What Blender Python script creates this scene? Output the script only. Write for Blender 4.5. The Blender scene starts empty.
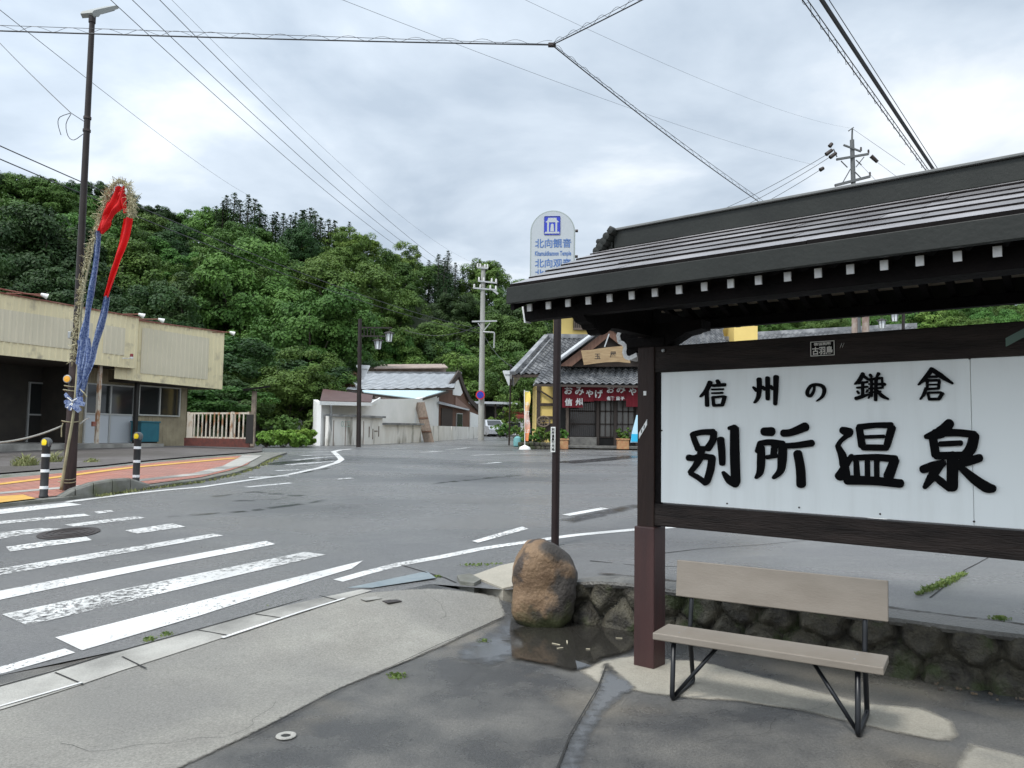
import bpy, bmesh, math, random
from mathutils import Vector, Matrix, noise
from mathutils.geometry import delaunay_2d_cdt
R = math.radians
random.seed(7)
S = bpy.context.scene
COL = S.collection
V = Vector

# ------------------------------------------------------------------ camera
F = 769.0
PITCH, ROLL, EYE = R(3.87), R(0.86), 1.55
CAMROT = Matrix.Rotation(math.pi / 2 + PITCH, 3, 'X') @ Matrix.Rotation(ROLL, 3, 'Z')
CAMLOC = V((0, 0, EYE))
cd = bpy.data.cameras.new('camera')
cam = bpy.data.objects.new('camera', cd)
COL.objects.link(cam)
cam.matrix_world = Matrix.Translation(CAMLOC) @ CAMROT.to_4x4()
cd.sensor_width = 36
cd.lens = F / 1024 * 36
cd.clip_end = 3000
cd.clip_start = 0.05
S.camera = cam


def ray(px, py):
    return (CAMROT @ V(((px - 512) / F, (384 - py) / F, -1))).normalized()


def at(px, py, d):
    """point seen at a pixel of the survey photograph, d metres ahead (world Y)"""
    r = ray(px, py)
    return CAMLOC + r * (d / r.y)


def onplane(px, py, p, n):
    r = ray(px, py)
    return CAMLOC + r * ((p - CAMLOC).dot(n) / r.dot(n))


# ------------------------------------------------------------------ terrain
TAB = [(-60, 0), (3.2, 0), (4.1, .0), (5, .06), (6, .15), (7.5, .275), (9, .40), (12, .59), (16, .78), (20, .90),
       (26, .98), (33, 1.03), (45, 1.22), (60, 1.5), (90, 1.9), (200, 3.0), (2000, 6)]


def f_s(s):
    if s <= TAB[0][0]:
        return 0
    for i in range(len(TAB) - 1):
        if s <= TAB[i + 1][0]:
            x0, y0 = TAB[i]
            x1, y1 = TAB[i + 1]

            def m(j):
                if j <= 0 or j >= len(TAB) - 1:
                    return 0
                a = (TAB[j][1] - TAB[j - 1][1]) / (TAB[j][0] - TAB[j - 1][0])
                b = (TAB[j + 1][1] - TAB[j][1]) / (TAB[j + 1][0] - TAB[j][0])
                return 0 if a * b <= 0 else 2 * a * b / (a + b)
            h = x1 - x0
            t = (s - x0) / h
            return ((2 * t**3 - 3 * t**2 + 1) * y0 + (t**3 - 2 * t**2 + t) * h * m(i)
                    + (-2 * t**3 + 3 * t**2) * y1 + (t**3 - t**2) * h * m(i + 1))
    return TAB[-1][1]


def sst(a, b, x):
    t = max(0.0, min(1.0, (x - a) / (b - a)))
    return t * t * (3 - 2 * t)


def z_road(x, y):
    s = y + .24 * x
    z = f_s(s)
    w = sst(-.2, 1.0, x)
    p = .37
    k = .06
    d = p - z
    z2 = z + .5 * (d + math.sqrt(d * d + k * k))
    zz = z * (1 - w) + z2 * w
    # small undulation so the wet surface does not mirror like a plane
    return zz + (noise.noise(V((x * .35, y * .35, 3.1))) * .012 if y < 60 else 0)


def inside(p, poly):
    x, y = p[0], p[1]
    c = False
    j = len(poly) - 1
    for i in range(len(poly)):
        xi, yi = poly[i][0], poly[i][1]
        xj, yj = poly[j][0], poly[j][1]
        if (yi > y) != (yj > y) and x < (xj - xi) * (y - yi) / (yj - yi) + xi:
            c = not c
        j = i
    return c


def gz(px, py, zfn, lift=0.0):
    r = ray(px, py)
    t0 = .5
    t = .5
    while t < 400:
        p = CAMLOC + r * t
        if p.z <= zfn(p.x, p.y) + lift:
            break
        t0 = t
        t += .05 + t * .01
    a, b = t0, t
    for _ in range(30):
        m = (a + b) / 2
        p = CAMLOC + r * m
        if p.z <= zfn(p.x, p.y) + lift:
            b = m
        else:
            a = m
    return CAMLOC + r * b


def g(px, py, lift=0.0):
    return gz(px, py, z_road, lift)


KA = V((-3.25, 4.9))
K1 = g(430, 584).to_2d()
P2 = V((-.02, 6.75))
WA = V((.35, 6.73))
WB = V((3.26, 4.86))
WD = (WB - WA).normalized()
WC = WA + WD * 9
KD = (K1 - KA).normalized()
K0 = KA - KD * 14
LOW = [K0, KA, K1, P2, WA, WB, WC, V((12, -9)), V((-16, -9))]


def z_low(x, y):
    p = V((x, y))
    q = p - KA
    n = V((KD.y, -KD.x))
    dist = max(0, q.dot(n))
    t = max(-20, min(q.dot(KD), (K1 - KA).length + .45))
    e = KA + KD * t
    return z_road(e.x, e.y) * (1 - sst(0, 1.25, dist)) + noise.noise(V((x * .6, y * .6, 9))) * .004


def gl(px, py, lift=0.0):
    return gz(px, py, z_low, lift)


# ------------------------------------------------------------------ object helpers
def tag(o, label=None, cat=None, group=None, kind=None):
    if label:
        o['label'] = label
    if cat:
        o['category'] = cat
    if group:
        o['group'] = group
    if kind:
        o['kind'] = kind
    return o


def empty(name, loc, label, cat, group=None):
    o = bpy.data.objects.new(name, None)
    o.empty_display_size = .1
    COL.objects.link(o)
    o.location = V(loc)
    return tag(o, label, cat, group)


def wloc(o):
    v = V((0, 0, 0))
    while o:
        v += V(o.location)
        o = o.parent
    return v


def kids(o):
    return [c for c in bpy.data.objects if c.parent == o]


def copy_tree(o, parent=None, loc=None, rz=None, sc=None, label=None, K=None):
    K = K or {}
    if not K:
        for c in bpy.data.objects:
            if c.parent:
                K.setdefault(c.parent.name, []).append(c)
        K['_'] = 1
    c = o.copy()
    COL.objects.link(c)
    c.parent = parent
    if loc is not None:
        c.location = loc
    if rz is not None:
        c.rotation_euler.z = rz
    if sc is not None:
        c.scale = sc
    if label:
        c['label'] = label
    for ch in K.get(o.name, []):
        copy_tree(ch, c, K=K)
    return c


class MB:
    def __init__(s):
        s.v = []
        s.f = []
        s.fm = []
        s.m = 0
        s.smooth = False

    def add(s, vs, fs):
        b = len(s.v)
        s.v += [V(v) for v in vs]
        s.f += [tuple(b + i for i in f) for f in fs]
        s.fm += [s.m] * len(fs)
        return s

    def quad(s, a, b, c, d):
        return s.add([a, b, c, d], [(0, 1, 2, 3)])

    def box(s, c, size, ax=None, ay=None, az=None, bev=0.0):
        """box centred at c; optional axes"""
        ax = V(ax).normalized() if ax is not None else V((1, 0, 0))
        az = V(az).normalized() if az is not None else V((0, 0, 1))
        ay = V(ay).normalized() if ay is not None else az.cross(ax).normalized()
        c = V(c)
        hx, hy, hz = size[0] / 2, size[1] / 2, size[2] / 2
        if bev <= 0:
            vs = [c + ax * (i * hx) + ay * (j * hy) + az * (k * hz) for i in (-1, 1) for j in (-1, 1) for k in (-1, 1)]
            return s.add(vs, [(0, 1, 3, 2), (4, 6, 7, 5), (0, 4, 5, 1), (2, 3, 7, 6), (0, 2, 6, 4), (1, 5, 7, 3)])
        bm = bmesh.new()
        bmesh.ops.create_cube(bm, size=1)
        for v in bm.verts:
            v.co = V((v.co.x * 2 * hx, v.co.y * 2 * hy, v.co.z * 2 * hz))
        bmesh.ops.bevel(bm, geom=list(bm.edges), offset=bev, segments=2, affect='EDGES', profile=.5)
        bm.verts.ensure_lookup_table()
        M = Matrix((ax, ay, az)).transposed()
        vs = [c + M @ v.co for v in bm.verts]
        fs = [[v.index for v in f.verts] for f in bm.faces]
        bm.free()
        return s.add(vs, fs)

    def bar(s, a, b, w, h, up=(0, 0, 1), bev=0.0):
        a, b = V(a), V(b)
        d = (b - a)
        up = V(up)
        side = up.cross(d)
        if side.length < 1e-6:
            side = V((1, 0, 0))
        side.normalize()
        az = d.normalized().cross(side).normalized()
        return s.box((a + b) / 2, (d.length, w, h), d.normalized(), side, az, bev)

    def tube(s, pts, r, n=8, cap=True):
        pts = [V(p) for p in pts]
        rs = r if isinstance(r, (list, tuple)) else [r] * len(pts)
        vs, fs = [], []
        prev = None
        for i, p in enumerate(pts):
            t = (pts[min(i + 1, len(pts) - 1)] - pts[max(i - 1, 0)])
            if t.length < 1e-9:
                t = V((0, 0, 1))
            t.normalize()
            if prev is None:
                u = t.cross(V((0, 0, 1)) if abs(t.z) < .9 else V((1, 0, 0))).normalized()
            else:
                u = (prev - t * prev.dot(t))
                u = u.normalized() if u.length > 1e-6 else t.orthogonal().normalized()
            prev = u
            w = t.cross(u)
            for k in range(n):
                a = 2 * math.pi * k / n
                vs.append(p + (u * math.cos(a) + w * math.sin(a)) * rs[i])
        for i in range(len(pts) - 1):
            for k in range(n):
                fs.append((i * n + k, i * n + (k + 1) % n, (i + 1) * n + (k + 1) % n, (i + 1) * n + k))
        if cap:
            fs.append(tuple(range(n))[::-1])
            fs.append(tuple((len(pts) - 1) * n + k for k in range(n)))
        return s.add(vs, fs)

    def lathe(s, c, prof, n=20, axis=(0, 0, 1)):
        az = V(axis).normalized()
        u = az.orthogonal().normalized()
        w = az.cross(u)
        vs, fs = [], []
        for (r, z) in prof:
            for k in range(n):
                a = 2 * math.pi * k / n
                vs.append(V(c) + az * z + (u * math.cos(a) + w * math.sin(a)) * max(r, 1e-4))
        for i in range(len(prof) - 1):
            for k in range(n):
                fs.append((i * n + k, i * n + (k + 1) % n, (i + 1) * n + (k + 1) % n, (i + 1) * n + k))
        fs.append(tuple(range(n))[::-1])
        fs.append(tuple((len(prof) - 1) * n + k for k in range(n)))
        return s.add(vs, fs)

    def prism(s, poly, ext):
        """planar 3-D polygon extruded by vector ext (ear-clipped through ngon)"""
        n = len(poly)
        ext = V(ext)
        vs = [V(p) for p in poly] + [V(p) + ext for p in poly]
        fs = [tuple(range(n))[::-1], tuple(range(n, 2 * n))]
        fs += [(i, (i + 1) % n, n + (i + 1) % n, n + i) for i in range(n)]
        return s.add(vs, fs)

    def build(s, name, mats, parent=None, smooth=None, recalc=True):
        me = bpy.data.meshes.new(name)
        off = wloc(parent) if parent else V((0, 0, 0))
        me.from_pydata([tuple(v - off) for v in s.v], [], s.f)
        if not isinstance(mats, (list, tuple)):
            mats = [mats]
        for m in mats:
            me.materials.append(m)
        if len(mats) > 1:
            me.polygons.foreach_set('material_index', s.fm)
        if recalc:
            bm = bmesh.new()
            bm.from_mesh(me)
            bmesh.ops.recalc_face_normals(bm, faces=bm.faces)
            bm.to_mesh(me)
            bm.free()
        if smooth or (smooth is None and s.smooth):
            me.shade_smooth()
            if smooth == 'auto' or s.smooth == 'auto':
                try:
                    me.set_sharp_from_angle(angle=R(40))
                except Exception:
                    pass
        me.update()
        o = bpy.data.objects.new(name, me)
        COL.objects.link(o)
        if parent:
            o.parent = parent
        return o


def place(o):
    """move a single-mesh thing's origin to the bottom centre of its mesh"""
    me = o.data
    xs = [v.co for v in me.vertices]
    lo = V((min(v.x for v in xs), min(v.y for v in xs), min(v.z for v in xs)))
    hi = V((max(v.x for v in xs), max(v.y for v in xs), max(v.z for v in xs)))
    c = V(((lo.x + hi.x) / 2, (lo.y + hi.y) / 2, lo.z))
    me.transform(Matrix.Translation(-c))
    o.location = V(o.location) + c
    return o


# ------------------------------------------------------------------ text
_TC = {}


def text_geo(s_, size, ext=.0, off=0.0):
    key = (s_, size, ext, off)
    if key not in _TC:
        c = bpy.data.curves.new('lettering', 'FONT')
        c.body = s_
        c.size = size
        c.extrude = ext
        c.offset = off
        c.resolution_u = 3
        c.align_x = 'CENTER'
        c.align_y = 'CENTER'
        o = bpy.data.objects.new('lettering', c)
        COL.objects.link(o)
        bpy.context.view_layer.update()
        dg = bpy.context.evaluated_depsgraph_get()
        me = bpy.data.meshes.new_from_object(o.evaluated_get(dg))
        _TC[key] = ([v.co.copy() for v in me.vertices], [tuple(p.vertices) for p in me.polygons])
        bpy.data.objects.remove(o)
        bpy.data.meshes.remove(me)
        bpy.data.curves.remove(c)
    return _TC[key]


def text(mb, s_, c, ax, ay, size, ext=.0, off=0.0, sx=1.0, w=None):
    """centred lettering on plane (ax = reading direction, ay = up)"""
    vs, fs = text_geo(s_, size, ext, off)
    if not vs:
        return
    x0, x1 = min(v.x for v in vs), max(v.x for v in vs)
    y0, y1 = min(v.y for v in vs), max(v.y for v in vs)
    ax, ay = V(ax).normalized(), V(ay).normalized()
    az = ax.cross(ay)
    if w:
        sx = w / (x1 - x0)
    mb.add([V(c) + ax * ((v.x - (x0 + x1) / 2) * sx) + ay * (v.y - (y0 + y1) / 2) + az * v.z for v in vs], fs)


# ------------------------------------------------------------------ materials
def srgb(r, g_, b):
    def l(c):
        c /= 255
        return c / 12.92 if c <= .04045 else ((c + .055) / 1.055) ** 2.4
    return (l(r), l(g_), l(b))


def mat(name, col, rough=.6, col2=None, scale=3.0, detail=6, lo=.35, hi=.65, stretch=(1, 1, 1), bump=0.0, bscale=40,
        metal=0.0, spec=.5, rough2=None, rand=0.0, coords='Position', trans=0.0, col3=None, scale3=.5, sheen=0,
        lo3=.45, hi3=.62, speck=0.0, island=0.0):
    m = bpy.data.materials.new(name)
    m.use_nodes = True
    nt = m.node_tree
    N, L = nt.nodes, nt.links
    bs = N['Principled BSDF']
    bs.inputs['Base Color'].default_value = (*col, 1)
    bs.inputs['Roughness'].default_value = rough
    bs.inputs['Metallic'].default_value = metal
    bs.inputs['Specular IOR Level'].default_value = spec
    m.diffuse_color = (*col, 1)
    if coords == 'Position':
        src = N.new('ShaderNodeNewGeometry').outputs['Position']
    else:
        src = N.new('ShaderNodeTexCoord').outputs['Object']
    mp = N.new('ShaderNodeMapping')
    mp.inputs['Scale'].default_value = stretch
    L.new(src, mp.inputs['Vector'])
    src = mp.outputs['Vector']
    cur = None
    fac = None
    if col2 is not None or rough2 is not None:
        no = N.new('ShaderNodeTexNoise')
        no.inputs['Scale'].default_value = scale
        no.inputs['Detail'].default_value = detail
        no.inputs['Roughness'].default_value = .6
        L.new(src, no.inputs['Vector'])
        mr = N.new('ShaderNodeMapRange')
        mr.inputs['From Min'].default_value = lo
        mr.inputs['From Max'].default_value = hi
        L.new(no.outputs['Fac'], mr.inputs['Value'])
        fac = mr.outputs['Result']
    if col2 is not None:
        mx = N.new('ShaderNodeMix')
        mx.data_type = 'RGBA'
        mx.inputs['A'].default_value = (*col, 1)
        mx.inputs['B'].default_value = (*col2, 1)
        L.new(fac, mx.inputs['Factor'])
        cur = mx.outputs['Result']
    if col3 is not None:
        no = N.new('ShaderNodeTexNoise')
        no.inputs['Scale'].default_value = scale3
        no.inputs['Detail'].default_value = 4
        L.new(src, no.inputs['Vector'])
        mr = N.new('ShaderNodeMapRange')
        mr.inputs['From Min'].default_value = lo3
        mr.inputs['From Max'].default_value = hi3
        L.new(no.outputs['Fac'], mr.inputs['Value'])
        mx = N.new('ShaderNodeMix')
        mx.data_type = 'RGBA'
        if cur:
            L.new(cur, mx.inputs['A'])
        else:
            mx.inputs['A'].default_value = (*col, 1)
        mx.inputs['B'].default_value = (*col3, 1)
        L.new(mr.outputs['Result'], mx.inputs['Factor'])
        cur = mx.outputs['Result']
    if rand:
        oi = N.new('ShaderNodeObjectInfo')
        hs = N.new('ShaderNodeHueSaturation')
        a = N.new('ShaderNodeMapRange')
        a.inputs['To Min'].default_value = 1 - rand
        a.inputs['To Max'].default_value = 1 + rand
        L.new(oi.outputs['Random'], a.inputs['Value'])
        L.new(a.outputs['Result'], hs.inputs['Value'])
        b = N.new('ShaderNodeMapRange')
        b.inputs['To Min'].default_value = .5 + rand * .05
        b.inputs['To Max'].default_value = .5 - rand * .09
        mm = N.new('ShaderNodeMath')
        mm.operation = 'FRACT'
        m7 = N.new('ShaderNodeMath')
        m7.operation = 'MULTIPLY'
        m7.inputs[1].default_value = 7.31
        L.new(oi.outputs['Random'], m7.inputs[0])
        L.new(m7.outputs[0], mm.inputs[0])
        L.new(mm.outputs[0], b.inputs['Value'])
        L.new(b.outputs['Result'], hs.inputs['Hue'])
        if cur:
            L.new(cur, hs.inputs['Color'])
        else:
            hs.inputs['Color'].default_value = (*col, 1)
        cur = hs.outputs['Color']
    if island:
        gi = N.new('ShaderNodeNewGeometry')
        mi = N.new('ShaderNodeMapRange')
        mi.inputs['To Min'].default_value = 1 - island
        mi.inputs['To Max'].default_value = 1 + island
        L.new(gi.outputs['Random Per Island'], mi.inputs['Value'])
        vi = N.new('ShaderNodeVectorMath')
        vi.operation = 'SCALE'
        if cur:
            L.new(cur, vi.inputs[0])
        else:
            vi.inputs[0].default_value = col
        L.new(mi.outputs['Result'], vi.inputs['Scale'])
        cur = vi.outputs[0]
    if speck:
        vo = N.new('ShaderNodeTexNoise')
        vo.inputs['Scale'].default_value = 75
        vo.inputs['Detail'].default_value = 3
        vo.inputs['Roughness'].default_value = .8
        L.new(src, vo.inputs['Vector'])
        ms_ = N.new('ShaderNodeMapRange')
        ms_.inputs['From Min'].default_value = .3
        ms_.inputs['From Max'].default_value = .7
        ms_.inputs['To Min'].default_value = 1 - speck
        ms_.inputs['To Max'].default_value = 1 + speck
        L.new(vo.outputs['Fac'], ms_.inputs['Value'])
        vs_ = N.new('ShaderNodeVectorMath')
        vs_.operation = 'SCALE'
        if cur:
            L.new(cur, vs_.inputs[0])
        else:
            vs_.inputs[0].default_value = col
        L.new(ms_.outputs['Result'], vs_.inputs['Scale'])
        cur = vs_.outputs[0]
    if cur:
        L.new(cur, bs.inputs['Base Color'])
    if rough2 is not None:
        mr2 = N.new('ShaderNodeMapRange')
        mr2.inputs['To Min'].default_value = rough
        mr2.inputs['To Max'].default_value = rough2
        L.new(fac, mr2.inputs['Value'])
        L.new(mr2.outputs['Result'], bs.inputs['Roughness'])
    if bump:
        nb = N.new('ShaderNodeTexNoise')
        nb.inputs['Scale'].default_value = bscale
        nb.inputs['Detail'].default_value = 5
        L.new(src, nb.inputs['Vector'])
        bp = N.new('ShaderNodeBump')
        bp.inputs['Strength'].default_value = bump
        bp.inputs['Distance'].default_value = .02
        L.new(nb.outputs['Fac'], bp.inputs['Height'])
        L.new(bp.outputs['Normal'], bs.inputs['Normal'])
    if trans:
        tr = N.new('ShaderNodeBsdfTranslucent')
        if cur:
            L.new(cur, tr.inputs['Color'])
        else:
            tr.inputs['Color'].default_value = (*col, 1)
        ms = N.new('ShaderNodeMixShader')
        ms.inputs[0].default_value = trans
        L.new(bs.outputs[0], ms.inputs[1])
        L.new(tr.outputs[0], ms.inputs[2])
        L.new(ms.outputs[0], N['Material Output'].inputs['Surface'])
    return m


def paint_mat(name, col, wear_scale=14, lo=.5, hi=.56, rough=.45):
    """road paint with chipped gaps that really let the surface below show"""
    m = mat(name, col, rough, col2=tuple(c * .72 for c in col), scale=1.6, bump=.3, bscale=160)
    nt = m.node_tree
    N, L = nt.nodes, nt.links
    geo = N.new('ShaderNodeNewGeometry')
    n1 = N.new('ShaderNodeTexNoise')
    n1.inputs['Scale'].default_value = wear_scale
    n1.inputs['Detail'].default_value = 8
    n1.inputs['Roughness'].default_value = .75
    L.new(geo.outputs['Position'], n1.inputs['Vector'])
    n2 = N.new('ShaderNodeTexNoise')
    n2.inputs['Scale'].default_value = 1.3
    n2.inputs['Detail'].default_value = 2
    L.new(geo.outputs['Position'], n2.inputs['Vector'])
    ad = N.new('ShaderNodeMath')
    ad.operation = 'MULTIPLY_ADD'
    L.new(n2.outputs['Fac'], ad.inputs[0])
    ad.inputs[1].default_value = .35
    L.new(n1.outputs['Fac'], ad.inputs[2])
    mr = N.new('ShaderNodeMapRange')
    mr.inputs['From Min'].default_value = lo + .175
    mr.inputs['From Max'].default_value = hi + .175
    L.new(ad.outputs[0], mr.inputs['Value'])
    tr = N.new('ShaderNodeBsdfTransparent')
    ms = N.new('ShaderNodeMixShader')
    L.new(mr.outputs['Result'], ms.inputs[0])
    L.new(N['Principled BSDF'].outputs[0], ms.inputs[1])
    L.new(tr.outputs[0], ms.inputs[2])
    L.new(ms.outputs[0], N['Material Output'].inputs['Surface'])
    return m


# ------------------------------------------------------------------ ground sheets
def subdiv(poly, step, closed=True):
    out = []
    n = len(poly)
    for i in range(n if closed else n - 1):
        a, b = V(poly[i][:2]), V(poly[(i + 1) % n][:2])
        k = max(1, int((b - a).length / step))
        for j in range(k):
            out.append(a + (b - a) * (j / k))
    if not closed:
        out.append(V(poly[-1][:2]))
    return out


def soften(m, width=.08, nscale=7, amp=.8):
    """material whose edge frays away inside the sheet's own outline (uses the sheet's edge attribute)"""
    m = m.copy()
    nt = m.node_tree
    N, L = nt.nodes, nt.links
    at_ = N.new('ShaderNodeAttribute')
    at_.attribute_name = 'edge'
    geo = N.new('ShaderNodeNewGeometry')
    no = N.new('ShaderNodeTexNoise')
    no.inputs['Scale'].default_value = nscale
    no.inputs['Detail'].default_value = 6
    L.new(geo.outputs['Position'], no.inputs['Vector'])
    d = N.new('ShaderNodeMath')
    d.operation = 'DIVIDE'
    L.new(at_.outputs['Fac'], d.inputs[0])
    d.inputs[1].default_value = width
    a = N.new('ShaderNodeMath')
    a.operation = 'MULTIPLY_ADD'
    L.new(no.outputs['Fac'], a.inputs[0])
    a.inputs[1].default_value = -2 * amp
    L.new(d.outputs[0], a.inputs[2])
    mr = N.new('ShaderNodeMapRange')
    mr.inputs['From Min'].default_value = -amp + .0
    mr.inputs['From Max'].default_value = -amp + .9
    L.new(a.outputs[0], mr.inputs['Value'])
    # fully gone at the very outline
    mr2 = N.new('ShaderNodeMapRange')
    mr2.inputs['From Max'].default_value = width * .3
    L.new(at_.outputs['Fac'], mr2.inputs['Value'])
    mu = N.new('ShaderNodeMath')
    mu.operation = 'MULTIPLY'
    L.new(mr.outputs['Result'], mu.inputs[0])
    L.new(mr2.outputs['Result'], mu.inputs[1])
    out = N['Material Output']
    src = out.inputs['Surface'].links[0].from_socket
    tr = N.new('ShaderNodeBsdfTransparent')
    ms = N.new('ShaderNodeMixShader')
    L.new(mu.outputs[0], ms.inputs[0])
    L.new(tr.outputs[0], ms.inputs[1])
    L.new(src, ms.inputs[2])
    L.new(ms.outputs[0], out.inputs['Surface'])
    return m


def seg_dist(p, a, b):
    ab = b - a
    t = max(0, min(1, (p - a).dot(ab) / max(ab.length_squared, 1e-9)))
    return (p - a - ab * t).length


def sheet(name, polys, zfn, lift, mats, step=.3, holes=(), skirt=0.0, extra=(), kind='structure', parent=None, soft=False):
    """one mesh: filled plan polygons draped on the height function"""
    mb = MB()
    for poly in polys:
        pts, eds = [], []
        for pl in [poly] + list(holes):
            sp = subdiv(pl, step)
            b = len(pts)
            pts += sp
            eds += [(b + i, b + (i + 1) % len(sp)) for i in range(len(sp))]
        xs = [p.x for p in pts]
        ys = [p.y for p in pts]
        x0, x1, y0, y1 = min(xs), max(xs), min(ys), max(ys)
        nx, ny = int((x1 - x0) / step) + 1, int((y1 - y0) / step) + 1
        if nx * ny < 60000:
            for i in range(nx):
                for j in range(ny):
                    q = V((x0 + (i + .5) * step + random.uniform(-.1, .1) * step, y0 + (j + .5) * step + random.uniform(-.1, .1) * step))
                    if inside(q, poly):
                        pts.append(q)
        pts += [V(e) for e in extra]
        r = delaunay_2d_cdt(pts, eds, [], 0, 1e-5)
        vs, fs = r[0], r[2]
        keep = []
        for f in fs:
            c = sum((vs[i] for i in f), V((0, 0))) / len(f)
            if inside(c, poly) and not any(inside(c, h) for h in holes):
                keep.append(f)
        mb.add([V((v.x, v.y, zfn(v.x, v.y) + lift)) for v in vs], keep)
        if skirt:
            sp = subdiv(poly, step)
            n = len(sp)
            top = [V((p.x, p.y, zfn(p.x, p.y) + lift)) for p in sp]
            bot = [V((p.x, p.y, zfn(p.x, p.y) + lift - skirt)) for p in sp]
            mb.add(top + bot, [(i, (i + 1) % n, n + (i + 1) % n, n + i) for i in range(n)])
    o = mb.build(name, mats, parent, recalc=False)
    me = o.data
    bm = bmesh.new()
    bm.from_mesh(me)
    bmesh.ops.delete(bm, geom=[v for v in bm.verts if not v.link_faces], context='VERTS')
    for f in bm.faces:
        if f.normal.z < -1e-6:
            f.normal_flip()
    bm.to_mesh(me)
    bm.free()
    if soft:
        at_ = me.attributes.new('edge', 'FLOAT', 'POINT')
        vals = []
        for v in me.vertices:
            p = V((v.co.x, v.co.y))
            vals.append(min(seg_dist(p, V(pl[i][:2]), V(pl[(i + 1) % len(pl)][:2])) for pl in polys if min(abs(p.x - q[0]) + abs(p.y - q[1]) for q in pl) < 12 for i in range(len(pl))))
        at_.data.foreach_set('value', vals)
    if kind:
        o['kind'] = kind
    return o


def gp(pts, lift=0.0, fn=None):
    return [(fn or g)(x, y, lift).to_2d() for x, y in pts]


def linepoly(pts, w0, w1=None, lift=0.0, fn=None):
    """pixel polyline -> plan polygon of real width (m)"""
    P = gp(pts, lift, fn)
    P = subdiv(P, .5, False)
    return stroke2d(P, w0, w1)


def stroke2d(P, w0, w1=None):
    w1 = w0 if w1 is None else w1
    L_, R_ = [], []
    for i, p in enumerate(P):
        t = (P[min(i + 1, len(P) - 1)] - P[max(0, i - 1)]).normalized()
        n = V((-t.y, t.x))
        w = (w0 + (w1 - w0) * i / (len(P) - 1)) / 2
        L_.append(p + n * w)
        R_.append(p - n * w)
    return L_ + R_[::-1]
# ------------------------------------------------------------------ world, light
w = bpy.data.worlds.new('World')
S.world = w
w.use_nodes = True
nt = w.node_tree
N, L = nt.nodes, nt.links
bg = N['Background']
bg.inputs['Strength'].default_value = .1
SUN_EL, SUN_AZ = 55, 222   # azimuth clockwise from +Y (camera looks +Y): light from behind-left
sky = N.new('ShaderNodeTexSky')
sky.sky_type = 'NISHITA'
sky.sun_disc = False
sky.sun_elevation = R(SUN_EL)
sky.sun_rotation = R(SUN_AZ)
sky.air_density = 1.0
sky.dust_density = 2.0
tc = N.new('ShaderNodeTexCoord')
sx = N.new('ShaderNodeSeparateXYZ')
L.new(tc.outputs['Generated'], sx.inputs[0])


def wm(op, a, b=None, c=None):
    n = N.new('ShaderNodeMath')
    n.operation = op
    for i, q in enumerate((a, b, c)):
        if q is None:
            continue
        if isinstance(q, (int, float)):
            n.inputs[i].default_value = q
        else:
            L.new(q, n.inputs[i])
    return n.outputs[0]


zz = wm('ADD', wm('MAXIMUM', sx.outputs['Z'], 0.0), .16)
cx = N.new('ShaderNodeCombineXYZ')
L.new(wm('DIVIDE', sx.outputs['X'], zz), cx.inputs[0])
L.new(wm('DIVIDE', sx.outputs['Y'], zz), cx.inputs[1])
n1 = N.new('ShaderNodeTexNoise')
n1.inputs['Scale'].default_value = 1.45
n1.inputs['Detail'].default_value = 9
n1.inputs['Roughness'].default_value = .52
n1.inputs['Distortion'].default_value = .25
L.new(cx.outputs[0], n1.inputs['Vector'])
n2 = N.new('ShaderNodeTexNoise')
n2.inputs['Scale'].default_value = .42
n2.inputs['Detail'].default_value = 3
mpp = N.new('ShaderNodeMapping')
mpp.inputs['Location'].default_value = (3.1, 1.7, 0)
L.new(cx.outputs[0], mpp.inputs[0])
L.new(mpp.outputs[0], n2.inputs['Vector'])
mixn = wm('ADD', wm('MULTIPLY', n1.outputs['Fac'], .62), wm('MULTIPLY', n2.outputs['Fac'], .38))
cr = N.new('ShaderNodeValToRGB')
cr.color_ramp.elements[0].position = .40
cr.color_ramp.elements[0].color = (.42, .495, .585, 1)
cr.color_ramp.elements[1].position = .605
cr.color_ramp.elements[1].color = (.94, .955, .97, 1)
e = cr.color_ramp.elements.new(.485)
e.color = (.56, .635, .72, 1)
e = cr.color_ramp.elements.new(.54)
e.color = (.73, .785, .84, 1)
L.new(mixn, cr.inputs[0])
# brighter overcast added round the unseen sun to light the sign panel
sd = V((math.sin(R(SUN_AZ)) * math.cos(R(SUN_EL)), math.cos(R(SUN_AZ)) * math.cos(R(SUN_EL)), math.sin(R(SUN_EL))))
dp = N.new('ShaderNodeVectorMath')
dp.operation = 'DOT_PRODUCT'
L.new(tc.outputs['Generated'], dp.inputs[0])
dp.inputs[1].default_value = sd
glow = wm('POWER', wm('MAXIMUM', wm('MULTIPLY_ADD', dp.outputs['Value'], .5, .5), 0), 3.0)
amp = wm('MULTIPLY_ADD', glow, 14.0, 9.6)
vm = N.new('ShaderNodeVectorMath')
vm.operation = 'SCALE'
L.new(cr.outputs[0], vm.inputs[0])
L.new(amp, vm.inputs['Scale'])
mx = N.new('ShaderNodeMix')
mx.data_type = 'RGBA'
mx.inputs['Factor'].default_value = .93
L.new(sky.outputs[0], mx.inputs['A'])
L.new(vm.outputs[0], mx.inputs['B'])
L.new(mx.outputs['Result'], bg.inputs['Color'])

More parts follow.
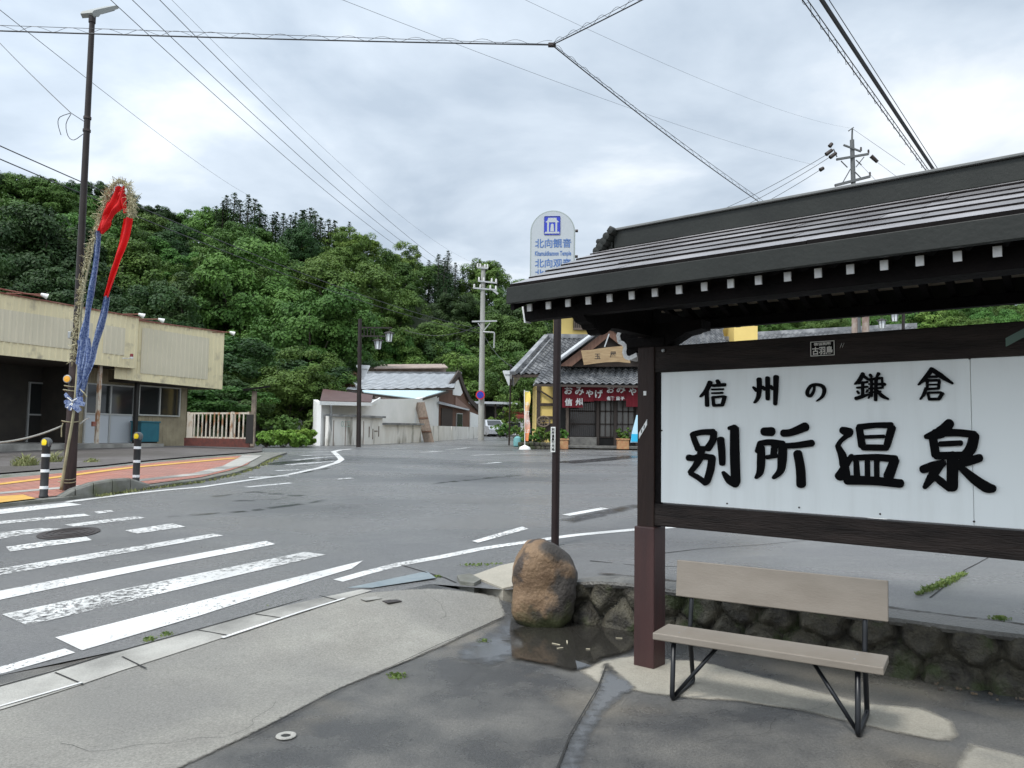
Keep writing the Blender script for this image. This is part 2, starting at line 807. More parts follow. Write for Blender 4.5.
sl = bpy.data.lights.new('sun', 'SUN')
sl.energy = 1.9
sl.angle = R(12)
sl.color = (1, .97, .92)
so = bpy.data.objects.new('sun', sl)
COL.objects.link(so)
so.rotation_euler = (-sd).to_track_quat('-Z', 'Y').to_euler()
S.view_settings.view_transform = 'Standard'
S.view_settings.look = 'None'
S.view_settings.exposure = .33
S.view_settings.gamma = 1
try:
    S.cycles.max_bounces = 6
    S.cycles.transparent_max_bounces = 12
    S.cycles.use_denoising = True
    S.cycles.caustics_reflective = False
    S.cycles.caustics_refractive = False
except Exception:
    pass

# ------------------------------------------------------------------ ground materials
M = {}
M['asphalt'] = mat('wet_asphalt', (.138, .139, .140), .36, speck=0.4, col2=(.18, .179, .177), scale=1.0, stretch=(.5, 1, 1),
                   rough2=.22, lo=.38, hi=.62, bump=.6, bscale=240, col3=(.085, .086, .088), scale3=.33, lo3=.5, hi3=.68)
M['lot'] = mat('old_lot_asphalt', (.085, .075, .070), .75, speck=0.3, col2=(.12, .11, .105), scale=2, bump=.5, bscale=60,
               col3=(.07, .062, .055), scale3=.4)
M['concrete'] = mat('damp_concrete', (.235, .224, .196), .68, speck=0.36, col2=(.30, .288, .252), scale=2.3, rough2=.5, bump=.5,
                    bscale=300, col3=(.20, .193, .175), scale3=.55)
M['wetdark'] = mat('wet_dark_concrete', (.066, .067, .068), .20, speck=0.45, col2=(.135, .130, .118), scale=1.1, rough2=.52, lo=.40,
                     hi=.60, bump=.5, bscale=260, col3=(.21, .185, .145), scale3=.62, lo3=.53, hi3=.70)
M['drycon'] = mat('pale_concrete_pad', (.37, .34, .28), .8, speck=0.2, col2=(.30, .28, .23), scale=3, bump=.4, bscale=120,
                  col3=(.22, .21, .18), scale3=1.2, lo3=.52, hi3=.66)
M['gutter'] = mat('gutter_concrete', (.32, .31, .28), .65, speck=0.16, col2=(.41, .40, .365), scale=3, bump=.35, bscale=100,
                  col3=(.17, .165, .15), scale3=1.0)
M['paint'] = paint_mat('road_paint', (.70, .70, .68), 30, .575, .63)
M['paint_worn'] = paint_mat('worn_road_paint', (.66, .66, .64), 20, .50, .60)
M['paint_faded'] = paint_mat('faded_road_paint', (.62, .63, .62), 16, .46, .56)
M['soil'] = mat('soil_ground', (.05, .055, .03), .9, col2=(.03, .045, .018), scale=.6)
M['water'] = mat('puddle_water', (.030, .028, .024), .02, spec=.5)
M['crack'] = mat('dark_joint', (.02, .02, .019), .9)
M['steel'] = mat('steel_plate', (.20, .245, .27), .38, col2=(.28, .32, .33), scale=6, metal=.25, bump=.4, bscale=70)
M['dirt'] = mat('gravel_dirt', (.07, .062, .05), .9, col2=(.04, .036, .03), scale=18, bump=1, bscale=60)

# ------------------------------------------------------------------ ground: big sheets
outer = [V((-70, -9)), V((70, -9)), V((70, 120)), V((-70, 120))]


def fine_pts():
    out = []
    for i in range(-36, 44):
        for j in range(4, 76):
            q = V((i * .25 + random.uniform(-.03, .03), j * .25))
            if not inside(q, LOW):
                out.append(q)
    return out


road = sheet('road', [outer], z_road, 0, M['asphalt'], step=1.6, holes=[LOW], extra=fine_pts())
gr = MB()
gr.quad((-1500, -200, -.6), (1500, -200, -.6), (1500, 1800, -.6), (-1500, 1800, -.6))
gr = gr.build('ground', M['soil'])
gr['kind'] = 'structure'
near_pts = [V((i * .12 + random.uniform(-.01, .01), j * .12)) for i in range(-40, 38) for j in range(22, 64)]
forecourt = sheet('forecourt', [LOW], z_low, 0, M['wetdark'], step=.4, extra=[q for q in near_pts if inside(q, LOW)])

# light concrete apron of the entrance
ap = gp([(-120, 736), (0, 698), (100, 666), (230, 630), (335, 596), (432, 589)], 0, gl) + gp([(500, 597), (507, 617), (470, 634), (340, 690), (250, 737), (170, 775), (60, 835), (-250, 860)], 0, gl)
apron = sheet('concrete_apron', [ap], z_low, .008, soften(M['concrete'], .03, 30, .6), step=.14, soft=True)
# gutter cover strip along the kerb line
gut = gp([(-120, 722), (0, 687), (100, 658), (210, 628), (300, 601), (342, 588), (372, 592), (335, 603), (230, 637), (120, 673), (0, 712), (-120, 752)], 0, gl)
gutter = sheet('gutter_strip', [gut], z_low, .013, M['gutter'], step=.2)
jm = []
for a, b in (((55, 675), (83, 687)), ((122, 659), (146, 671)), ((197, 632), (228, 637.5)), ((255, 616), (282, 620)), ((318, 597), (338, 602))):
    jm.append(linepoly([a, b], .012, fn=gl))
for a, b in (((0, 708), (83, 684.5)),):
    pass
jm.append(linepoly([(-100, 719), (0, 688.5), (100, 659), (210, 628), (300, 602), (345, 588)], .018, fn=gl))
jm.append(linepoly([(505, 618), (440, 646), (340, 691), (250, 738)], .006, fn=gl))
jm.append(linepoly([(606, 668), (598, 690), (585, 712), (570, 738), (556, 775)], .006, .010, fn=gl))
joints = sheet('ground_joints', jm, z_low, .017, M['crack'], step=.3)
wl = sheet('gutter_edge_line', [linepoly([(-100, 747), (0, 709), (82, 685)], .022, fn=gl),
                                linepoly([(222, 640), (300, 614), (345, 600)], .035, .03, fn=gl)], z_low, .0175, M['paint'], step=.3)
pl = sheet('steel_cover_plate', [gp([(352, 575), (425, 572), (436, 580), (372, 590), (340, 590)], 0, gl)], z_low, .020, M['steel'], step=.2)
# pale dry pad under post and bench
pad = gp([(577, 671), (600, 661), (632, 656), (700, 661), (760, 676), (812, 690), (872, 704), (925, 708), (955, 722),
          (962, 737), (950, 745), (860, 727), (800, 712), (740, 703), (690, 700), (640, 694), (595, 684)], 0, gl)
pad_o = sheet('concrete_pad', [pad], z_low, .005, soften(M['drycon'], .055, 9, .6), step=.07, soft=True)
pad2 = gp([(966, 742), (1005, 752), (1100, 775), (1100, 820), (940, 790)], 0, gl)
pad_p = sheet('concrete_pad', [pad2], z_low, .005, soften(M['drycon'], .055, 9, .6), step=.07, soft=True)

# puddle
pu = gp([(505, 613), (535, 619), (560, 622), (580, 618), (596, 606), (645, 606), (645, 640), (632, 655), (606, 661), (590, 671),
         (572, 675), (556, 670), (530, 664), (512, 663), (506, 655), (520, 645), (509, 634)], 0, gl)
zp = [z_low(p.x, p.y) for p in pu]
damp = mat('wet_film', (.055, .055, .055), .10)
M['puddle'] = soften(M['water'], .07, 8, .7)
puddle = sheet('puddle', [pu], lambda x, y: .0, max(.006, sum(zp) / len(zp) + .006), M['puddle'], step=.06, soft=True)
trickle = sheet('puddle', [gp([(601, 664), (611, 662), (618, 672), (632, 683), (640, 690), (626, 697), (610, 712), (594, 735),
                               (580, 785), (545, 785), (566, 740), (582, 712), (596, 690)], 0, gl)], z_low, .0075, soften(damp, .07, 14, .8), step=.04, soft=True)
film = sheet('wet_patch', [gp([(474, 640), (505, 612), (530, 625), (520, 640), (530, 650), (510, 662), (490, 668), (450, 660), (456, 645)], 0, gl)],
             z_low, .0065, soften(damp, .16, 9, .8), step=.06, soft=True)

# ------------------------------------------------------------------ markings
mk = [linepoly([(-80, 690), (0, 671), (70, 651)], .14),
      linepoly([(338, 581), (366, 573), (400, 564.5), (442, 557), (481, 549), (522, 543), (574, 535.5), (633, 530), (720, 524), (860, 519), (1030, 517)], .13)]
M_edge = sheet('road_markings', mk, z_road, .004, M['paint'], step=.3)
cw_solid = [gp([(55, 638), (200, 601.5), (363, 561), (352, 569), (325, 577), (200, 616), (82, 651)]),
            gp([(-60, 602.6), (0, 591.3), (265.6, 541.3), (275.4, 544.5), (150, 569), (0, 600.3), (-60, 612)]),
            gp([(0, 509.7), (67, 502.7), (82, 505), (0, 514.4), (-40, 518), (-40, 513)])]
sheet('crosswalk_stripes', cw_solid, z_road, .005, M['paint'], step=.3)
cw_worn = [gp([(2, 614.8), (160, 582), (304.7, 552.3), (326, 555), (170, 592), (27.3, 626)]),
           gp([(-60, 579), (0, 569), (213, 534), (223.4, 535.9), (0, 575.7), (-60, 586)]),
           gp([(6, 547.2), (50, 541), (86, 537), (92, 540.5), (40, 547.5), (10, 552)]),
           gp([(125, 530.8), (172, 523.7), (185.5, 527), (137, 534)]),
           gp([(-40, 537), (0, 532.7), (40, 528.5), (62, 529), (0, 539.4), (-40, 545)]),
           gp([(64.5, 525), (136.7, 516.3), (145.3, 518.3), (74, 527)]),
           gp([(-40, 525), (0, 521.5), (84, 514), (90, 516), (0, 524.4), (-40, 528.5)]),
           gp([(94, 512), (111, 510.2), (114, 512), (98, 514)])]
sheet('crosswalk_stripes', cw_worn, z_road, .005, M['paint_worn'], step=.3)
lm = [linepoly([(67, 502.2), (100, 498), (130, 494), (164, 490.5), (201, 487.3), (250, 480.2), (289, 474.8), (319, 468.3), (336.5, 463), (341.5, 459.7), (337, 455), (333, 451.5)], .15, .16),
      linepoly([(333, 452), (341, 450), (352, 449)], .2),
      gp([(472, 541.5), (478, 543.2), (528.5, 529.3), (522, 527)]),
      linepoly([(566, 515.6), (605, 508.5)], .14)]
sheet('road_markings', lm, z_road, .006, M['paint'], step=.4)
fm = [linepoly([(249, 477.8), (289, 476.2)], .2), linepoly([(276, 471), (315, 469.2)], .2), linepoly([(288, 465.2), (336, 461.3)], .25),
      linepoly([(294.5, 460.5), (333, 456.8)], .25), linepoly([(302, 456), (332, 454.8)], .25), linepoly([(309, 452.4), (330, 451.8)], .25),
      linepoly([(246, 487.5), (291, 483.2)], .15), linepoly([(337, 479.5), (352, 478.3)], .15),
      linepoly([(472, 455.6), (540, 453.2), (600, 451.8), (633, 450.8)], .18),
      linepoly([(447, 450), (470, 447.5)], .25), linepoly([(482, 464), (500, 462.5)], .2), linepoly([(420, 452.6), (440, 451.4)], .3)]
sheet('road_markings', fm, z_road, .006, M['paint_faded'], step=.5)

# wetter, darker tyre-polished streaks on the road
streak = mat('water_film_on_asphalt', (.030, .031, .033), .16, rough2=.3, col2=(.045, .046, .05), scale=5)
st = []
for pts, w0 in (([(165, 517), (250, 511), (330, 500)], .10), ([(210, 497), (255, 492), (300, 496), (270, 500), (230, 501)], .12),
                ([(258, 478), (300, 473), (330, 468)], .13), ([(560, 523), (600, 514), (640, 505)], .16),
                ([(560, 463), (600, 460), (640, 456)], .4), ([(430, 484), (470, 480), (520, 475)], .12),
                ([(180, 540), (300, 512), (420, 497), (470, 491)], .03), ([(268, 465), (290, 462), (312, 460.5), (330, 459)], .28)):
    st.append(linepoly(pts, w0 * 2.2))
sheet('wet_streaks', st, z_road, .003, soften(streak, .16, 3, .9), step=.2, soft=True)

# ------------------------------------------------------------------ left pavement
SL = .06
M['brick'] = mat('red_paving', (.38, .13, .085), .55, col2=(.46, .19, .13), scale=5, lo=.4, hi=.6, bump=.2, bscale=60,
                 col3=(.36, .17, .13), scale3=.9)
# block joints for the red paving
nt = M['brick'].node_tree
bt = nt.nodes.new('ShaderNodeTexBrick')
bt.inputs['Scale'].default_value = 2.2
bt.inputs['Mortar Size'].default_value = .03
bt.inputs['Color1'].default_value = (1, 1, 1, 1)
bt.inputs['Color2'].default_value = (.8, .8, .8, 1)
bt.inputs['Mortar'].default_value = (.55, .5, .48, 1)
ge = nt.nodes.new('ShaderNodeNewGeometry')
nt.links.new(ge.outputs['Position'], bt.inputs['Vector'])
mu = nt.nodes.new('ShaderNodeMix')
mu.data_type = 'RGBA'
mu.blend_type = 'MULTIPLY'
mu.inputs['Factor'].default_value = 1
lk = [l for l in nt.links if l.to_socket == nt.nodes['Principled BSDF'].inputs['Base Color']][0]
nt.links.new(lk.from_socket, mu.inputs['A'])
nt.links.new(bt.outputs['Color'], mu.inputs['B'])
nt.links.new(mu.outputs['Result'], nt.nodes['Principled BSDF'].inputs['Base Color'])
M['yellow'] = mat('yellow_tactile_paving', (.62, .36, .06), .6, col2=(.5, .29, .06), scale=6, bump=.4, bscale=50)
M['kerb'] = mat('kerb_concrete', (.20, .20, .18), .75, col2=(.11, .11, .09), scale=4, bump=.6, bscale=70, col3=(.09, .10, .05), scale3=1.5, lo3=.55, hi3=.7)
front = [(-160, 519), (0, 503.2), (57, 497.6), (105, 491.6), (150, 485.6), (201, 479), (235, 471.9), (255, 465.8), (268, 458.5), (287, 452)]
back = [(262, 452), (245, 453.5), (160, 460), (100, 466.5), (0, 474), (-160, 487)]
pv = gp(front, SL) + gp(back, SL)
sheet('pavement', [pv], z_road, SL - .01, M['kerb'], step=.4, skirt=.16)
red = gp([(-160, 517), (0, 501.5), (57, 495.8), (105, 489.8), (150, 483.7), (201, 477), (230, 470.2), (247, 464.5), (257, 456.5),
          (250, 455), (160, 462), (131, 465), (62, 473), (0, 478.4), (-160, 492)], SL)
sheet('red_paving', [red], z_road, SL, M['brick'], step=.4)
sheet('paving_band', [linepoly([(-120, 504), (0, 493.2), (60, 488), (130, 481.5), (200, 473.8), (232, 466), (246, 459), (252, 455.5)], .22, .5, SL)],
      z_road, SL + .004, M['gutter'], step=.4)
sheet('tactile_strip', [linepoly([(-120, 496), (0, 484.3), (59, 477.2), (131, 467.8), (160, 465.2), (200, 461.5), (236, 458.2)], .24, .26, SL),
                        gp([(-60, 500.5), (-25, 498.5), (23, 495), (36, 498.8), (0, 503), (-60, 508.5)], SL)], z_road, SL + .008, M['yellow'], step=.4)
# raised kerb stones beside the crossing
kb = MB()
kp = [g(x, y, 0) for x, y in ((60, 500.6), (75, 499), (93, 497), (112, 494.6), (130, 491.8), (150, 488.8))]
hts = [.06, .16, .22, .24, .22, .08]
for i in range(len(kp) - 1):
    a, b = kp[i], kp[i + 1]
    t = (b - a).normalized()
    n = V((-t.y, t.x, 0)) * .17
    a2 = a + t * .008
    b2 = b - t * .008
    z0 = -.1
    vs = []
    for p, h in ((a2, hts[i]), (b2, hts[i + 1])):
        vs += [p + V((0, 0, z0)), p + n + V((0, 0, z0)), p + n + V((0, 0, h)), p + n * .12 + V((0, 0, h)), p + V((0, 0, h - .03))]
    kb.add(vs, [(0, 1, 2, 3, 4), (5, 9, 8, 7, 6), (0, 5, 6, 1), (1, 6, 7, 2), (2, 7, 8, 3), (3, 8, 9, 4), (4, 9, 5, 0)])
k_ = kb.build('kerb_stones', M['kerb'])
k_['kind'] = 'structure'
# lot in front of the warehouse
lot = gp([(-160, 486), (0, 473.5), (100, 465.8), (160, 459.5), (245, 453), (262, 451.5), (262, 447), (186, 446), (0, 448), (-160, 452)], .02)
sheet('lot_surface', [lot], z_road, .03, M['lot'], step=1)
# manhole in the crossing
mc = g(69, 533.5)
mh = MB()
mh.lathe((0, 0, 0), [(.0, .004), (.33, .004), (.33, .0)], 28)
for rr in (.27, .2, .12):
    mh.lathe((0, 0, 0), [(rr, .004), (rr, .009), (rr - .03, .009), (rr - .03, .004)], 28)
for v in mh.v:
    q = mc + v
    v.x, v.y, v.z = q.x, q.y, z_road(q.x, q.y) + .006 + v.z
M['iron'] = mat('cast_iron', (.035, .03, .028), .45, col2=(.06, .045, .04), scale=20, metal=.5)
o = mh.build('manhole_cover', M['iron'])
place(o)
tag(o, 'round dark iron manhole cover between the worn crosswalk stripes', 'manhole cover')
# hairline cracks wandering over the foreground slabs
rn = random.Random(77)
hc_ = []
for (x, y, a, n) in ((60, 745, -.35, 20), (420, 700, .3, 12), (700, 745, .05, 20), (900, 760, -.3, 12), (440, 620, .2, 10)):
    p = gl(x, y).to_2d()
    P = [p.copy()]
    for k in range(n):
        a += rn.gauss(0, .35)
        p = p + V((math.cos(a), math.sin(a))) * .07
        P.append(p.copy())
    hc_.append(stroke2d(P, .0022, .0012))
sheet('hairline_cracks', hc_, z_low, .0095, M['crack'], step=.2)
# drain hole in forecourt
dh = gl(286, 737)
mb = MB()
mb.lathe(dh + V((0, 0, .006)), [(.052, 0), (.05, .004), (.026, .004), (.024, 0)], 20)
o = mb.build('drain_ring', M['gutter'])
place(o)
mb = MB()
mb.lathe(dh + V((0, 0, .0075)), [(.0, 0), (.023, 0), (.023, -.01)], 16)
o2 = mb.build('hole', M['crack'], o)
tag(o, 'small round drain hole with pale rim in the dark foreground paving', 'drain')
# small valve covers
for i, (x, y, lb) in enumerate(((371, 600, 'small square metal valve cover at left near the steel plate'),
                                (392, 602.5, 'small square metal valve cover at right near the steel plate'))):
    c = gl(x, y)
    mb = MB()
    mb.box(c + V((0, 0, .011)), (.13 if i else .15, .10, .006), V((KD.x, KD.y, 0)), bev=.002)
    o = mb.build('valve_cover', M['iron' if i else 'gutter'])
    place(o)
    tag(o, lb, 'valve cover')
# ------------------------------------------------------------------ shelter with the hot-spring sign
M['wood'] = mat('dark_stained_wood', (.016, .009, .007), .55, col2=(.030, .016, .012), scale=6, stretch=(1, 1, .15), bump=.4, bscale=30, spec=.25)
M['woodh'] = mat('weathered_dark_beam', (.011, .008, .007), .6, col2=(.030, .022, .019), scale=4, stretch=(.6, .6, 5), bump=.5, bscale=26, spec=.2)
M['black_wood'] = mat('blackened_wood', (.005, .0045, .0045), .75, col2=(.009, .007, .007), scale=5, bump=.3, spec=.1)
M['sleeve'] = mat('brown_post_sleeve', (.048, .018, .016), .5, col2=(.034, .013, .012), scale=5, stretch=(3, 3, .4), bump=.15, bscale=60)
M['board'] = mat('undyed_ceiling_board', (.75, .65, .53), .8, col2=(.62, .53, .42), scale=5)
M['fascia'] = mat('dark_metal_fascia', (.012, .0135, .0115), .5, col2=(.019, .021, .018), scale=3, bump=.1, spec=.3)
M['white'] = mat('white_paint', (.78, .78, .76), .5, col2=(.68, .68, .65), scale=8)
M['panel'] = mat('white_sign_panel', (.78, .81, .80), .4, col2=(.71, .735, .72), scale=3, stretch=(3, 3, .3), lo=.45, hi=.75, spec=.3)
M['ink'] = mat('black_letter_paint', (.003, .003, .0035), .8, spec=.08)
M['metal'] = mat('grey_metal', (.30, .31, .31), .4, metal=.6)

P0 = gl(649.5, 665)
uu = ray(-424, 422)
U = V((uu.x, uu.y, 0)).normalized()          # along the sign, away from the camera
NN = V((U.y * -1, U.x, 0))
if NN.y > 0:
    NN = -NN                                  # towards the viewer
Z = V((0, 0, 1))


def sp(t, c, z):
    """shelter point: t along U (positive = left/away), c towards viewer, z height"""
    return V((P0.x, P0.y, 0)) + U * t + NN * c + Z * z


SH = empty('roofed_signboard', V((P0.x, P0.y, 0)),
           'dark timber roofed signboard with white panel and black brushed characters, behind the bench', 'signboard')
T2 = -5.0   # far (right hand) post
for t in (0, T2):
    mb = MB()
    mb.box(sp(t, 0, 1.6), (.13, .13, 1.4), U, NN, bev=.006)
    p = mb.build('post', M['wood'], SH)
    mb = MB()
    mb.box(sp(t, 0, .47), (.155, .165, .95), U, NN, bev=.008)
    mb.build('post_sleeve', M['sleeve'], p)
    if t == 0:
        mb = MB()   # paper stickers
        mb.box(sp(.005, .0665, 1.86), (.022, .002, .03), U, NN)
        mb.build('sticker', M['white'], p)
        mb = MB()
        c = onplane(643, 429, sp(0, .0668, 0), NN)
        dx = (U * -.55 + Z * .83).normalized()
        mb.box(c, (.115, .003, .04), dx, NN)
        s_ = mb.build('slanted_sticker', M['white'], p)
        mb = MB()
        for k in (-.018, .018):
            mb.box(c + dx * k + NN * .002, (.012, .001, .016), dx, NN)
            mb.box(c + dx * k + NN * .0022, (.005, .001, .024), dx, NN)
        mb.m = 0
        for v in mb.v:
            pass
        o = mb.build('sticker_mark', M['ink'], p)

# beams of the sign frame
mb = MB()
mb.bar(sp(-.06, 0, 2.092), sp(T2 + .06, 0, 2.092), .11, .18, bev=.006)
tb = mb.build('top_beam', M['woodh'], SH)
mb = MB()
mb.bar(sp(-.02, .0, 1.03), sp(T2 + .02, 0, 1.03), .11, .15, bev=.006)
mb.build('bottom_rail', M['woodh'], SH)
mb = MB()
mb.bar(sp(-.075, 0.02, 1.105), sp(-.075, 0.02, 2.0), .05, .05, up=NN)
mb.build('frame_stile', M['black_wood'], SH)
mb = MB()
mb.bar(sp(T2 + .09, 0.02, 1.105), sp(T2 + .09, 0.02, 2.0), .05, .05, up=NN)
mb.build('frame_stile', M['black_wood'], SH)
# panel
PC = .04
x0 = onplane(660.8, 436, sp(0, PC, 0), NN)
tl = (x0 - sp(0, 0, 0)).dot(U)
zt = onplane(660.8, 371.5, sp(0, PC, 0), NN).z
zb = onplane(660.8, 502.3, sp(0, PC, 0), NN).z
mb = MB()
seam = (onplane(972, 440, sp(0, PC, 0), NN) - sp(0, 0, 0)).dot(U)
edges_t = [tl, seam, seam - 1.75, T2 + .1]
for a, b in zip(edges_t[:-1], edges_t[1:]):
    mb.box(sp((a + b) / 2, PC - .012, (zt + zb) / 2), (abs(a - b) - .003, .02, zt - zb), U, NN, bev=.0015)
pn = mb.build('sign_panel', M['panel'], SH)
for x, y in ((693, 368), (795.5, 363.5), (876, 360), (969.5, 357), (661.8, 432), (727, 505), (799, 509), (880, 515.5), (974, 523)):
    c = onplane(x, y + (1.5 if y < 400 else -1.5), sp(0, PC, 0), NN)
    mb = MB()
    mb.lathe(c - NN * .001, [(.006, 0), (.005, .003), (0, .004)], 8, NN)
    mb.build('screw', M['iron'], pn)

# ---- brushed lettering (strokes surveyed from the photograph, laid out on the panel)
LC = PC - .002


def brush(mb, o, sc, strokes, lift0=0.012):
    k = 0
    for pts, ws in strokes:
        if isinstance(ws, (int, float)):
            ws = (ws, ws)
        P = [V((o[0] + x / sc, o[1] + y / sc)) for x, y in pts]
        if len(P) == 1:
            P = [P[0] - V((.3, 0)), P[0] + V((.3, 0))]
        # resample with Catmull-Rom
        Q, W = [], []
        n = len(P)
        tot = n - 1
        for i in range(n - 1):
            p0, p1, p2, p3 = P[max(i - 1, 0)], P[i], P[i + 1], P[min(i + 2, n - 1)]
            for j in range(6):
                t = j / 6
                Q.append(.5 * ((2 * p1) + (p2 - p0) * t + (2 * p0 - 5 * p1 + 4 * p2 - p3) * t * t + (3 * p1 - p0 - 3 * p2 + p3) * t**3))
                u = (i + t) / tot
                W.append(u)
        Q.append(P[-1])
        W.append(1)

        def wid(u):
            x = u * (len(ws) - 1)
            i = min(int(x), len(ws) - 2)
            return (ws[i] + (ws[i + 1] - ws[i]) * (x - i)) / sc / 2
        Lp, Rp = [], []
        for i, q in enumerate(Q):
            t = (Q[min(i + 1, len(Q) - 1)] - Q[max(i - 1, 0)])
            t = t.normalized() if t.length else V((1, 0))
            nrm = V((-t.y, t.x))
            wv = wid(W[i])
            Lp.append(q + nrm * wv)
            Rp.append(q - nrm * wv)
        t0 = (Q[1] - Q[0]).normalized()
        t1 = (Q[-1] - Q[-2]).normalized()

        def capp(c, d, r):
            nrm = V((-d.y, d.x))
            return [c + nrm * (r * math.cos(a)) + d * (r * .8 * math.sin(a)) for a in [math.pi * q / 6 for q in range(1, 6)]]
        poly = Lp + capp(Q[-1], t1, wid(1)) + Rp[::-1] + [q for q in capp(Q[0], -t0, wid(0))]
        # build as strip: triangulate ribbon to be safe on strong bends
        lift = lift0 + k * .00025
        k += 1

        def P3(q, h):
            c = onplane(q.x, q.y, sp(0, PC, 0), NN)
            return c + NN * h
        nL = len(Lp)
        vt = [P3(q, lift) for q in Lp] + [P3(q, lift) for q in Rp]
        mb.add(vt, [(i, i + 1, nL + i + 1, nL + i) for i in range(nL - 1)])
        c1 = capp(Q[-1], t1, wid(1))
        mb.add([P3(q, lift) for q in [Lp[-1]] + c1 + [Rp[-1]]], [tuple(range(len(c1) + 2))])
        c0 = capp(Q[0], -t0, wid(0))
        mb.add([P3(q, lift) for q in [Rp[0]] + c0 + [Lp[0]]], [tuple(range(len(c0) + 2))])
        pp = Lp + c1 + Rp[::-1] + c0
        top = [P3(q, lift) for q in pp]
        bot = [P3(q, -.001) for q in pp]
        m_ = len(pp)
        mb.add(top + bot, [(i, (i + 1) % m_, m_ + (i + 1) % m_, m_ + i) for i in range(m_)])


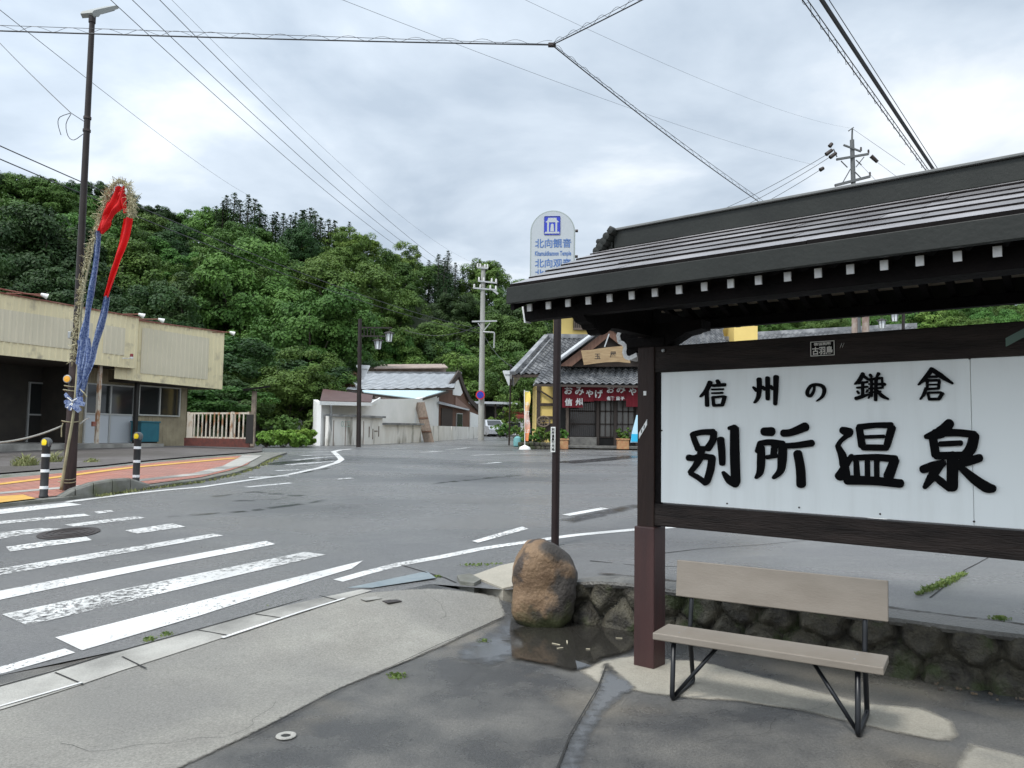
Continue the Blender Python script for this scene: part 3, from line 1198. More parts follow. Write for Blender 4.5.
A = ((680, 410), 6.827)
B = ((820, 400), 5.389)
Cc = ((690, 360), 7.314)
D = ((830, 355), 7.314)
chars = [
    (A, [([(88, 165), (105, 215), (128, 268)], (34, 40)), ([(92, 166), (150, 152), (228, 150)], (36, 38, 44)),
         ([(234, 155), (225, 210), (192, 262)], (42, 46)), ([(118, 262), (190, 262)], 34),
         ([(62, 325), (100, 328), (150, 315), (222, 325)], (44, 40, 42, 42)), ([(222, 325), (212, 400), (188, 480), (172, 500)], (46, 50, 46, 34)),
         ([(178, 500), (128, 462), (75, 432)], (36, 34, 30)), ([(152, 262), (140, 320), (112, 375), (72, 425)], (44, 50, 40, 30))]),
    ((A), [([(280, 200), (288, 280), (292, 366)], (46, 46, 38)), ([(340, 125), (375, 118)], (26, 38)),
           ([(376, 128), (377, 300), (384, 490)], (56, 62, 60)), ([(384, 500), (340, 478), (298, 425)], (60, 50, 20))]),
    (A, [([(575, 147), (628, 147)], (56, 62)), ([(708, 158), (765, 152), (858, 114)], (50, 50, 62)),
         ([(552, 225), (538, 280)], (40, 46)), ([(556, 226), (620, 220), (700, 236)], (38, 42, 56)),
         ([(556, 260), (556, 360), (548, 425), (522, 462)], (50, 54, 46, 20)), ([(598, 322), (660, 312)], 30),
         ([(650, 240), (640, 310)], (46, 40)), ([(706, 245), (700, 340), (688, 415), (642, 462)], (54, 60, 48, 24)),
         ([(705, 245), (800, 240), (902, 226)], (36, 42, 48)), ([(806, 295), (825, 400), (830, 508)], (56, 60, 62))]),
    (B, [([(122, 162), (158, 176)], (38, 54)), ([(150, 190), (112, 222), (97, 250)], (28, 22, 26)), ([(98, 250), (122, 300), (128, 350)], (26, 44, 40)),
         ([(172, 300), (142, 350), (108, 412)], (24, 36, 54)), ([(213, 150), (228, 245)], (36, 40)), ([(212, 146), (300, 136), (385, 136)], (34, 30, 34)),
         ([(388, 150), (362, 248)], (44, 36)), ([(235, 255), (360, 257)], 34), ([(245, 199), (345, 196)], 20),
         ([(172, 312), (300, 308), (405, 318)], (30, 36, 42)), ([(196, 320), (202, 425)], (26, 34)), ([(257, 320), (258, 425)], 27),
         ([(307, 320), (308, 425)], 27), ([(405, 325), (372, 410)], (48, 56)), ([(150, 430), (300, 436), (436, 450)], (52, 46, 46)),
         ([(150, 360), (152, 420)], (14, 30))]),
    (B, [([(700, 125), (650, 175), (572, 198)], (52, 66, 26)), ([(608, 195), (625, 295)], (44, 46)), ([(620, 178), (740, 176), (832, 186)], (44, 40, 40)),
         ([(832, 195), (815, 260), (780, 302)], (56, 60, 50)), ([(650, 237), (760, 232)], 30), ([(628, 300), (790, 298)], 42),
         ([(716, 300), (714, 470)], (62, 60)), ([(700, 478), (655, 440), (600, 395)], (34, 40, 30)), ([(556, 374), (610, 355), (665, 340)], (44, 48, 40)),
         ([(642, 352), (600, 420), (566, 470)], (54, 48, 24)), ([(862, 312), (800, 330), (745, 345)], (44, 50, 40)),
         ([(745, 350), (825, 420), (895, 468), (935, 478)], (28, 50, 58, 42))]),
    (Cc, [([(150, 165), (120, 225), (78, 268)], (34, 30, 12)), ([(125, 225), (128, 332)], (26, 28)), ([(203, 152), (211, 168)], (24, 28)), ([(168, 188), (256, 181)], (20, 26)),
          ([(165, 216), (245, 213)], 14), ([(165, 243), (240, 240)], 14), ([(170, 275), (177, 330)], 20), ([(170, 273), (250, 266)], 18),
          ([(257, 270), (240, 328)], (26, 24)), ([(175, 332), (238, 330)], 20)]),
    (Cc, [([(508, 142), (510, 210), (500, 275), (474, 312)], (36, 34, 28, 14)), ([(466, 200), (490, 222)], (16, 28)), ([(570, 132), (571, 285)], (32, 28)),
          ([(535, 198), (550, 216)], 22), ([(632, 125), (630, 220), (626, 322)], (38, 34, 26)), ([(592, 192), (606, 212)], 22)]),
    (Cc, [([(912, 186), (908, 225), (885, 262), (862, 252), (864, 222), (890, 188), (935, 180), (975, 196), (984, 232), (966, 272), (926, 302)],
           (16, 18, 22, 26, 24, 22, 22, 28, 26, 20, 6))]),
    (D, [([(243, 138), (215, 188), (182, 214)], (28, 30, 10)), ([(240, 145), (268, 170), (290, 184)], (20, 22, 14)), ([(208, 207), (276, 197)], 16), ([(200, 240), (276, 232)], 15),
         ([(241, 200), (241, 295)], 22), ([(203, 266), (212, 280)], 16), ([(277, 256), (270, 272)], 14), ([(192, 318), (232, 306), (282, 288)], (26, 26, 14)),
         ([(296, 146), (306, 160)], 20), ([(358, 136), (344, 162)], (24, 16)), ([(288, 180), (384, 168)], 17), ([(288, 213), (402, 214)], (12, 22)),
         ([(382, 172), (388, 240)], 14), ([(290, 246), (386, 240)], 15), ([(290, 276), (372, 266)], 12), ([(306, 180), (306, 300)], 18), ([(340, 170), (336, 330)], 22),
         ([(302, 280), (284, 318)], (18, 8)), ([(348, 262), (385, 300), (428, 322)], (18, 28, 14))]),
    (D, [([(746, 104), (702, 165), (648, 218)], (34, 34, 12)), ([(746, 104), (812, 152), (898, 208)], (30, 40, 16)), ([(720, 160), (785, 158)], 18), ([(700, 186), (800, 184)], 20),
         ([(712, 190), (714, 250)], 20), ([(802, 190), (796, 245)], 20), ([(715, 217), (795, 215)], 12), ([(714, 249), (795, 245)], 18), ([(704, 245), (690, 285), (662, 324)], (24, 24, 10)),
         ([(718, 278), (727, 322)], 18), ([(720, 276), (812, 273)], 16), ([(824, 282), (800, 320)], (28, 24)), ([(727, 324), (800, 322)], 20)]),
]
mb = None
for i, (oo, st_) in enumerate(chars):
    if i == 1:      # second half of the character 別
        brush(mb, oo[0], oo[1], st_, .0145)
        mb.build('letter', M['ink'], pn)
        continue
    mb = MB()
    brush(mb, oo[0], oo[1], st_)
    if i != 0:
        mb.build('letter', M['ink'], pn)

# little plaque and ticket on the top beam
mb = MB()
BF = .0565
pc_ = onplane(822.5, 348.5, sp(0, BF, 0), NN)
RD = -U
mb.box(pc_, (.145, .004, .092), U, NN, bev=.001)
pq = mb.build('plaque', M['black_wood'], tb)
lab = mat('plaque_lettering', (.62, .60, .55), .6)
mb = MB()
for a in (-1, 1):
    mb.box(pc_ + NN * .003 + U * (.068 * a), (.004, .002, .088), U, NN)
    mb.box(pc_ + NN * .003 + Z * (.042 * a), (.14, .002, .004), U, NN)
text(mb, '古羽鳥', pc_ + NN * .0035 - Z * .012, RD, Z, .05, .0005, .0012, w=.118)
text(mb, '信州別所', pc_ + NN * .0035 + Z * .028, RD, Z, .018, .0005, .0006, w=.10)
mb.build('plaque_lettering', lab, pq)
green = mat('weathered_green_paper', (.10, .16, .13), .7)
mb = MB()
mb.box(onplane(1017, 336.5, sp(0, BF, 0), NN), (.115, .003, .045), (RD + Z * .55).normalized(), NN)
mb.build('green_ticket', green, tb)
mb = MB()
for k in (0, .012):
    mb.box(onplane(841, 345.5, sp(0, BF, 0), NN) + RD * k, (.03, .002, .003), (RD * .4 + Z).normalized(), NN)
mb.build('scratch', lab, tb)

# ---- roof
TL, TR = .396, T2 - .6
CE, CF = 1.067, -.80      # near eave / far eave
ZR, ZE = 2.915, 2.474
slope = (ZR - ZE) / CE
M['shingle'] = mat('wet_roof_shingle', (.20, .192, .196), .26, col2=(.26, .25, .255), scale=3, stretch=(1, 1, 1), rough2=.40,
                   bump=.15, bscale=40, island=.30)
roof = None
mb = MB()
nc = 6
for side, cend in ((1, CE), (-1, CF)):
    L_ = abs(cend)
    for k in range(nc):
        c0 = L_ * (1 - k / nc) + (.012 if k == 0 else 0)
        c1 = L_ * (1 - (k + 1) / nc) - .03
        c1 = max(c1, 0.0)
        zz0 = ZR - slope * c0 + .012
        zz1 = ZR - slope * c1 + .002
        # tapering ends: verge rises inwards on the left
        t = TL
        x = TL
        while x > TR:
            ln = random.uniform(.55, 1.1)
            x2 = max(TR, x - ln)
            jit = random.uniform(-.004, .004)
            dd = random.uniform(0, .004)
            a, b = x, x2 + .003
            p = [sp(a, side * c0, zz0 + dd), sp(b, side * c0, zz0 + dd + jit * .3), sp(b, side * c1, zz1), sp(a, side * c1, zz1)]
            mb.m = 1  # butt edges take the black wood: shadow lines between courses painted in
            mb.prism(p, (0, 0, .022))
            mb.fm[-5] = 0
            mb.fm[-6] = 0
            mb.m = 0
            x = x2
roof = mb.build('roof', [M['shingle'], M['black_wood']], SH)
# boards under the shingles
mb = MB()
for side, cend in ((1, CE), (-1, CF)):
    L_ = abs(cend)
    mb.prism([sp(TL - .02, side * L_ * .985, ZR - slope * L_ - .018), sp(TR + .02, side * L_ * .985, ZR - slope * L_ - .018),
              sp(TR + .02, 0, ZR - .018), sp(TL - .02, 0, ZR - .018)], (0, 0, .016))
mb.build('ceiling_board', M['board'], roof)
# fascias
mb = MB()
mb.bar(sp(TL + .02, CE + .005, ZE - .042), sp(TR, CE + .005, ZE - .042), .035, .104, bev=.004)
mb.build('fascia', M['fascia'], roof)
zf = ZR - slope * abs(CF)
mb = MB()
mb.bar(sp(TL + .02, CF - .005, zf - .062), sp(TR, CF - .005, zf - .062), .035, .15, bev=.004)
mb.build('fascia', M['fascia'], roof)
# barge boards on both gables
for t in (TL + .02, TR - .02):
    mb = MB()
    for c in (CE, CF):
        zc = ZR - slope * abs(c)
        mb.prism([sp(t, c * .98, zc - .03), sp(t, c * .98, zc - .13), sp(t, c * .3, ZR - slope * abs(c) * .3 - .15), sp(t, 0, ZR - .13), sp(t, 0, ZR - .01)], U * -.03)
    mb.build('barge_board', M['black_wood'], roof)
# ridge box, its light coping and the end ornament
tr0 = (onplane(613.5, 236, sp(0, .08, 0), NN) - sp(0, 0, 0)).dot(U)
mb = MB()
mb.bar(sp(tr0, 0, ZR + .062), sp(TR, 0, ZR + .062), .15, .125, bev=.005)
rd = mb.build('ridge', M['fascia'], roof)
mb = MB()
mb.bar(sp(tr0 + .015, 0, ZR + .133), sp(TR, 0, ZR + .133), .19, .016, bev=.003)
mb.build('ridge_cap', mat('ridge_coping', (.17, .175, .17), .4, col2=(.11, .115, .11), scale=4), rd)
mb = MB()
# stepped scroll ornament descending from the ridge end
for i, (dt, dz, r) in enumerate(((.0, .12, .030), (.035, .085, .034), (.06, .05, .036), (.09, .018, .038), (.12, -.01, .034), (.10, .055, .024))):
    mb.lathe(sp(tr0 + dt, 0.065, ZR + dz), [(.0, -.07), (r * .8, -.065), (r, -.04), (r, .04), (r * .8, .065), (.0, .07)], 12, NN)
mb.box(sp(tr0 + .04, 0, ZR + .05), (.05, .14, .12), U, NN, bev=.01)
mb.tube([sp(tr0 - .01, .07, ZR + .13), sp(tr0 + .03, .075, ZR + .155), sp(tr0 + .05, .07, ZR + .13)], .016, 8)
mb.build('ridge_end_ornament', M['fascia'], rd, smooth='auto')
# rafters
M['tip'] = mat('white_rafter_end_paint', (.88, .88, .87), .5, col2=(.70, .70, .70), scale=20)
t0 = (onplane(529.6, 305.6, sp(0, .985, 0), NN) - sp(0, 0, 0)).dot(U)
tn = (onplane(997.4, 251.2, sp(0, .985, 0), NN) - sp(0, 0, 0)).dot(U)
step_r = (t0 - tn) / 17
rb = MB()
a0 = sp(0, .98, 2.353)
a1 = sp(0, .0, 2.353 + slope * .98)
rf_me = None
k = 0
t = t0
while t > TR + .05:
    if rf_me is None:
        rb.bar(sp(t, .98, 2.36), sp(t, 0.005, 2.36 + slope * .975), .031, .042)
        rf = rb.build('rafter', M['black_wood'], roof)
        tb_ = MB()
        tb_.bar(sp(t, .979, 2.3605), sp(t, .991, 2.3605 - .001), .033, .045)
        tp = tb_.build('white_tip', M['tip'], rf)
        rb2 = MB()
        rb2.bar(sp(t, -.005, 2.353 + slope * .975), sp(t, -.86, 2.43), .038, .05)
        rf2 = rb2.build('rafter', M['black_wood'], roof)
        rf_me = True
    else:
        for src in (rf, rf2):
            c = src.copy()
            COL.objects.link(c)
            c.parent = roof
            c.location = V(src.location) + U * (t - t0)
            if src is rf:
                d = tp.copy()
                COL.objects.link(d)
                d.parent = c
    t -= step_r
# purlins near and far, with a white painted end
tpn = (onplane(526, 311, sp(0, .88, 0), NN) - sp(0, 0, 0)).dot(U)
mb = MB()
mb.bar(sp(tpn, .87, 2.345), sp(TR + .05, .87, 2.345), .07, .10, bev=.003)
pr = mb.build('purlin', M['black_wood'], roof)
mb = MB()
mb.prism([sp(tpn + .001, .908, 2.39), sp(tpn + .001, .832, 2.39), sp(tpn - .005, .832, 2.288), sp(tpn - .02, .908, 2.282)], U * .012)
mb.build('white_end', M['tip'], pr)
mb = MB()
mb.bar(sp(tpn, -.70, 2.425), sp(TR + .05, -.70, 2.425), .06, .07, bev=.003)
mb.build('purlin', M['black_wood'], roof)
mb = MB()
mb.bar(sp(tpn, 0, 2.66), sp(TR + .05, 0, 2.66), .10, .16, bev=.003)
mb.build('ridge_purlin', M['black_wood'], roof)
# arms across the posts with carved noses
for t in (0, T2):
    mb = MB()
    prof = [(-.72, 2.45), (-.72, 2.36), (-.5, 2.31), (-.12, 2.255), (.30, 2.255), (.50, 2.255), (.58, 2.25), (.63, 2.215), (.68, 2.195), (.72, 2.20), (.74, 2.225), (.78, 2.225), (.80, 2.25),
            (.86, 2.26), (.90, 2.29), (.90, 2.31), (.60, 2.40), (.3, 2.42), (-.3, 2.45)]
    mb.prism([sp(t + .045, c, z) for c, z in prof], U * -.09)
    mb.build('carved_arm', M['black_wood'], SH)
    mb = MB()
    mb.bar(sp(t, 0, 2.30), sp(t, 0, 2.64), .11, .11, up=NN)
    mb.box(sp(t, 0, 2.215), (.30, .16, .07), U, NN, bev=.01)
    mb.prism([sp(t - .16, .07, 2.185), sp(t - .30, .07, 2.26), sp(t - .42, .07, 2.28), sp(t - .42, .07, 2.34), sp(t + .0, .07, 2.34), sp(t + .0, .07, 2.185)], NN * -.14)
    mb.build('bracket', M['black_wood'], SH)
mb = MB()
mb.bar(sp(.16, 0, 2.50), sp(T2 - .16, 0, 2.50), .10, .11, bev=.004)
mb.build('upper_beam', M['black_wood'], SH)
# white-edged nose at the left end of the beam
mb = MB()
pf = [(.06, 2.34), (.06, 2.19), (.10, 2.14), (.13, 2.115), (.155, 2.125), (.165, 2.16), (.155, 2.20), (.175, 2.225), (.205, 2.235), (.215, 2.28), (.20, 2.31), (.225, 2.335), (.22, 2.36), (.12, 2.37)]
mb.prism([sp(a, .05, z) for a, z in pf], NN * -.10)
ns = mb.build('carved_nose', M['black_wood'], SH)
mb = MB()
wp = [sp(a, 0, z) for a, z in ((.068, 2.135), (.10, 2.122), (.128, 2.112), (.158, 2.122), (.172, 2.16), (.162, 2.20), (.182, 2.222), (.212, 2.235), (.222, 2.28), (.207, 2.31), (.232, 2.335), (.228, 2.362))]
for a, b in zip(wp[:-1], wp[1:]):
    mb.bar(a + U * .012, b + U * .012 + (b - a) * .15, .102, .030, up=U)
mb.build('white_edge', M['tip'], ns)
mb = MB()
mb.lathe(sp(-.115, .058, 2.215), [(.016, 0), (.016, .014), (0, .018)], 8, NN)
mb.lathe(sp(-.135, .058, 2.15), [(.012, 0), (.012, .01), (0, .014)], 8, NN)
mb.build('bolt', M['metal'], SH)

# ------------------------------------------------------------------ arched direction sign behind the roof
M['pole_dk'] = mat('dark_brown_pole_paint', (.018, .009, .008), .45, col2=(.012, .006, .006), scale=8, spec=.3)
pb = g(555, 546, 0)
SG = empty('direction_sign', pb, 'tall arched pale direction sign with blue temple symbol on a dark pole beside the boulder', 'sign')
dS = pb.y
mb = MB()
mb.tube([pb - Z * .05, pb + Z * 3.62], .043, 14)
pole = mb.build('pole', M['pole_dk'], SG, smooth='auto')
mb = MB()
sc_ = dS / F
stc = at(555, 440, dS - .045)
mb.box(at(553, 439.5, dS - .052), (.05, .006, .27), bev=.001)
st2 = mb.build('pole_sticker', M['white'], pole)
mb = MB()
for k in range(7):
    text(mb, '別所温泉観光地'[k], at(553, 429.5 + k * 3.3, dS - .0565), (1, 0, 0), Z, .034, .0004, .001)
mb.build('sticker_lettering', M['ink'], st2)
# the plate: traced outline at real size
yaw = R(-6)
axS = V((math.cos(yaw), math.sin(yaw), 0))
nS = V((math.sin(yaw), -math.cos(yaw), 0))
cS = at(552.5, 252, dS - .09)
wS = .245
top = at(552.5, 210.5, dS - .09).z
bot = 3.12
n_ = 20
rr = wS


def splate(r, h0, off):
    zc = top - wS
    pts = [cS * 1 + axS * (r * math.cos(a)) + Z * (zc + r * math.sin(a) - cS.z) for a in [math.pi * i / n_ for i in range(n_ + 1)]]
    pts += [cS + axS * (-r) + Z * (h0 - cS.z), cS + axS * r + Z * (h0 - cS.z)]
    return [p + nS * off for p in pts]


M['signrim'] = mat('grey_sign_rim', (.30, .34, .33), .4)
mb = MB()
mb.prism(splate(wS, bot, 0), nS * -.03)
plate = mb.build('sign_plate', M['signrim'], SG)
mb = MB()
mb.prism(splate(wS - .014, bot + .014, .001), nS * .003)
M['signface'] = mat('pale_sign_face', (.44, .475, .50), .4, spec=.2)
face = mb.build('sign_face', M['signface'], plate)
M['blue'] = mat('sign_blue', (.015, .035, .42), .4)
M['bluegrey'] = mat('sign_blue_lettering', (.07, .15, .36), .45)


def spt(px, py, o=.0055):
    return onplane(px, py, cS + nS * o, nS)


c = spt(552.2, 225.5)
mb = MB()
mb.box(c, (.175, .003, .205), axS, nS, bev=.008)
icon = mb.build('pictogram', M['blue'], face)
mb = MB()   # white pagoda hall pictogram
q = lambda a, b: c + axS * a + Z * b + nS * .002


def poly(pts):
    mb.prism([q(a, b) for a, b in pts], nS * .0015)


poly([(-.045, .085), (.045, .085), (.05, .06), (.075, .035), (-.075, .035), (-.05, .06)])
poly([(-.055, .035), (-.035, .035), (-.035, -.07), (-.055, -.07)])
poly([(.055, .035), (.035, .035), (.035, -.07), (.055, -.07)])
poly([(-.075, -.07), (.075, -.07), (.085, -.09), (-.085, -.09)])
poly([(-.02, -.065), (.02, -.065), (.016, .01), (0, .022), (-.016, .01)])
mb.build('pictogram_shape', M['signface'], icon)
mb = MB()
for s_, py, wd, size in (('北向観音', 243.2, .40, .105), ('Kitamukikannon Temple', 254.0, .40, .07), ('北向观音', 263.0, .40, .10), ('北向觀音', 273.5, .40, .10)):
    text(mb, s_, spt(553, py), axS, Z, size, .0008, .0018, w=wd * (.985 if py < 300 else 1))
mb.build('sign_lettering', M['bluegrey'], face)
mb = MB()
for z in (at(575, 232, 8.3).z, at(575, 257.5, 8.3).z):
    mb.tube([cS + axS * .245 + Z * (z - cS.z) - nS * .02, cS + axS * .275 + Z * (z - cS.z) - nS * .02], .016, 8)
    mb.build('clamp', M['iron'], SG)
    mb = MB()

# ------------------------------------------------------------------ bench
BN = []
fl = gl(672, 701)
fr = gl(858, 738)
M['bplank'] = mat('taupe_bench_plank', (.200, .172, .140), .55, col2=(.235, .205, .170), scale=3, stretch=(1, 1, 3), bump=.08, bscale=40)
M['btube'] = mat('black_steel_tube', (.006, .007, .009), .35, spec=.4)
bd = (fr - fl)
bd.z = 0
BL = bd.length
bx = bd.normalized()
bn = V((bx.y, -bx.x, 0))
if bn.y > 0:
    bn = -bn       # toward the viewer
BO = (fl + fr) / 2
BO.z = 0
bench = empty('park_bench', BO, 'taupe plank bench on black tubular legs standing under the white hot spring sign', 'bench')


def bp(a, b, z):
    return BO + bx * a + bn * b + Z * z


sl_ = onplane(654.5, 633, bp(0, -.02, 0), bn)   # seat left end at front edge
sr_ = onplane(884, 664, bp(0, 0, 0), bn)
aL = (sl_ - BO).dot(bx)
aR = (sr_ - BO).dot(bx)
ZS = .385
mb = MB()
mb.box(bp((aL + aR) / 2, -.12, ZS - .02), (aR - aL, .27, .042), bx, bn, (0, 0, 1), bev=.006)
mb.build('seat', M['bplank'], bench)
c1 = onplane(677, 561, bp(0, -.37, 0), bn)
c2 = onplane(888, 579.5, bp(0, -.37, 0), bn)
c3 = onplane(675, 595.5, bp(0, -.37, 0), bn)
c4 = onplane(887, 621, bp(0, -.37, 0), bn)
print('bench', BL, aL, aR, 'back z', c1.z, c2.z, c3.z, c4.z, (c1 - BO).dot(bx), (c2 - BO).dot(bx), 'seat z', sl_.z, sr_.z)
zt_, zb_ = (c1.z + c2.z) / 2, (c3.z + c4.z) / 2
bl0, bl1 = (c1 - BO).dot(bx), (c2 - BO).dot(bx)
back = MB()
upb = (Z - bn * .12).normalized()
back.box(bp((bl0 + bl1) / 2, -.37, (zt_ + zb_) / 2), (bl1 - bl0, .026, (zt_ - zb_)), bx, upb.cross(bx), upb, bev=.005)
back.build('backrest', M['bplank'], bench)


def fil(pts, r, n=5):
    """round the corners of a polyline"""
    out = [V(pts[0])]
    for i in range(1, len(pts) - 1):
        p0, p1, p2 = V(pts[i - 1]), V(pts[i]), V(pts[i + 1])
        a = p1 + (p0 - p1).normalized() * min(r, (p0 - p1).length * .45)
        b = p1 + (p2 - p1).normalized() * min(r, (p2 - p1).length * .45)
        for k in range(n + 1):
            t = k / n
            out.append(a * (1 - t)**2 + p1 * 2 * t * (1 - t) + b * t * t)
    out.append(V(pts[-1]))
    return out


for sgn, a in ((1, -BL / 2), (-1, BL / 2)):
    mb = MB()
    mb.tube(fil([bp(a, -.03, ZS - .04), bp(a, .0, .012), bp(a + sgn * .0, -.40, .012), bp(a, -.33, ZS - .05), bp(a, -.35, ZS + .04), bp(a, -.40, zt_ - .06)], .035), .0145, 10)
    # diagonal brace up and inward from the front foot
    mb.tube([bp(a, -.02, .02), bp(a + sgn * .25, -.12, ZS - .045)], .012, 8)
    mb.box(bp(a, -.17, ZS - .044), (.03, .34, .006), bx, bn)
    mb.build('leg_frame', M['btube'], bench, smooth=True)

for a in (-BL / 2 + .02, BL / 2 - .02):
    for b_ in (-.07, -.18):
        mb = MB()
        mb.lathe(bp(a, b_, ZS + .0005), [(.006, 0), (.005, .0025), (0, .003)], 8)
        mb.build('bolt', M['metal'], bench)

# ------------------------------------------------------------------ boulder
rc = gl(543, 622)
M['rock'] = mat('ochre_boulder', (.135, .082, .045), .7, col2=(.23, .15, .085), scale=4, bump=.7, bscale=38, col3=(.050, .036, .028), scale3=3.4, lo3=.52, hi3=.57, speck=.2)
nt = M['rock'].node_tree
ge = nt.nodes.new('ShaderNodeNewGeometry')
se = nt.nodes.new('ShaderNodeSeparateXYZ')
nt.links.new(ge.outputs['Position'], se.inputs[0])
# moss stain round the foot; darker rock colour towards the right flank
no = nt.nodes.new('ShaderNodeTexNoise')
no.inputs['Scale'].default_value = 9
nt.links.new(ge.outputs['Position'], no.inputs['Vector'])
ma = nt.nodes.new('ShaderNodeMath')
ma.operation = 'MULTIPLY_ADD'
nt.links.new(no.outputs['Fac'], ma.inputs[0])
ma.inputs[1].default_value = -.35
nt.links.new(se.outputs['Z'], ma.inputs[2])
mrr = nt.nodes.new('ShaderNodeMapRange')
mrr.inputs['From Min'].default_value = .02
mrr.inputs['From Max'].default_value = -.14
nt.links.new(ma.outputs[0], mrr.inputs['Value'])
mxx = nt.nodes.new('ShaderNodeMix')
mxx.data_type = 'RGBA'
mxx.inputs['B'].default_value = (.06, .065, .025, 1)
bs = nt.nodes['Principled BSDF']
mx2 = nt.nodes.new('ShaderNodeMix')
mx2.data_type = 'RGBA'
mx2.inputs['B'].default_value = (.045, .038, .032, 1)
n9 = nt.nodes.new('ShaderNodeTexNoise')
n9.inputs['Scale'].default_value = 3.5
n9.inputs['Detail'].default_value = 6
nt.links.new(ge.outputs['Position'], n9.inputs['Vector'])
m9 = nt.nodes.new('ShaderNodeMath')
m9.operation = 'MULTIPLY_ADD'
nt.links.new(n9.outputs['Fac'], m9.inputs[0])
m9.inputs[1].default_value = .9
nt.links.new(se.outputs['X'], m9.inputs[2])
r9 = nt.nodes.new('ShaderNodeMapRange')
r9.inputs['From Min'].default_value = rc.x + .45
r9.inputs['From Max'].default_value = rc.x + .56
nt.links.new(m9.outputs[0], r9.inputs['Value'])
l9 = [l for l in nt.links if l.to_socket == bs.inputs['Base Color']][0]
nt.links.new(l9.from_socket, mx2.inputs['A'])
nt.links.new(r9.outputs['Result'], mx2.inputs['Factor'])
nt.links.new(mx2.outputs['Result'], bs.inputs['Base Color'])
lk = [l for l in nt.links if l.to_socket == bs.inputs['Base Color']][0]
nt.links.new(lk.from_socket, mxx.inputs['A'])
nt.links.new(mrr.outputs['Result'], mxx.inputs['Factor'])
nt.links.new(mxx.outputs['Result'], bs.inputs['Base Color'])
bm = bmesh.new()
bmesh.ops.create_icosphere(bm, subdivisions=5, radius=1)
rw = 62 / F * rc.y / 2
H_ = at(543, 539, rc.y).z
for v in bm.verts:
    p = v.co.normalized()
    x, y, z = p
    # column-like boulder: superellipsoid with shoulders
    e_ = .62
    r2 = (abs(x)**3.0 + abs(y)**3.0 + abs(z)**3.0)**(-1 / 3.0)
    q = p * r2
    hh = (q.z + 1) / 2
    tap = 1.0 - .02 * math.sin(hh * 5)
    if hh > .5:
        tap -= .06 * ((hh - .5) / .5)**2
    q = V((q.x * rw * tap, q.y * rw * .85 * tap, hh * (H_ + .04) - .04))
    q.x += .02 * hh - .05 * max(0, hh - .6) - (.05 * max(0, hh - .75) if q.x > 0 else 0)
    if q.x > 0:
        q.z -= .20 * max(0, hh - .5) * (q.x / rw)
    nn = noise.noise(q * 4.2 + V((3, 1, 2))) * .035 + noise.noise(q * 11) * .014 + noise.noise(q * 30) * .005
    v.co = q + p * nn
me = bpy.data.meshes.new('boulder')
bm.to_mesh(me)
bm.free()
me.shade_smooth()
me.materials.append(M['rock'])
o = bpy.data.objects.new('boulder', me)
COL.objects.link(o)
o.location = (rc.x, rc.y, 0)
tag(o, 'waist-high ochre brown boulder standing in the puddle beside the dark sign pole', 'boulder')

# ------------------------------------------------------------------ stone retaining wall
M['stone'] = mat('mossy_wall_stone', (.024, .021, .016), .7, col2=(.095, .086, .060), scale=7, bump=1.0, bscale=45, col3=(.040, .050, .018), scale3=3.4, lo3=.52, hi3=.6, speck=.3)
wallp = [V((P2.x + .02, P2.y + .12)), WA + V((-.02, .03)), WB, WC]
rnd = random.Random(3)
cells = []
Lw = sum((b - a).length for a, b in zip(wallp[:-1], wallp[1:]))
x = 0
while x < Lw + .3:
    row = 0
    z = -.02
    for row in range(2):
        cells.append((x + rnd.uniform(-.06, .06) + row * .12, z + .09 + row * .18 + rnd.uniform(-.04, .04), rnd.uniform(.6, 1)))
    x += rnd.uniform(.20, .36)


def wpt(s):
    for a, b in zip(wallp[:-1], wallp[1:]):
        l = (b - a).length
        if s <= l:
            return a + (b - a) * (s / l)
        s -= l
    return wallp[-1]


mb = MB()
nx = int(Lw / .018)
nz = 24
ztop = lambda q: z_road(q.x, q.y)
vs = []
for i in range(nx + 1):
    s = Lw * i / nx
    q = wpt(s)
    zt = ztop(q) - .015
    for j in range(nz + 1):
        z = -.05 + (zt + .05) * j / nz
        ws = s + noise.noise(V((s * 6, z * 6, 11))) * .055
        wz_ = z + noise.noise(V((s * 6, z * 6, 23))) * .045
        ds = sorted(((ws - cx_)**2 * (.6 + k_) + ((wz_ - cz) * 1.3)**2) ** .5 / (.75 + .4 * k_) for cx_, cz, k_ in cells if abs(s - cx_) < .7)
        e_ = ds[1] - ds[0]
        bulge = min(1, e_ / .11) ** .7 * .10 - (.02 if e_ < .010 else 0)
        bulge += noise.noise(V((s * 9, z * 9, 0))) * .028 + noise.noise(V((s * 25, z * 25, 4))) * .010
        n2d = V((WD.y, -WD.x))
        pp = q + n2d * (bulge - .03 + (1 - j / nz) * .05)
        vs.append(V((pp.x, pp.y, z)))
fs = [(i * (nz + 1) + j, (i + 1) * (nz + 1) + j, (i + 1) * (nz + 1) + j + 1, i * (nz + 1) + j + 1) for i in range(nx) for j in range(nz)]
mb.add(vs, fs)
o = mb.build('retaining_wall', M['stone'], smooth=True, recalc=False)
mb = MB()   # rough concrete coping
M['coping'] = mat('rough_wet_coping', (.16, .155, .14), .55, col2=(.085, .082, .075), scale=5, bump=.9, bscale=45, rough2=.35)
vs = []
nseg = int(Lw / .05)
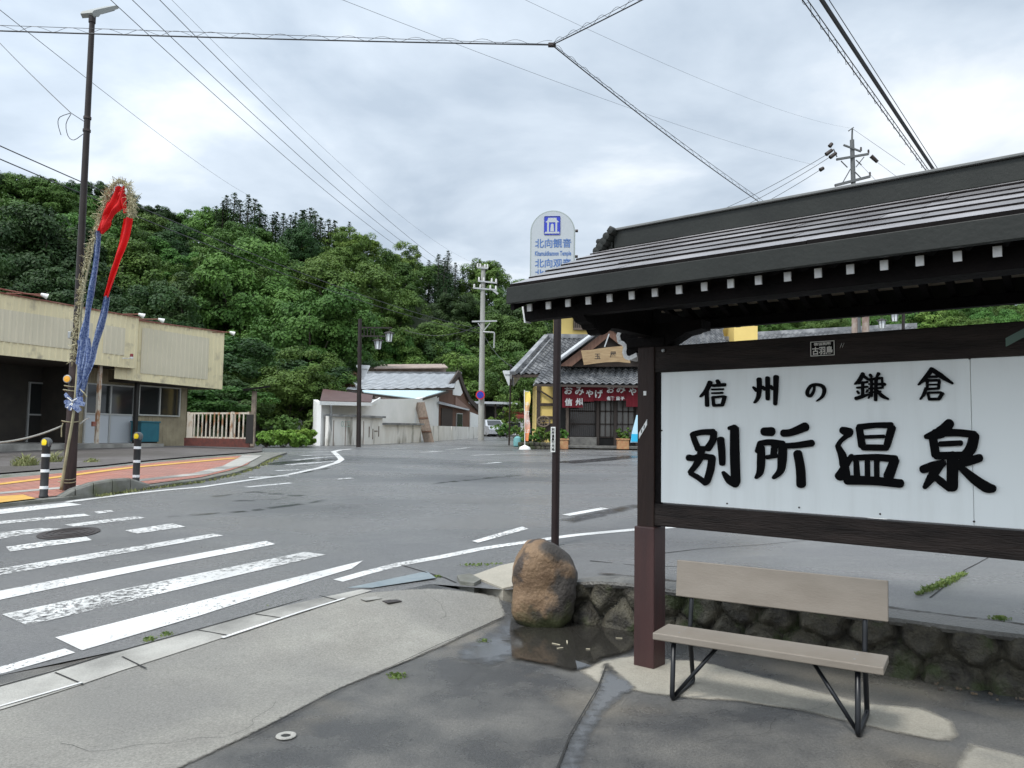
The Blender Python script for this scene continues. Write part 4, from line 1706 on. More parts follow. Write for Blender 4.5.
for i in range(nseg + 1):
    s = Lw * i / nseg
    q = wpt(s)
    n2d = V((WD.y, -WD.x))
    zt = ztop(q)
    j = noise.noise(V((s * 3, 5, 1))) * .03
    j2 = noise.noise(V((s * 4, 2, 7))) * .05
    for off, dz in ((.06 + j, -.045), (.075 + j, -.02), (.065 + j, .004), (-.18 + j2, .016), (-.20 + j2, -.03)):
        pp = q + n2d * off
        vs.append(V((pp.x, pp.y, zt + dz)))
mb.add(vs, [(i * 5 + j, (i + 1) * 5 + j, (i + 1) * 5 + j + 1, i * 5 + j + 1) for i in range(nseg) for j in range(4)])
mb.build('coping', M['coping'], o, smooth='auto', recalc=False)
tag(o, 'low mossy stone retaining wall with rough concrete top running behind the bench', 'wall')
# crumbled edge strip and dirt behind the coping
n2d = V((WD.y, -WD.x))
ed = []
for i in range(60):
    s = .7 + i * .13
    q = wpt(min(s, Lw)) - n2d * (.20 + .02 * noise.noise(V((s * 5, 0, 0))))
    ed.append(V((q.x, q.y)))
edb = [p - n2d * (.10 + .07 * noise.noise(V((p.x * 3, p.y, 6)))) for p in ed]
sheet('crumbled_edge', [ed + edb[::-1]], z_road, .007, soften(M['dirt'], .05, 14, .8), step=.05, soft=True)
db = [wpt(3.4 + i * .2) + n2d * (.02) for i in range(16)]
dbb = [p + n2d * (.06 + .05 * i / 16 + .05 * noise.noise(V((p.x * 4, 0, 2)))) for i, p in enumerate(db)]
sheet('wall_foot_dirt', [db + dbb[::-1]], z_low, .012, soften(M['dirt'], .05, 14, .8), step=.05, soft=True)
# flat stone at the tip of the platform
mb = MB()
fs_ = [g(x, y, 0) for x, y in ((472, 577), (500, 567), (528, 561), (550, 560), (552, 572), (520, 586), (503, 590))]
mb.prism([p + Z * .016 for p in fs_], (0, 0, -.32))
o = mb.build('kerb_end_slab', M['drycon'])
place(o)
tag(o, 'pale flat concrete slab end of the kerb behind the boulder', 'concrete slab')
mb = MB()
fs_ = [g(x, y, 0) for x, y in ((457, 579), (470, 577), (481, 583), (474, 587), (460, 585))]
mb.prism([p + Z * .035 for p in fs_], (0, 0, -.10))
o = mb.build('loose_stone', M['kerb'])
place(o)
tag(o, 'small loose grey stone beside the flat concrete slab at the kerb end', 'stone')
# cracks in the upper asphalt
cr_ = [linepoly([(640, 556), (700, 549), (760, 545), (800, 541), (840, 536)], .012, .006), linepoly([(930, 598), (965, 570), (1005, 548), (1040, 538)], .014, .006),
       linepoly([(400, 565), (445, 578), (456, 583)], .02), linepoly([(590, 561), (640, 566), (700, 567)], .03, .01)]
sheet('asphalt_cracks', cr_, z_road, .003, M['crack'], step=.3)

# ------------------------------------------------------------------ small weeds
M['weed'] = mat('fresh_weed_leaf', (.085, .155, .032), .55, col2=(.19, .24, .06), scale=20, trans=.25)
M['weedd'] = mat('dry_grass_leaf', (.16, .20, .06), .6, col2=(.28, .27, .12), scale=20, trans=.2)


def weed(c, r, h, n, lab, m=None, seed=1, elong=None, name='weed_tuft', cat='weed', group=None, leaf=.022):
    rn = random.Random(seed)
    mb = MB()
    for i in range(n):
        a = rn.uniform(0, 6.28)
        d = rn.random()**.7 * r
        x, y = d * math.cos(a), d * math.sin(a)
        if elong:
            k = rn.uniform(-1, 1)
            b = V((elong[0] * k + x * (1 - abs(k) * .7), elong[1] * k + y * (1 - abs(k) * .7), 0))
        else:
            b = V((x, y, 0))
        hh = h * rn.uniform(.3, 1) * (1 - .5 * d / max(r, .01))
        ln = V((rn.uniform(-1, 1), rn.uniform(-1, 1), 0)) * hh * .6
        wv = V((math.cos(a + 1.5), math.sin(a + 1.5), 0)) * leaf * rn.uniform(.4, 1)
        p = c + b
        mid = p + ln * .5 + Z * hh * .7
        tip = p + ln * 1.2 + Z * hh
        mb.add([p - wv * .2, p + wv * .2, mid + wv, mid - wv, tip], [(0, 1, 2, 3), (3, 2, 4)])
    o = mb.build(name, m or M['weed'], recalc=False)
    place(o)
    return tag(o, lab, cat, group)


we = g(968, 573) - g(922, 594)
weed(g(943, 584.5), .07, .06, 420, 'bright green weed growing from the crack above the stone wall', elong=(we.x / 2, we.y / 2), seed=2, leaf=.015)
weed(gl(150, 640), .05, .035, 60, 'small weed tuft in the gutter joint, left of its pair', seed=3, leaf=.012)
weed(gl(166, 635), .06, .035, 70, 'small weed tuft in the gutter joint, right of its pair', seed=4, leaf=.012)
weed(gl(268, 608), .04, .03, 50, 'tiny weed at the kerb joint beside the solid crosswalk stripe', seed=5, leaf=.012)
weed(gl(397, 676.5), .07, .03, 90, 'low weed tuft on the concrete joint in the foreground', seed=6, leaf=.014)
weed(gl(484, 641), .06, .02, 70, 'flat moss tuft beside the wet patch near the puddle', seed=7, leaf=.014)
weed(gl(1017, 693), .05, .04, 60, 'small green weed at the foot of the stone wall, right edge', seed=8, leaf=.016)
weed(g(1000, 619), .08, .03, 80, 'mossy weed on the rough coping of the stone wall', seed=9, leaf=.014)
weed(g(482, 565), .08, .03, 80, 'green moss line at the kerb end slab behind the boulder', seed=10, leaf=.016, elong=(.2, .05))
weed(g(437, 577), .05, .025, 60, 'small weed beside the bluish steel plate corner', seed=11, leaf=.014)
# litter near the puddle
rn = random.Random(12)
mb = MB()
for i in range(36):
    s = rn.uniform(3.3, 4.6)
    q = wpt(s) + n2d * rn.uniform(.1, .28)
    a = rn.uniform(0, 3.1)
    mb.box((q.x, q.y, .012), (rn.uniform(.01, .03), rn.uniform(.008, .018), .012), (math.cos(a), math.sin(a), 0), bev=.002)
o = mb.build('wall_foot_pebbles', mat('pebble_grey', (.10, .085, .07), .8, col2=(.17, .12, .07), scale=30))
o['kind'] = 'stuff'
tag(o, 'small pebbles and dry leaves scattered at the foot of the stone wall', 'pebbles')
mb = MB()
for (x, y, l, a) in ((556, 647, .07, .9), (567, 645, .08, 1.6), (560, 651, .05, 2.4), (588, 652, .03, .3), (619, 641, .05, .2)):
    c = gl(x, y)
    mb.box(c + Z * .022, (l, .008, .004), (math.cos(a), -math.sin(a) * .6, 0))
o = mb.build('floating_straw', mat('pale_straw', (.5, .45, .33), .7))
place(o)
o['kind'] = 'stuff'
tag(o, 'bits of pale straw floating on the puddle by the boulder', 'straw')
# ------------------------------------------------------------------ street lamp with festival decoration
lb = g(69, 490, SL)
dL = lb.y
M['lamp_pole'] = mat('brown_lamp_pole', (.026, .019, .017), .45, col2=(.018, .013, .012), scale=5, spec=.3)
M['lamp_low'] = mat('dark_pole_sleeve', (.016, .008, .007), .65, col2=(.045, .024, .02), scale=7, stretch=(1, 1, .2), bump=.3)
LP = empty('street_lamp', lb, 'tall brown steel street lamp beside the crosswalk with flat lamp head on top', 'street lamp')
topL = at(92.2, 20, dL)


def lpt(px, py, dd=0.0):
    return at(px, py, dL + dd)


bot_ = V((lb.x, lb.y, lb.z - .02))
mid_ = bot_.lerp(topL, (360 - 490) / (20 - 490))
mb = MB()
mb.tube([mid_, topL], [.062, .043], 16)
mb.build('pole', M['lamp_pole'], LP, smooth='auto')
mb = MB()
mb.tube([bot_, mid_ + (topL - bot_).normalized() * .05], [.096, .085], 16)
mb.build('pole_sleeve', M['lamp_low'], LP, smooth='auto')
# LED head
hd = empty('h', (0, 0, 0), None, None)
bpy.data.objects.remove(hd)
ha, hb = lpt(89, 14.5), lpt(112.5, 8, .55)
ax = (hb - ha).normalized()
mb = MB()
ay = Z.cross(ax).normalized()
az = ax.cross(ay)
L0 = (hb - ha).length
prof = [(-.06, .03), (-.05, -.045), (.08, -.055), (.14, -.03), (L0, -.02), (L0 + .02, .015), (L0 - .03, .04), (.1, .055), (0, .055)]
mb.prism([ha + ax * a + az * b - ay * .11 for a, b in prof], ay * .22)
hdm = mb.build('lamp_head', mat('lamp_head_grey', (.26, .27, .25), .4), LP)
mb = MB()
mb.box(ha + ax * (L0 * .6) - az * .030, (L0 * .55, .17, .012), ax, ay, az)
mb.build('lamp_glass', mat('dark_lamp_glass', (.05, .04, .035), .15), hdm)
mb = MB()
mb.tube([topL - Z * .05, topL + Z * .06], .055, 14)
mb.build('collar', M['lamp_pole'], LP)
for y in (121, 134, 346):
    c = bot_.lerp(topL, (y - 490) / (20 - 490))
    mb = MB()
    mb.lathe(c, [(.062, -.02), (.062, .02)], 14)
    mb.build('band', M['iron'], LP)
M['amber'] = mat('amber_reflector', (.75, .36, .03), .3)
c = lpt(67.5, 379, -.13)
mb = MB()
mb.lathe(c, [(.066, 0), (.066, .012), (.055, .016)], 18, (0, -1, 0))
rf_ = mb.build('reflector_rim', M['metal'], LP)
mb = MB()
mb.lathe(c - V((0, .014, 0)), [(.052, 0), (.05, .008), (.0, .012)], 18, (0, -1, 0))
mb.build('reflector', M['amber'], rf_)
mb = MB()
mb.tube([c, c + V((0, .1, 0))], .015, 8)
mb.build('reflector_bracket', M['iron'], LP)
mb = MB()
mb.box(lpt(70, 335, -.09), (.05, .05, .11), bev=.006)
mb.build('junction_box', M['metal'], LP)

# festival pole: bamboo, straw garland, red/blue cloth, bow
DC = empty('festival_decoration', g(62, 492, SL), 'straw garland arch with red and blue cloth streamers tied to the brown street lamp', 'decoration')
M['bamboo'] = mat('dry_bamboo', (.34, .31, .19), .5, col2=(.22, .2, .12), scale=8)
M['straw'] = mat('dry_straw', (.56, .50, .34), .8, col2=(.30, .28, .15), scale=30)
M['redc'] = mat('bright_red_cloth', (.72, .008, .008), .7, col2=(.60, .006, .008), scale=6, trans=.2)
M['bluec'] = mat('blue_patterned_cloth', (.060, .10, .25), .75, col2=(.25, .31, .46), scale=34, detail=3, lo=.42, hi=.58, trans=.1)
db_ = dL - .17
pathb = [lpt(61, 490, -.17), lpt(67, 452, -.17), lpt(74, 410, -.17), lpt(78, 360, -.14), lpt(82, 300, -.12), lpt(90, 262, -.12), lpt(97, 232, -.12), lpt(104, 205, -.12),
         lpt(112, 187, -.12), lpt(121, 183, -.12), lpt(128, 190, -.12), lpt(132, 206, -.12), lpt(133, 218, -.12)]


def catm(P, n=6):
    out = []
    for i in range(len(P) - 1):
        p0, p1, p2, p3 = P[max(i - 1, 0)], P[i], P[i + 1], P[min(i + 2, len(P) - 1)]
        for j in range(n):
            t = j / n
            out.append(.5 * ((2 * p1) + (p2 - p0) * t + (2 * p0 - 5 * p1 + 4 * p2 - p3) * t * t + (3 * p1 - p0 - 3 * p2 + p3) * t**3))
    out.append(P[-1])
    return out


cb = catm(pathb)
mb = MB()
mb.tube(cb, [.024 - .018 * i / len(cb) for i in range(len(cb))], 8)
mb.build('bamboo_pole', M['bamboo'], DC, smooth=True)
gp_ = [lpt(73, 362, -.12), lpt(76, 330, -.12), lpt(80, 300, -.12), lpt(84, 272, -.12), lpt(91, 245, -.12), lpt(98, 225, -.12), lpt(104, 205, -.12), lpt(111, 188, -.12), lpt(120, 181, -.12), lpt(129, 188, -.12),
       lpt(132, 202, -.12), lpt(130.5, 214, -.12)]
cg = catm(gp_, 8)
rn = random.Random(5)
mb = MB()
for i in range(1500):
    k = rn.random() * (len(cg) - 1.01)
    i0 = int(k)
    p = cg[i0].lerp(cg[i0 + 1], k - i0)
    t = (cg[min(i0 + 1, len(cg) - 1)] - cg[max(i0 - 1, 0)]).normalized()
    d = V((rn.gauss(0, 1), rn.gauss(0, 1), rn.gauss(0, 1) - .5)).normalized()
    up_ = 1.0 if k < len(cg) * .45 else 1.25
    l = rn.uniform(.03, .11) * up_
    d = (d + t * rn.uniform(-1.2, 1.2)).normalized()
    q0 = p + V((rn.gauss(0, .025), rn.gauss(0, .025), rn.gauss(0, .02)))
    q1 = q0 + d * l
    w_ = d.orthogonal().normalized() * rn.uniform(.003, .007)
    mb.add([q0 - w_, q0 + w_, q1 + w_ * .5, q1 - w_ * .5], [(0, 1, 2, 3)])
mb.build('straw_garland', M['straw'], DC, recalc=False)


def cloth(name, m, pl, pr, off=-.15, folds=2, amp=.04, nn=18, nv=14):
    """cloth between two edge polylines given in survey pixels"""
    A_ = catm([lpt(x, y, off) for x, y in pl], 5)
    B_ = catm([lpt(x, y, off) for x, y in pr], 5)
    n = 24

    def samp(Q, u):
        k = u * (len(Q) - 1.001)
        return Q[int(k)].lerp(Q[int(k) + 1], k - int(k))
    mb = MB()
    vs = []
    for i in range(n + 1):
        a, b = samp(A_, i / n), samp(B_, i / n)
        for j in range(nv + 1):
            v = j / nv
            p = a.lerp(b, v)
            fo = math.sin(v * math.pi * 2 * folds + i * .12) * amp + noise.noise(V((p.x * 9, i * .15, 1))) * amp
            vs.append(p + V((0, fo, 0)))
    mb.add(vs, [(i * (nv + 1) + j, (i + 1) * (nv + 1) + j, (i + 1) * (nv + 1) + j + 1, i * (nv + 1) + j + 1) for i in range(n) for j in range(nv)])
    o = mb.build(name, m, DC, smooth=True, recalc=False)
    return o


cloth('red_cloth', M['redc'], [(116, 187), (107, 200), (102, 214), (97, 232)], [(124.5, 186), (122, 206), (112, 216), (108, 227)], folds=2)
cloth('red_cloth', M['redc'], [(114, 205), (119, 203), (124, 214)], [(122, 190), (125, 196), (126, 212)], folds=1, off=-.14)
cloth('red_cloth', M['redc'], [(97, 226), (98, 232), (102, 234)], [(107, 214), (110, 222), (102.5, 234)], folds=1, off=-.155)
cloth('red_cloth', M['redc'], [(123, 218), (118, 242), (111, 268), (104, 296)], [(133, 218), (130, 240), (121, 263), (109.5, 298)], folds=1.5)
cloth('blue_cloth', M['bluec'], [(95, 230), (92, 262), (87, 290), (84, 312), (79, 335), (76, 362)], [(101, 231), (99, 262), (96, 290), (91, 316), (90, 338), (84, 372)], folds=1.5)
cloth('blue_cloth', M['bluec'], [(104, 295), (99, 315), (93, 340), (86, 365), (79, 385), (78, 398)], [(110, 297), (106, 318), (100, 342), (95, 366), (84, 385), (81, 398)], folds=1.5, off=-.17)
cloth('blue_cloth', M['bluec'], [(77, 340), (75.5, 362), (76, 385), (78, 398)], [(90, 338), (90, 362), (86, 382), (82, 396)], folds=2, off=-.18)
# the bow
mb = MB()
kc = lpt(73, 400.5, -.2)
rn = random.Random(8)
for (dx, dy, w_) in ((-8, -7, 3), (10, -1, 5), (7, 11, 5), (-6, 8, 5), (12, 4, 4), (-3, 10, 3), (3, 9, 4), (-9, 2, 3)):
    e = lpt(73 + dx, 400.5 + dy, -.22)
    d = (e - kc)
    s_ = V((-d.z, 0, d.x)).normalized() * (w_ / F * dL / 1.6)
    m1 = kc + d * .6 + V((0, -.04, 0))
    mb.add([kc - s_ * .3, kc + s_ * .3, m1 + s_, m1 - s_, e + s_ * .8, e - s_ * .8], [(0, 1, 2, 3), (3, 2, 4, 5)])
mb.build('bow', M['bluec'], DC, recalc=False, smooth=True)
mb = MB()
for a, b in (((66, 396), (73, 402)), ((73, 402), (67, 408)), ((72, 401), (78, 398)), ((73, 401), (71, 410))):
    mb.bar(lpt(*a, -.24), lpt(*b, -.24), .012, .014)
mb.build('white_tie', M['white'], DC)
mb = MB()
for y, r in ((389, .09), (393, .1), (423, .1), (478, .1), (481, .105)):
    c = bot_.lerp(topL, (y - 490) / (20 - 490)) + V((-.02, -.03, 0))
    ring = [c + V((math.cos(a) * r * 1.15, math.sin(a) * r * 1.3, .01 * math.sin(a * 2))) for a in [2 * math.pi * k / 16 for k in range(17)]]
    mb.tube(ring, .008, 5)
mb.tube([lpt(80, 389, -.2), lpt(84, 393, -.22), lpt(87, 397, -.2)], .009, 5)
mb.tube([lpt(63, 423, -.15), lpt(61.5, 428, -.15), lpt(61.5, 437, -.14)], .009, 5)
mb.build('straw_rope', M['bamboo'], DC)
# rope fence from the pole to the left
rA, rB = lpt(62, 426, -.1), at(-40, 442, dL - 1.2)
pts = [rA.lerp(rB, i / 16) - Z * (.22 * 4 * (i / 16) * (1 - i / 16)) * .5 for i in range(17)]
mb = MB()
mb.tube(pts, .016, 6)
mb.tube([lpt(80, 424, -.1), lpt(85, 420, .5), lpt(89, 418, 1.2)], .010, 5)
o = mb.build('rope', mat('grey_rope', (.32, .31, .28), .8), smooth=True)
tag(o, 'slack grey rope tied to the street lamp and running off to the left', 'rope')

# ------------------------------------------------------------------ bollards
M['rubber'] = mat('black_rubber', (.012, .0125, .013), .55, col2=(.02, .02, .021), scale=12)
M['refl_y'] = mat('yellow_reflector', (.85, .62, .01), .3)
M['refl_w'] = mat('white_reflective_band', (.78, .79, .80), .35)
bo = None
for i, (px, py, ptop, lb_) in enumerate(((43.5, 497, 437.5, 'black bollard with white bands and yellow disc, left of the street lamp'),
                                         (135.7, 484.5, 431.5, 'black bollard with white bands and yellow disc, right of the street lamp'))):
    b = g(px, py, SL)
    if i == 0:
        H = at(px, ptop, b.y).z - b.z
        r = .056
        bo = empty('bollard', b, lb_, 'bollard', 'bollards beside the crosswalk')
        mb = MB()
        mb.lathe(b, [(r * 1.15, 0), (r * 1.15, .02), (r, .03), (r, H - .15), (r * 1.12, H - .14), (r * 1.12, H - .12), (r, H - .115)], 20)
        mb.build('post', M['rubber'], bo, smooth='auto')
        mb = MB()
        # rounded head plate
        hc = b + Z * (H - .075)
        mb.lathe(hc + V((0, .045, 0)), [(.0, 0), (.066, 0), (.074, .015), (.074, .07), (.062, .085), (0, .085)], 22, (0, -1, 0))
        mb.box(hc - Z * .04, (.12, .08, .05), bev=.01)
        hd_ = mb.build('head', mat('grey_bollard_cap', (.11, .115, .115), .45), bo, smooth='auto')
        mb = MB()
        mb.lathe(hc + V((-.012, -.040, 0)), [(.050, 0), (.048, .008), (0, .014)], 22, (-.25, -1, 0))
        mb.build('reflector', M['refl_y'], hd_, smooth='auto')
        for fr_ in (.09, .36, .63 - .0):
            z = H * (.08 + fr_ * .95) if 0 else None
        for z in (H * .16, H * .44, H * .70):
            mb = MB()
            mb.lathe(b + Z * z, [(r + .002, -.022), (r + .003, -.021), (r + .003, .021), (r + .002, .022)], 20)
            mb.build('band', M['refl_w'], bo, smooth='auto')
    else:
        copy_tree(bo, loc=b, label=lb_)

# ------------------------------------------------------------------ warehouse on the left
W0 = at(0, 446, 22.0)
WDir = V((.40, .915, 0)).normalized()
WIn = V((-WDir.y, WDir.x, 0))         # into the building


def wp(t, c, z):
    return V((W0.x, W0.y, 0)) + WDir * t + WIn * c + Z * z


def wt(px, c=0):
    q = onplane(px, 420, wp(0, c, 0), WIn)
    return (q - wp(0, c, 0)).dot(WDir)


def wz(px, py, c=0):
    return onplane(px, py, wp(0, c, 0), WIn).z


M['clad'] = mat('cream_ribbed_cladding', (.80, .71, .46), .55, col2=(.70, .62, .40), scale=.7, bump=.1, bscale=4, col3=(.45, .40, .28), scale3=2.5, lo3=.58, hi3=.75)
M['clad2'] = mat('faded_ribbed_cladding', (.68, .62, .47), .55, col2=(.62, .57, .43), scale=.8)
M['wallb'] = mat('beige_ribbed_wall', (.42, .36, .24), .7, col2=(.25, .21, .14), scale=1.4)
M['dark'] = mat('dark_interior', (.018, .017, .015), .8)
M['soffit'] = mat('dark_brown_soffit', (.055, .042, .032), .8)
M['alu'] = mat('aluminium_frame', (.50, .51, .50), .4, metal=.3)
M['glass'] = mat('window_glass', (.025, .028, .028), .06, spec=.7)
M['doorw'] = mat('pale_grey_door_panel', (.52, .55, .58), .5)
M['rust'] = mat('rusty_red_metal', (.22, .06, .04), .7, col2=(.32, .16, .12), scale=6)
M['teal'] = mat('teal_plastic', (.015, .115, .16), .45, col2=(.02, .15, .19), scale=3)
M['rustwhite'] = mat('rust_stained_white_steel', (.55, .50, .42), .6, col2=(.32, .17, .09), scale=5, lo=.5, hi=.62, stretch=(1, 1, .5))
zG = wz(0, 446)
print('warehouse ground', zG, z_road(W0.x, W0.y))
WH = empty('warehouse', wp(0, 0, zG), 'cream corrugated two-storey warehouse with dark open ground floor on the left', 'warehouse')


def ribs(mb, t0, t1, z0, z1, c, pitch=.2, dep=.018, zt0=None, zt1=None):
    """vertical ribbed sheet as real geometry; z1 may slope"""
    n = max(2, int((t1 - t0) / pitch))
    vs = []
    for i in range(n):
        a = t0 + (t1 - t0) * i / n
        wd = (t1 - t0) / n
        for q, d in ((0, 0), (.30, 0), (.38, dep), (.62, dep), (.70, 0)):
            vs.append((a + wd * q, d))
    vs.append((t1, 0))
    V_ = []
    for (t, d) in vs:
        u = (t - t0) / (t1 - t0)
        zt = z1 if not isinstance(z1, tuple) else z1[0] + (z1[1] - z1[0]) * u
        zb_ = z0 if not isinstance(z0, tuple) else z0[0] + (z0[1] - z0[0]) * u
        V_ += [wp(t, c - d, zb_), wp(t, c - d, zt)]
    mb.add(V_, [(2 * i, 2 * i + 2, 2 * i + 3, 2 * i + 1) for i in range(len(vs) - 1)])


tA, tB, tC, tD = -7.0, wt(134), wt(113), wt(221)
zt1 = wz(0, 292.5)
zt2 = wz(134, 317)
zb1 = wz(0, 355)
zb1b = wz(130, 366)
zt3 = wz(140, 321)
zt4 = wz(221, 332)
zb3 = wz(113, 378.5)
zb4 = wz(217, 389)
cB = 0.0
mb = MB()
ribs(mb, tA, tB, zb1, zt1 if abs(zt1 - zt2) < .01 else (zt1, zt2), 0)
mb.quad(wp(tB, 0, zb1), wp(tB, 3, zb1), wp(tB, 3, zt2), wp(tB, 0, zt2))
mb.build('upper_cladding', M['clad'], WH, recalc=False)
# second, further volume slightly set back
c2_ = .25
mb = MB()
ribs(mb, wt(112, c2_), wt(221, c2_), (wz(113, 378.5, c2_), wz(217, 389, c2_)), (wz(113, 316.5, c2_), wz(221, 332, c2_)), c2_)
tE = wt(221, c2_)
zE0, zE1 = wz(217, 389, c2_), wz(221, 332, c2_)
mb.quad(wp(tE, c2_, zE0), wp(tE, 9, zE0), wp(tE, 9, zE1), wp(tE, c2_, zE1))
mb.build('upper_cladding', M['clad'], WH, recalc=False)
for (a, b, c, y0, y1) in ((-30, 88, -.022, 306, 352), (99, 121, -.022, 316, 346)):
    mb = MB()
    ribs(mb, max(wt(a, c), tA + .2), wt(b, c), wz(60, 348, c), wz(60, 318, c), c, dep=.018)
    mb.build('faded_panel', M['clad2'], WH, recalc=False)
mb = MB()
c = c2_ - .022
ribs(mb, wt(138, c), wt(206, c), wz(138, 373, c), wz(170, 332, c), c)
mb.build('faded_panel', M['clad2'], WH, recalc=False)
# flat roof, parapet cap
mb = MB()
mb.prism([wp(tA, .02, zt1 - .05), wp(tB, .02, zt1 - .05), wp(tB, 12, zt1 + .3), wp(tA, 12, zt1 + .3)], (0, 0, .04))
mb.prism([wp(tB, c2_ + .02, zE1 - .06), wp(tE, c2_ + .02, zE1 - .06), wp(tE, 12, zE1 + .2), wp(tB, 12, zE1 + .2)], (0, 0, .04))
rfw = mb.build('roof', M['soffit'], WH)
mb = MB()
mb.bar(wp(tA, -.02, zt1 + .01), wp(tB, -.02, zt2 + .01), .08, .035)
mb.bar(wp(tB, c2_ - .02, wz(135, 320, c2_) + .0), wp(tE + .02, c2_ - .02, zE1 + .02), .08, .035)
mb.tube([wp(tA, -.1, zt1 + .10), wp(wt(34), -.1, wz(34, 297) + .04)], .022, 6)
mb.build('roof_edge_pipe', M['rust'], rfw)
# back, underside and ground floor
zs1, zs3 = zb1 + .03, zb3 + .03
mb = MB()
mb.prism([wp(tA, .02, zb1 + .02), wp(tB - .02, .02, zb1 + .02), wp(tB - .02, 7, zb1 + .02), wp(tA, 7, zb1 + .02)], (0, 0, .05))
mb.prism([wp(tB - .0, c2_ + .03, zE0 + .02), wp(tE - .02, c2_ + .03, zE0 + .02), wp(tE - .02, 7, zE0 + .02), wp(tB, 7, zE0 + .02)], (0, 0, .05))
mb.build('soffit', M['soffit'], WH)
cg_ = 1.3     # set-back of the ground floor wall
tw0, tw1 = wt(78, cg_), wt(186.5, cg_)
zw = wz(186, 444, cg_)
zwl = zG - .05
# interior shell of the open bay
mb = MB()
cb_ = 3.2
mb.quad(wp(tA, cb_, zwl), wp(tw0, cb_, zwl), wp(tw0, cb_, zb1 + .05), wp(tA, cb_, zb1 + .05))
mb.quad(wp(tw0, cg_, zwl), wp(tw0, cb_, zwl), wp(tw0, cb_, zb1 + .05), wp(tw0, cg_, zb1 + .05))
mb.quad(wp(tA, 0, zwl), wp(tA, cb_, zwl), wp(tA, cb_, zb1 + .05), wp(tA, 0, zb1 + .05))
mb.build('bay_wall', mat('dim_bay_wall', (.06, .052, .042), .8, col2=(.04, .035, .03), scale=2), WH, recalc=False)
zlow = z_road(wp(8, 0, 0).x, wp(8, 0, 0).y)
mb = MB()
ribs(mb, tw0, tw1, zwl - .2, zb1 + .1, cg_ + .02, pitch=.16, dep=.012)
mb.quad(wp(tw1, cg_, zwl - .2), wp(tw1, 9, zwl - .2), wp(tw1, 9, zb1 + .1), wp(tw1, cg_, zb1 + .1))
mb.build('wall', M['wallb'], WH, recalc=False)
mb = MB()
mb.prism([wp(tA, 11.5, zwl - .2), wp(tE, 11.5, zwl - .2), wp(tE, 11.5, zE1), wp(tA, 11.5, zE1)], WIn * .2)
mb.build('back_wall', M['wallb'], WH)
# floor slab edge (pale strip along the base)
mb = MB()
mb.prism([wp(tA, -.1, zG - .25), wp(tB + 1.2, -.1, zG - .25), wp(tB + 1.2, 3.2, zG - .25), wp(tA, 3.2, zG - .25)], (0, 0, .30))
mb.build('floor_slab', M['gutter'], WH)


def wframe(name, a, b, y0, y1, ref, c, panes, sill=None, pane_m=None, low=None, parent=WH, fm=None):
    """framed door/window on plane offset c; a,b px edges; ref = px where y0,y1 were read"""
    t0_, t1_ = wt(a, c), wt(b, c)
    z1_, z0_ = wz(ref, y0, c), wz(ref, y1, c)
    mb = MB()
    fw = .05
    tm, zm = (t0_ + t1_) / 2, (z0_ + z1_) / 2
    mb.box(wp(tm, c - .03, z1_), (t1_ - t0_ + fw, .07, fw), WDir, WIn)
    mb.box(wp(tm, c - .03, z0_), (t1_ - t0_ + fw, .07, fw), WDir, WIn)
    for k in range(panes + 1):
        tt = t0_ + (t1_ - t0_) * k / panes
        mb.box(wp(tt, c - .034, zm), (fw, .07, z1_ - z0_ - fw), WDir, WIn)
    if low:
        mb.box(wp(tm, c - .036, z0_ + (z1_ - z0_) * low), (t1_ - t0_ - .01, .06, fw), WDir, WIn)
    o = mb.build(name, fm or M['alu'], parent)
    mb = MB()
    zl = z0_ if not low else z0_ + (z1_ - z0_) * low
    mb.box(wp(tm, c - .012, (zl + z1_) / 2), (t1_ - t0_, .01, z1_ - zl), WDir, WIn)
    mb.build('pane', M['glass'], o)
    if low:
        mb = MB()
        for k in range(panes):
            ta, tb2 = t0_ + (t1_ - t0_) * k / panes, t0_ + (t1_ - t0_) * (k + 1) / panes
            mb.box(wp((ta + tb2) / 2, c - .022, (z0_ + zl) / 2), (tb2 - ta - .06, .02, zl - z0_ - .04), WDir, WIn, bev=.004)
        mb.build('lower_panel', pane_m or M['doorw'], o)
    return o


wframe('door', 84, 132, 385, 443.5, 108, cg_, 2, low=.50)
wframe('window', 137, 178, 387, 415.5, 158, cg_, 2)
wframe('window', 27, 74, 384, 444, 50, cb_, 2, low=.48, pane_m=M['dark'])
for px, m_, w_ in ((97.5, M['rustwhite'], .10),):
    mb = MB()
    tt = wt(px, .3)
    mb.box(wp(tt, .3, (zG - .1 + zb1) / 2 + .05), (w_, w_, zb1 - zG + .15), WDir, WIn)
    mb.build('column', m_, WH)
mb = MB()
tt = wt(135.5, .6)
mb.box(wp(tt, .6, (zG + zb3) / 2), (.12, .12, zb3 - zG + .1), WDir, WIn)
mb.build('column', M['dark'], WH)
mb = MB()
mb.box(wp(wt(94, .2), .2, wz(94, 424, .2)), (.12, .1, .16), WDir, WIn, bev=.01)
mb.build('meter_box', M['rust'], WH)
# rotating warning lamp
mb = MB()
cL = wp(wt(128.5, -.25), -.25, wz(128.5, 356.5, -.25))
mb.lathe(cL, [(.05, -.07), (.06, -.06), (.06, 0), (.05, .0)], 14)
mb.tube([cL - Z * .05, cL - Z * .06 - WDir * .2 + WIn * .2], .015, 6)
wl_ = mb.build('warning_lamp', M['white'], WH)
mb = MB()
mb.lathe(cL + Z * .001, [(.052, 0), (.052, .08), (.035, .105), (0, .11)], 14)
mb.build('lamp_dome', mat('dark_red_lamp_dome', (.20, .012, .015), .25), wl_, smooth='auto')
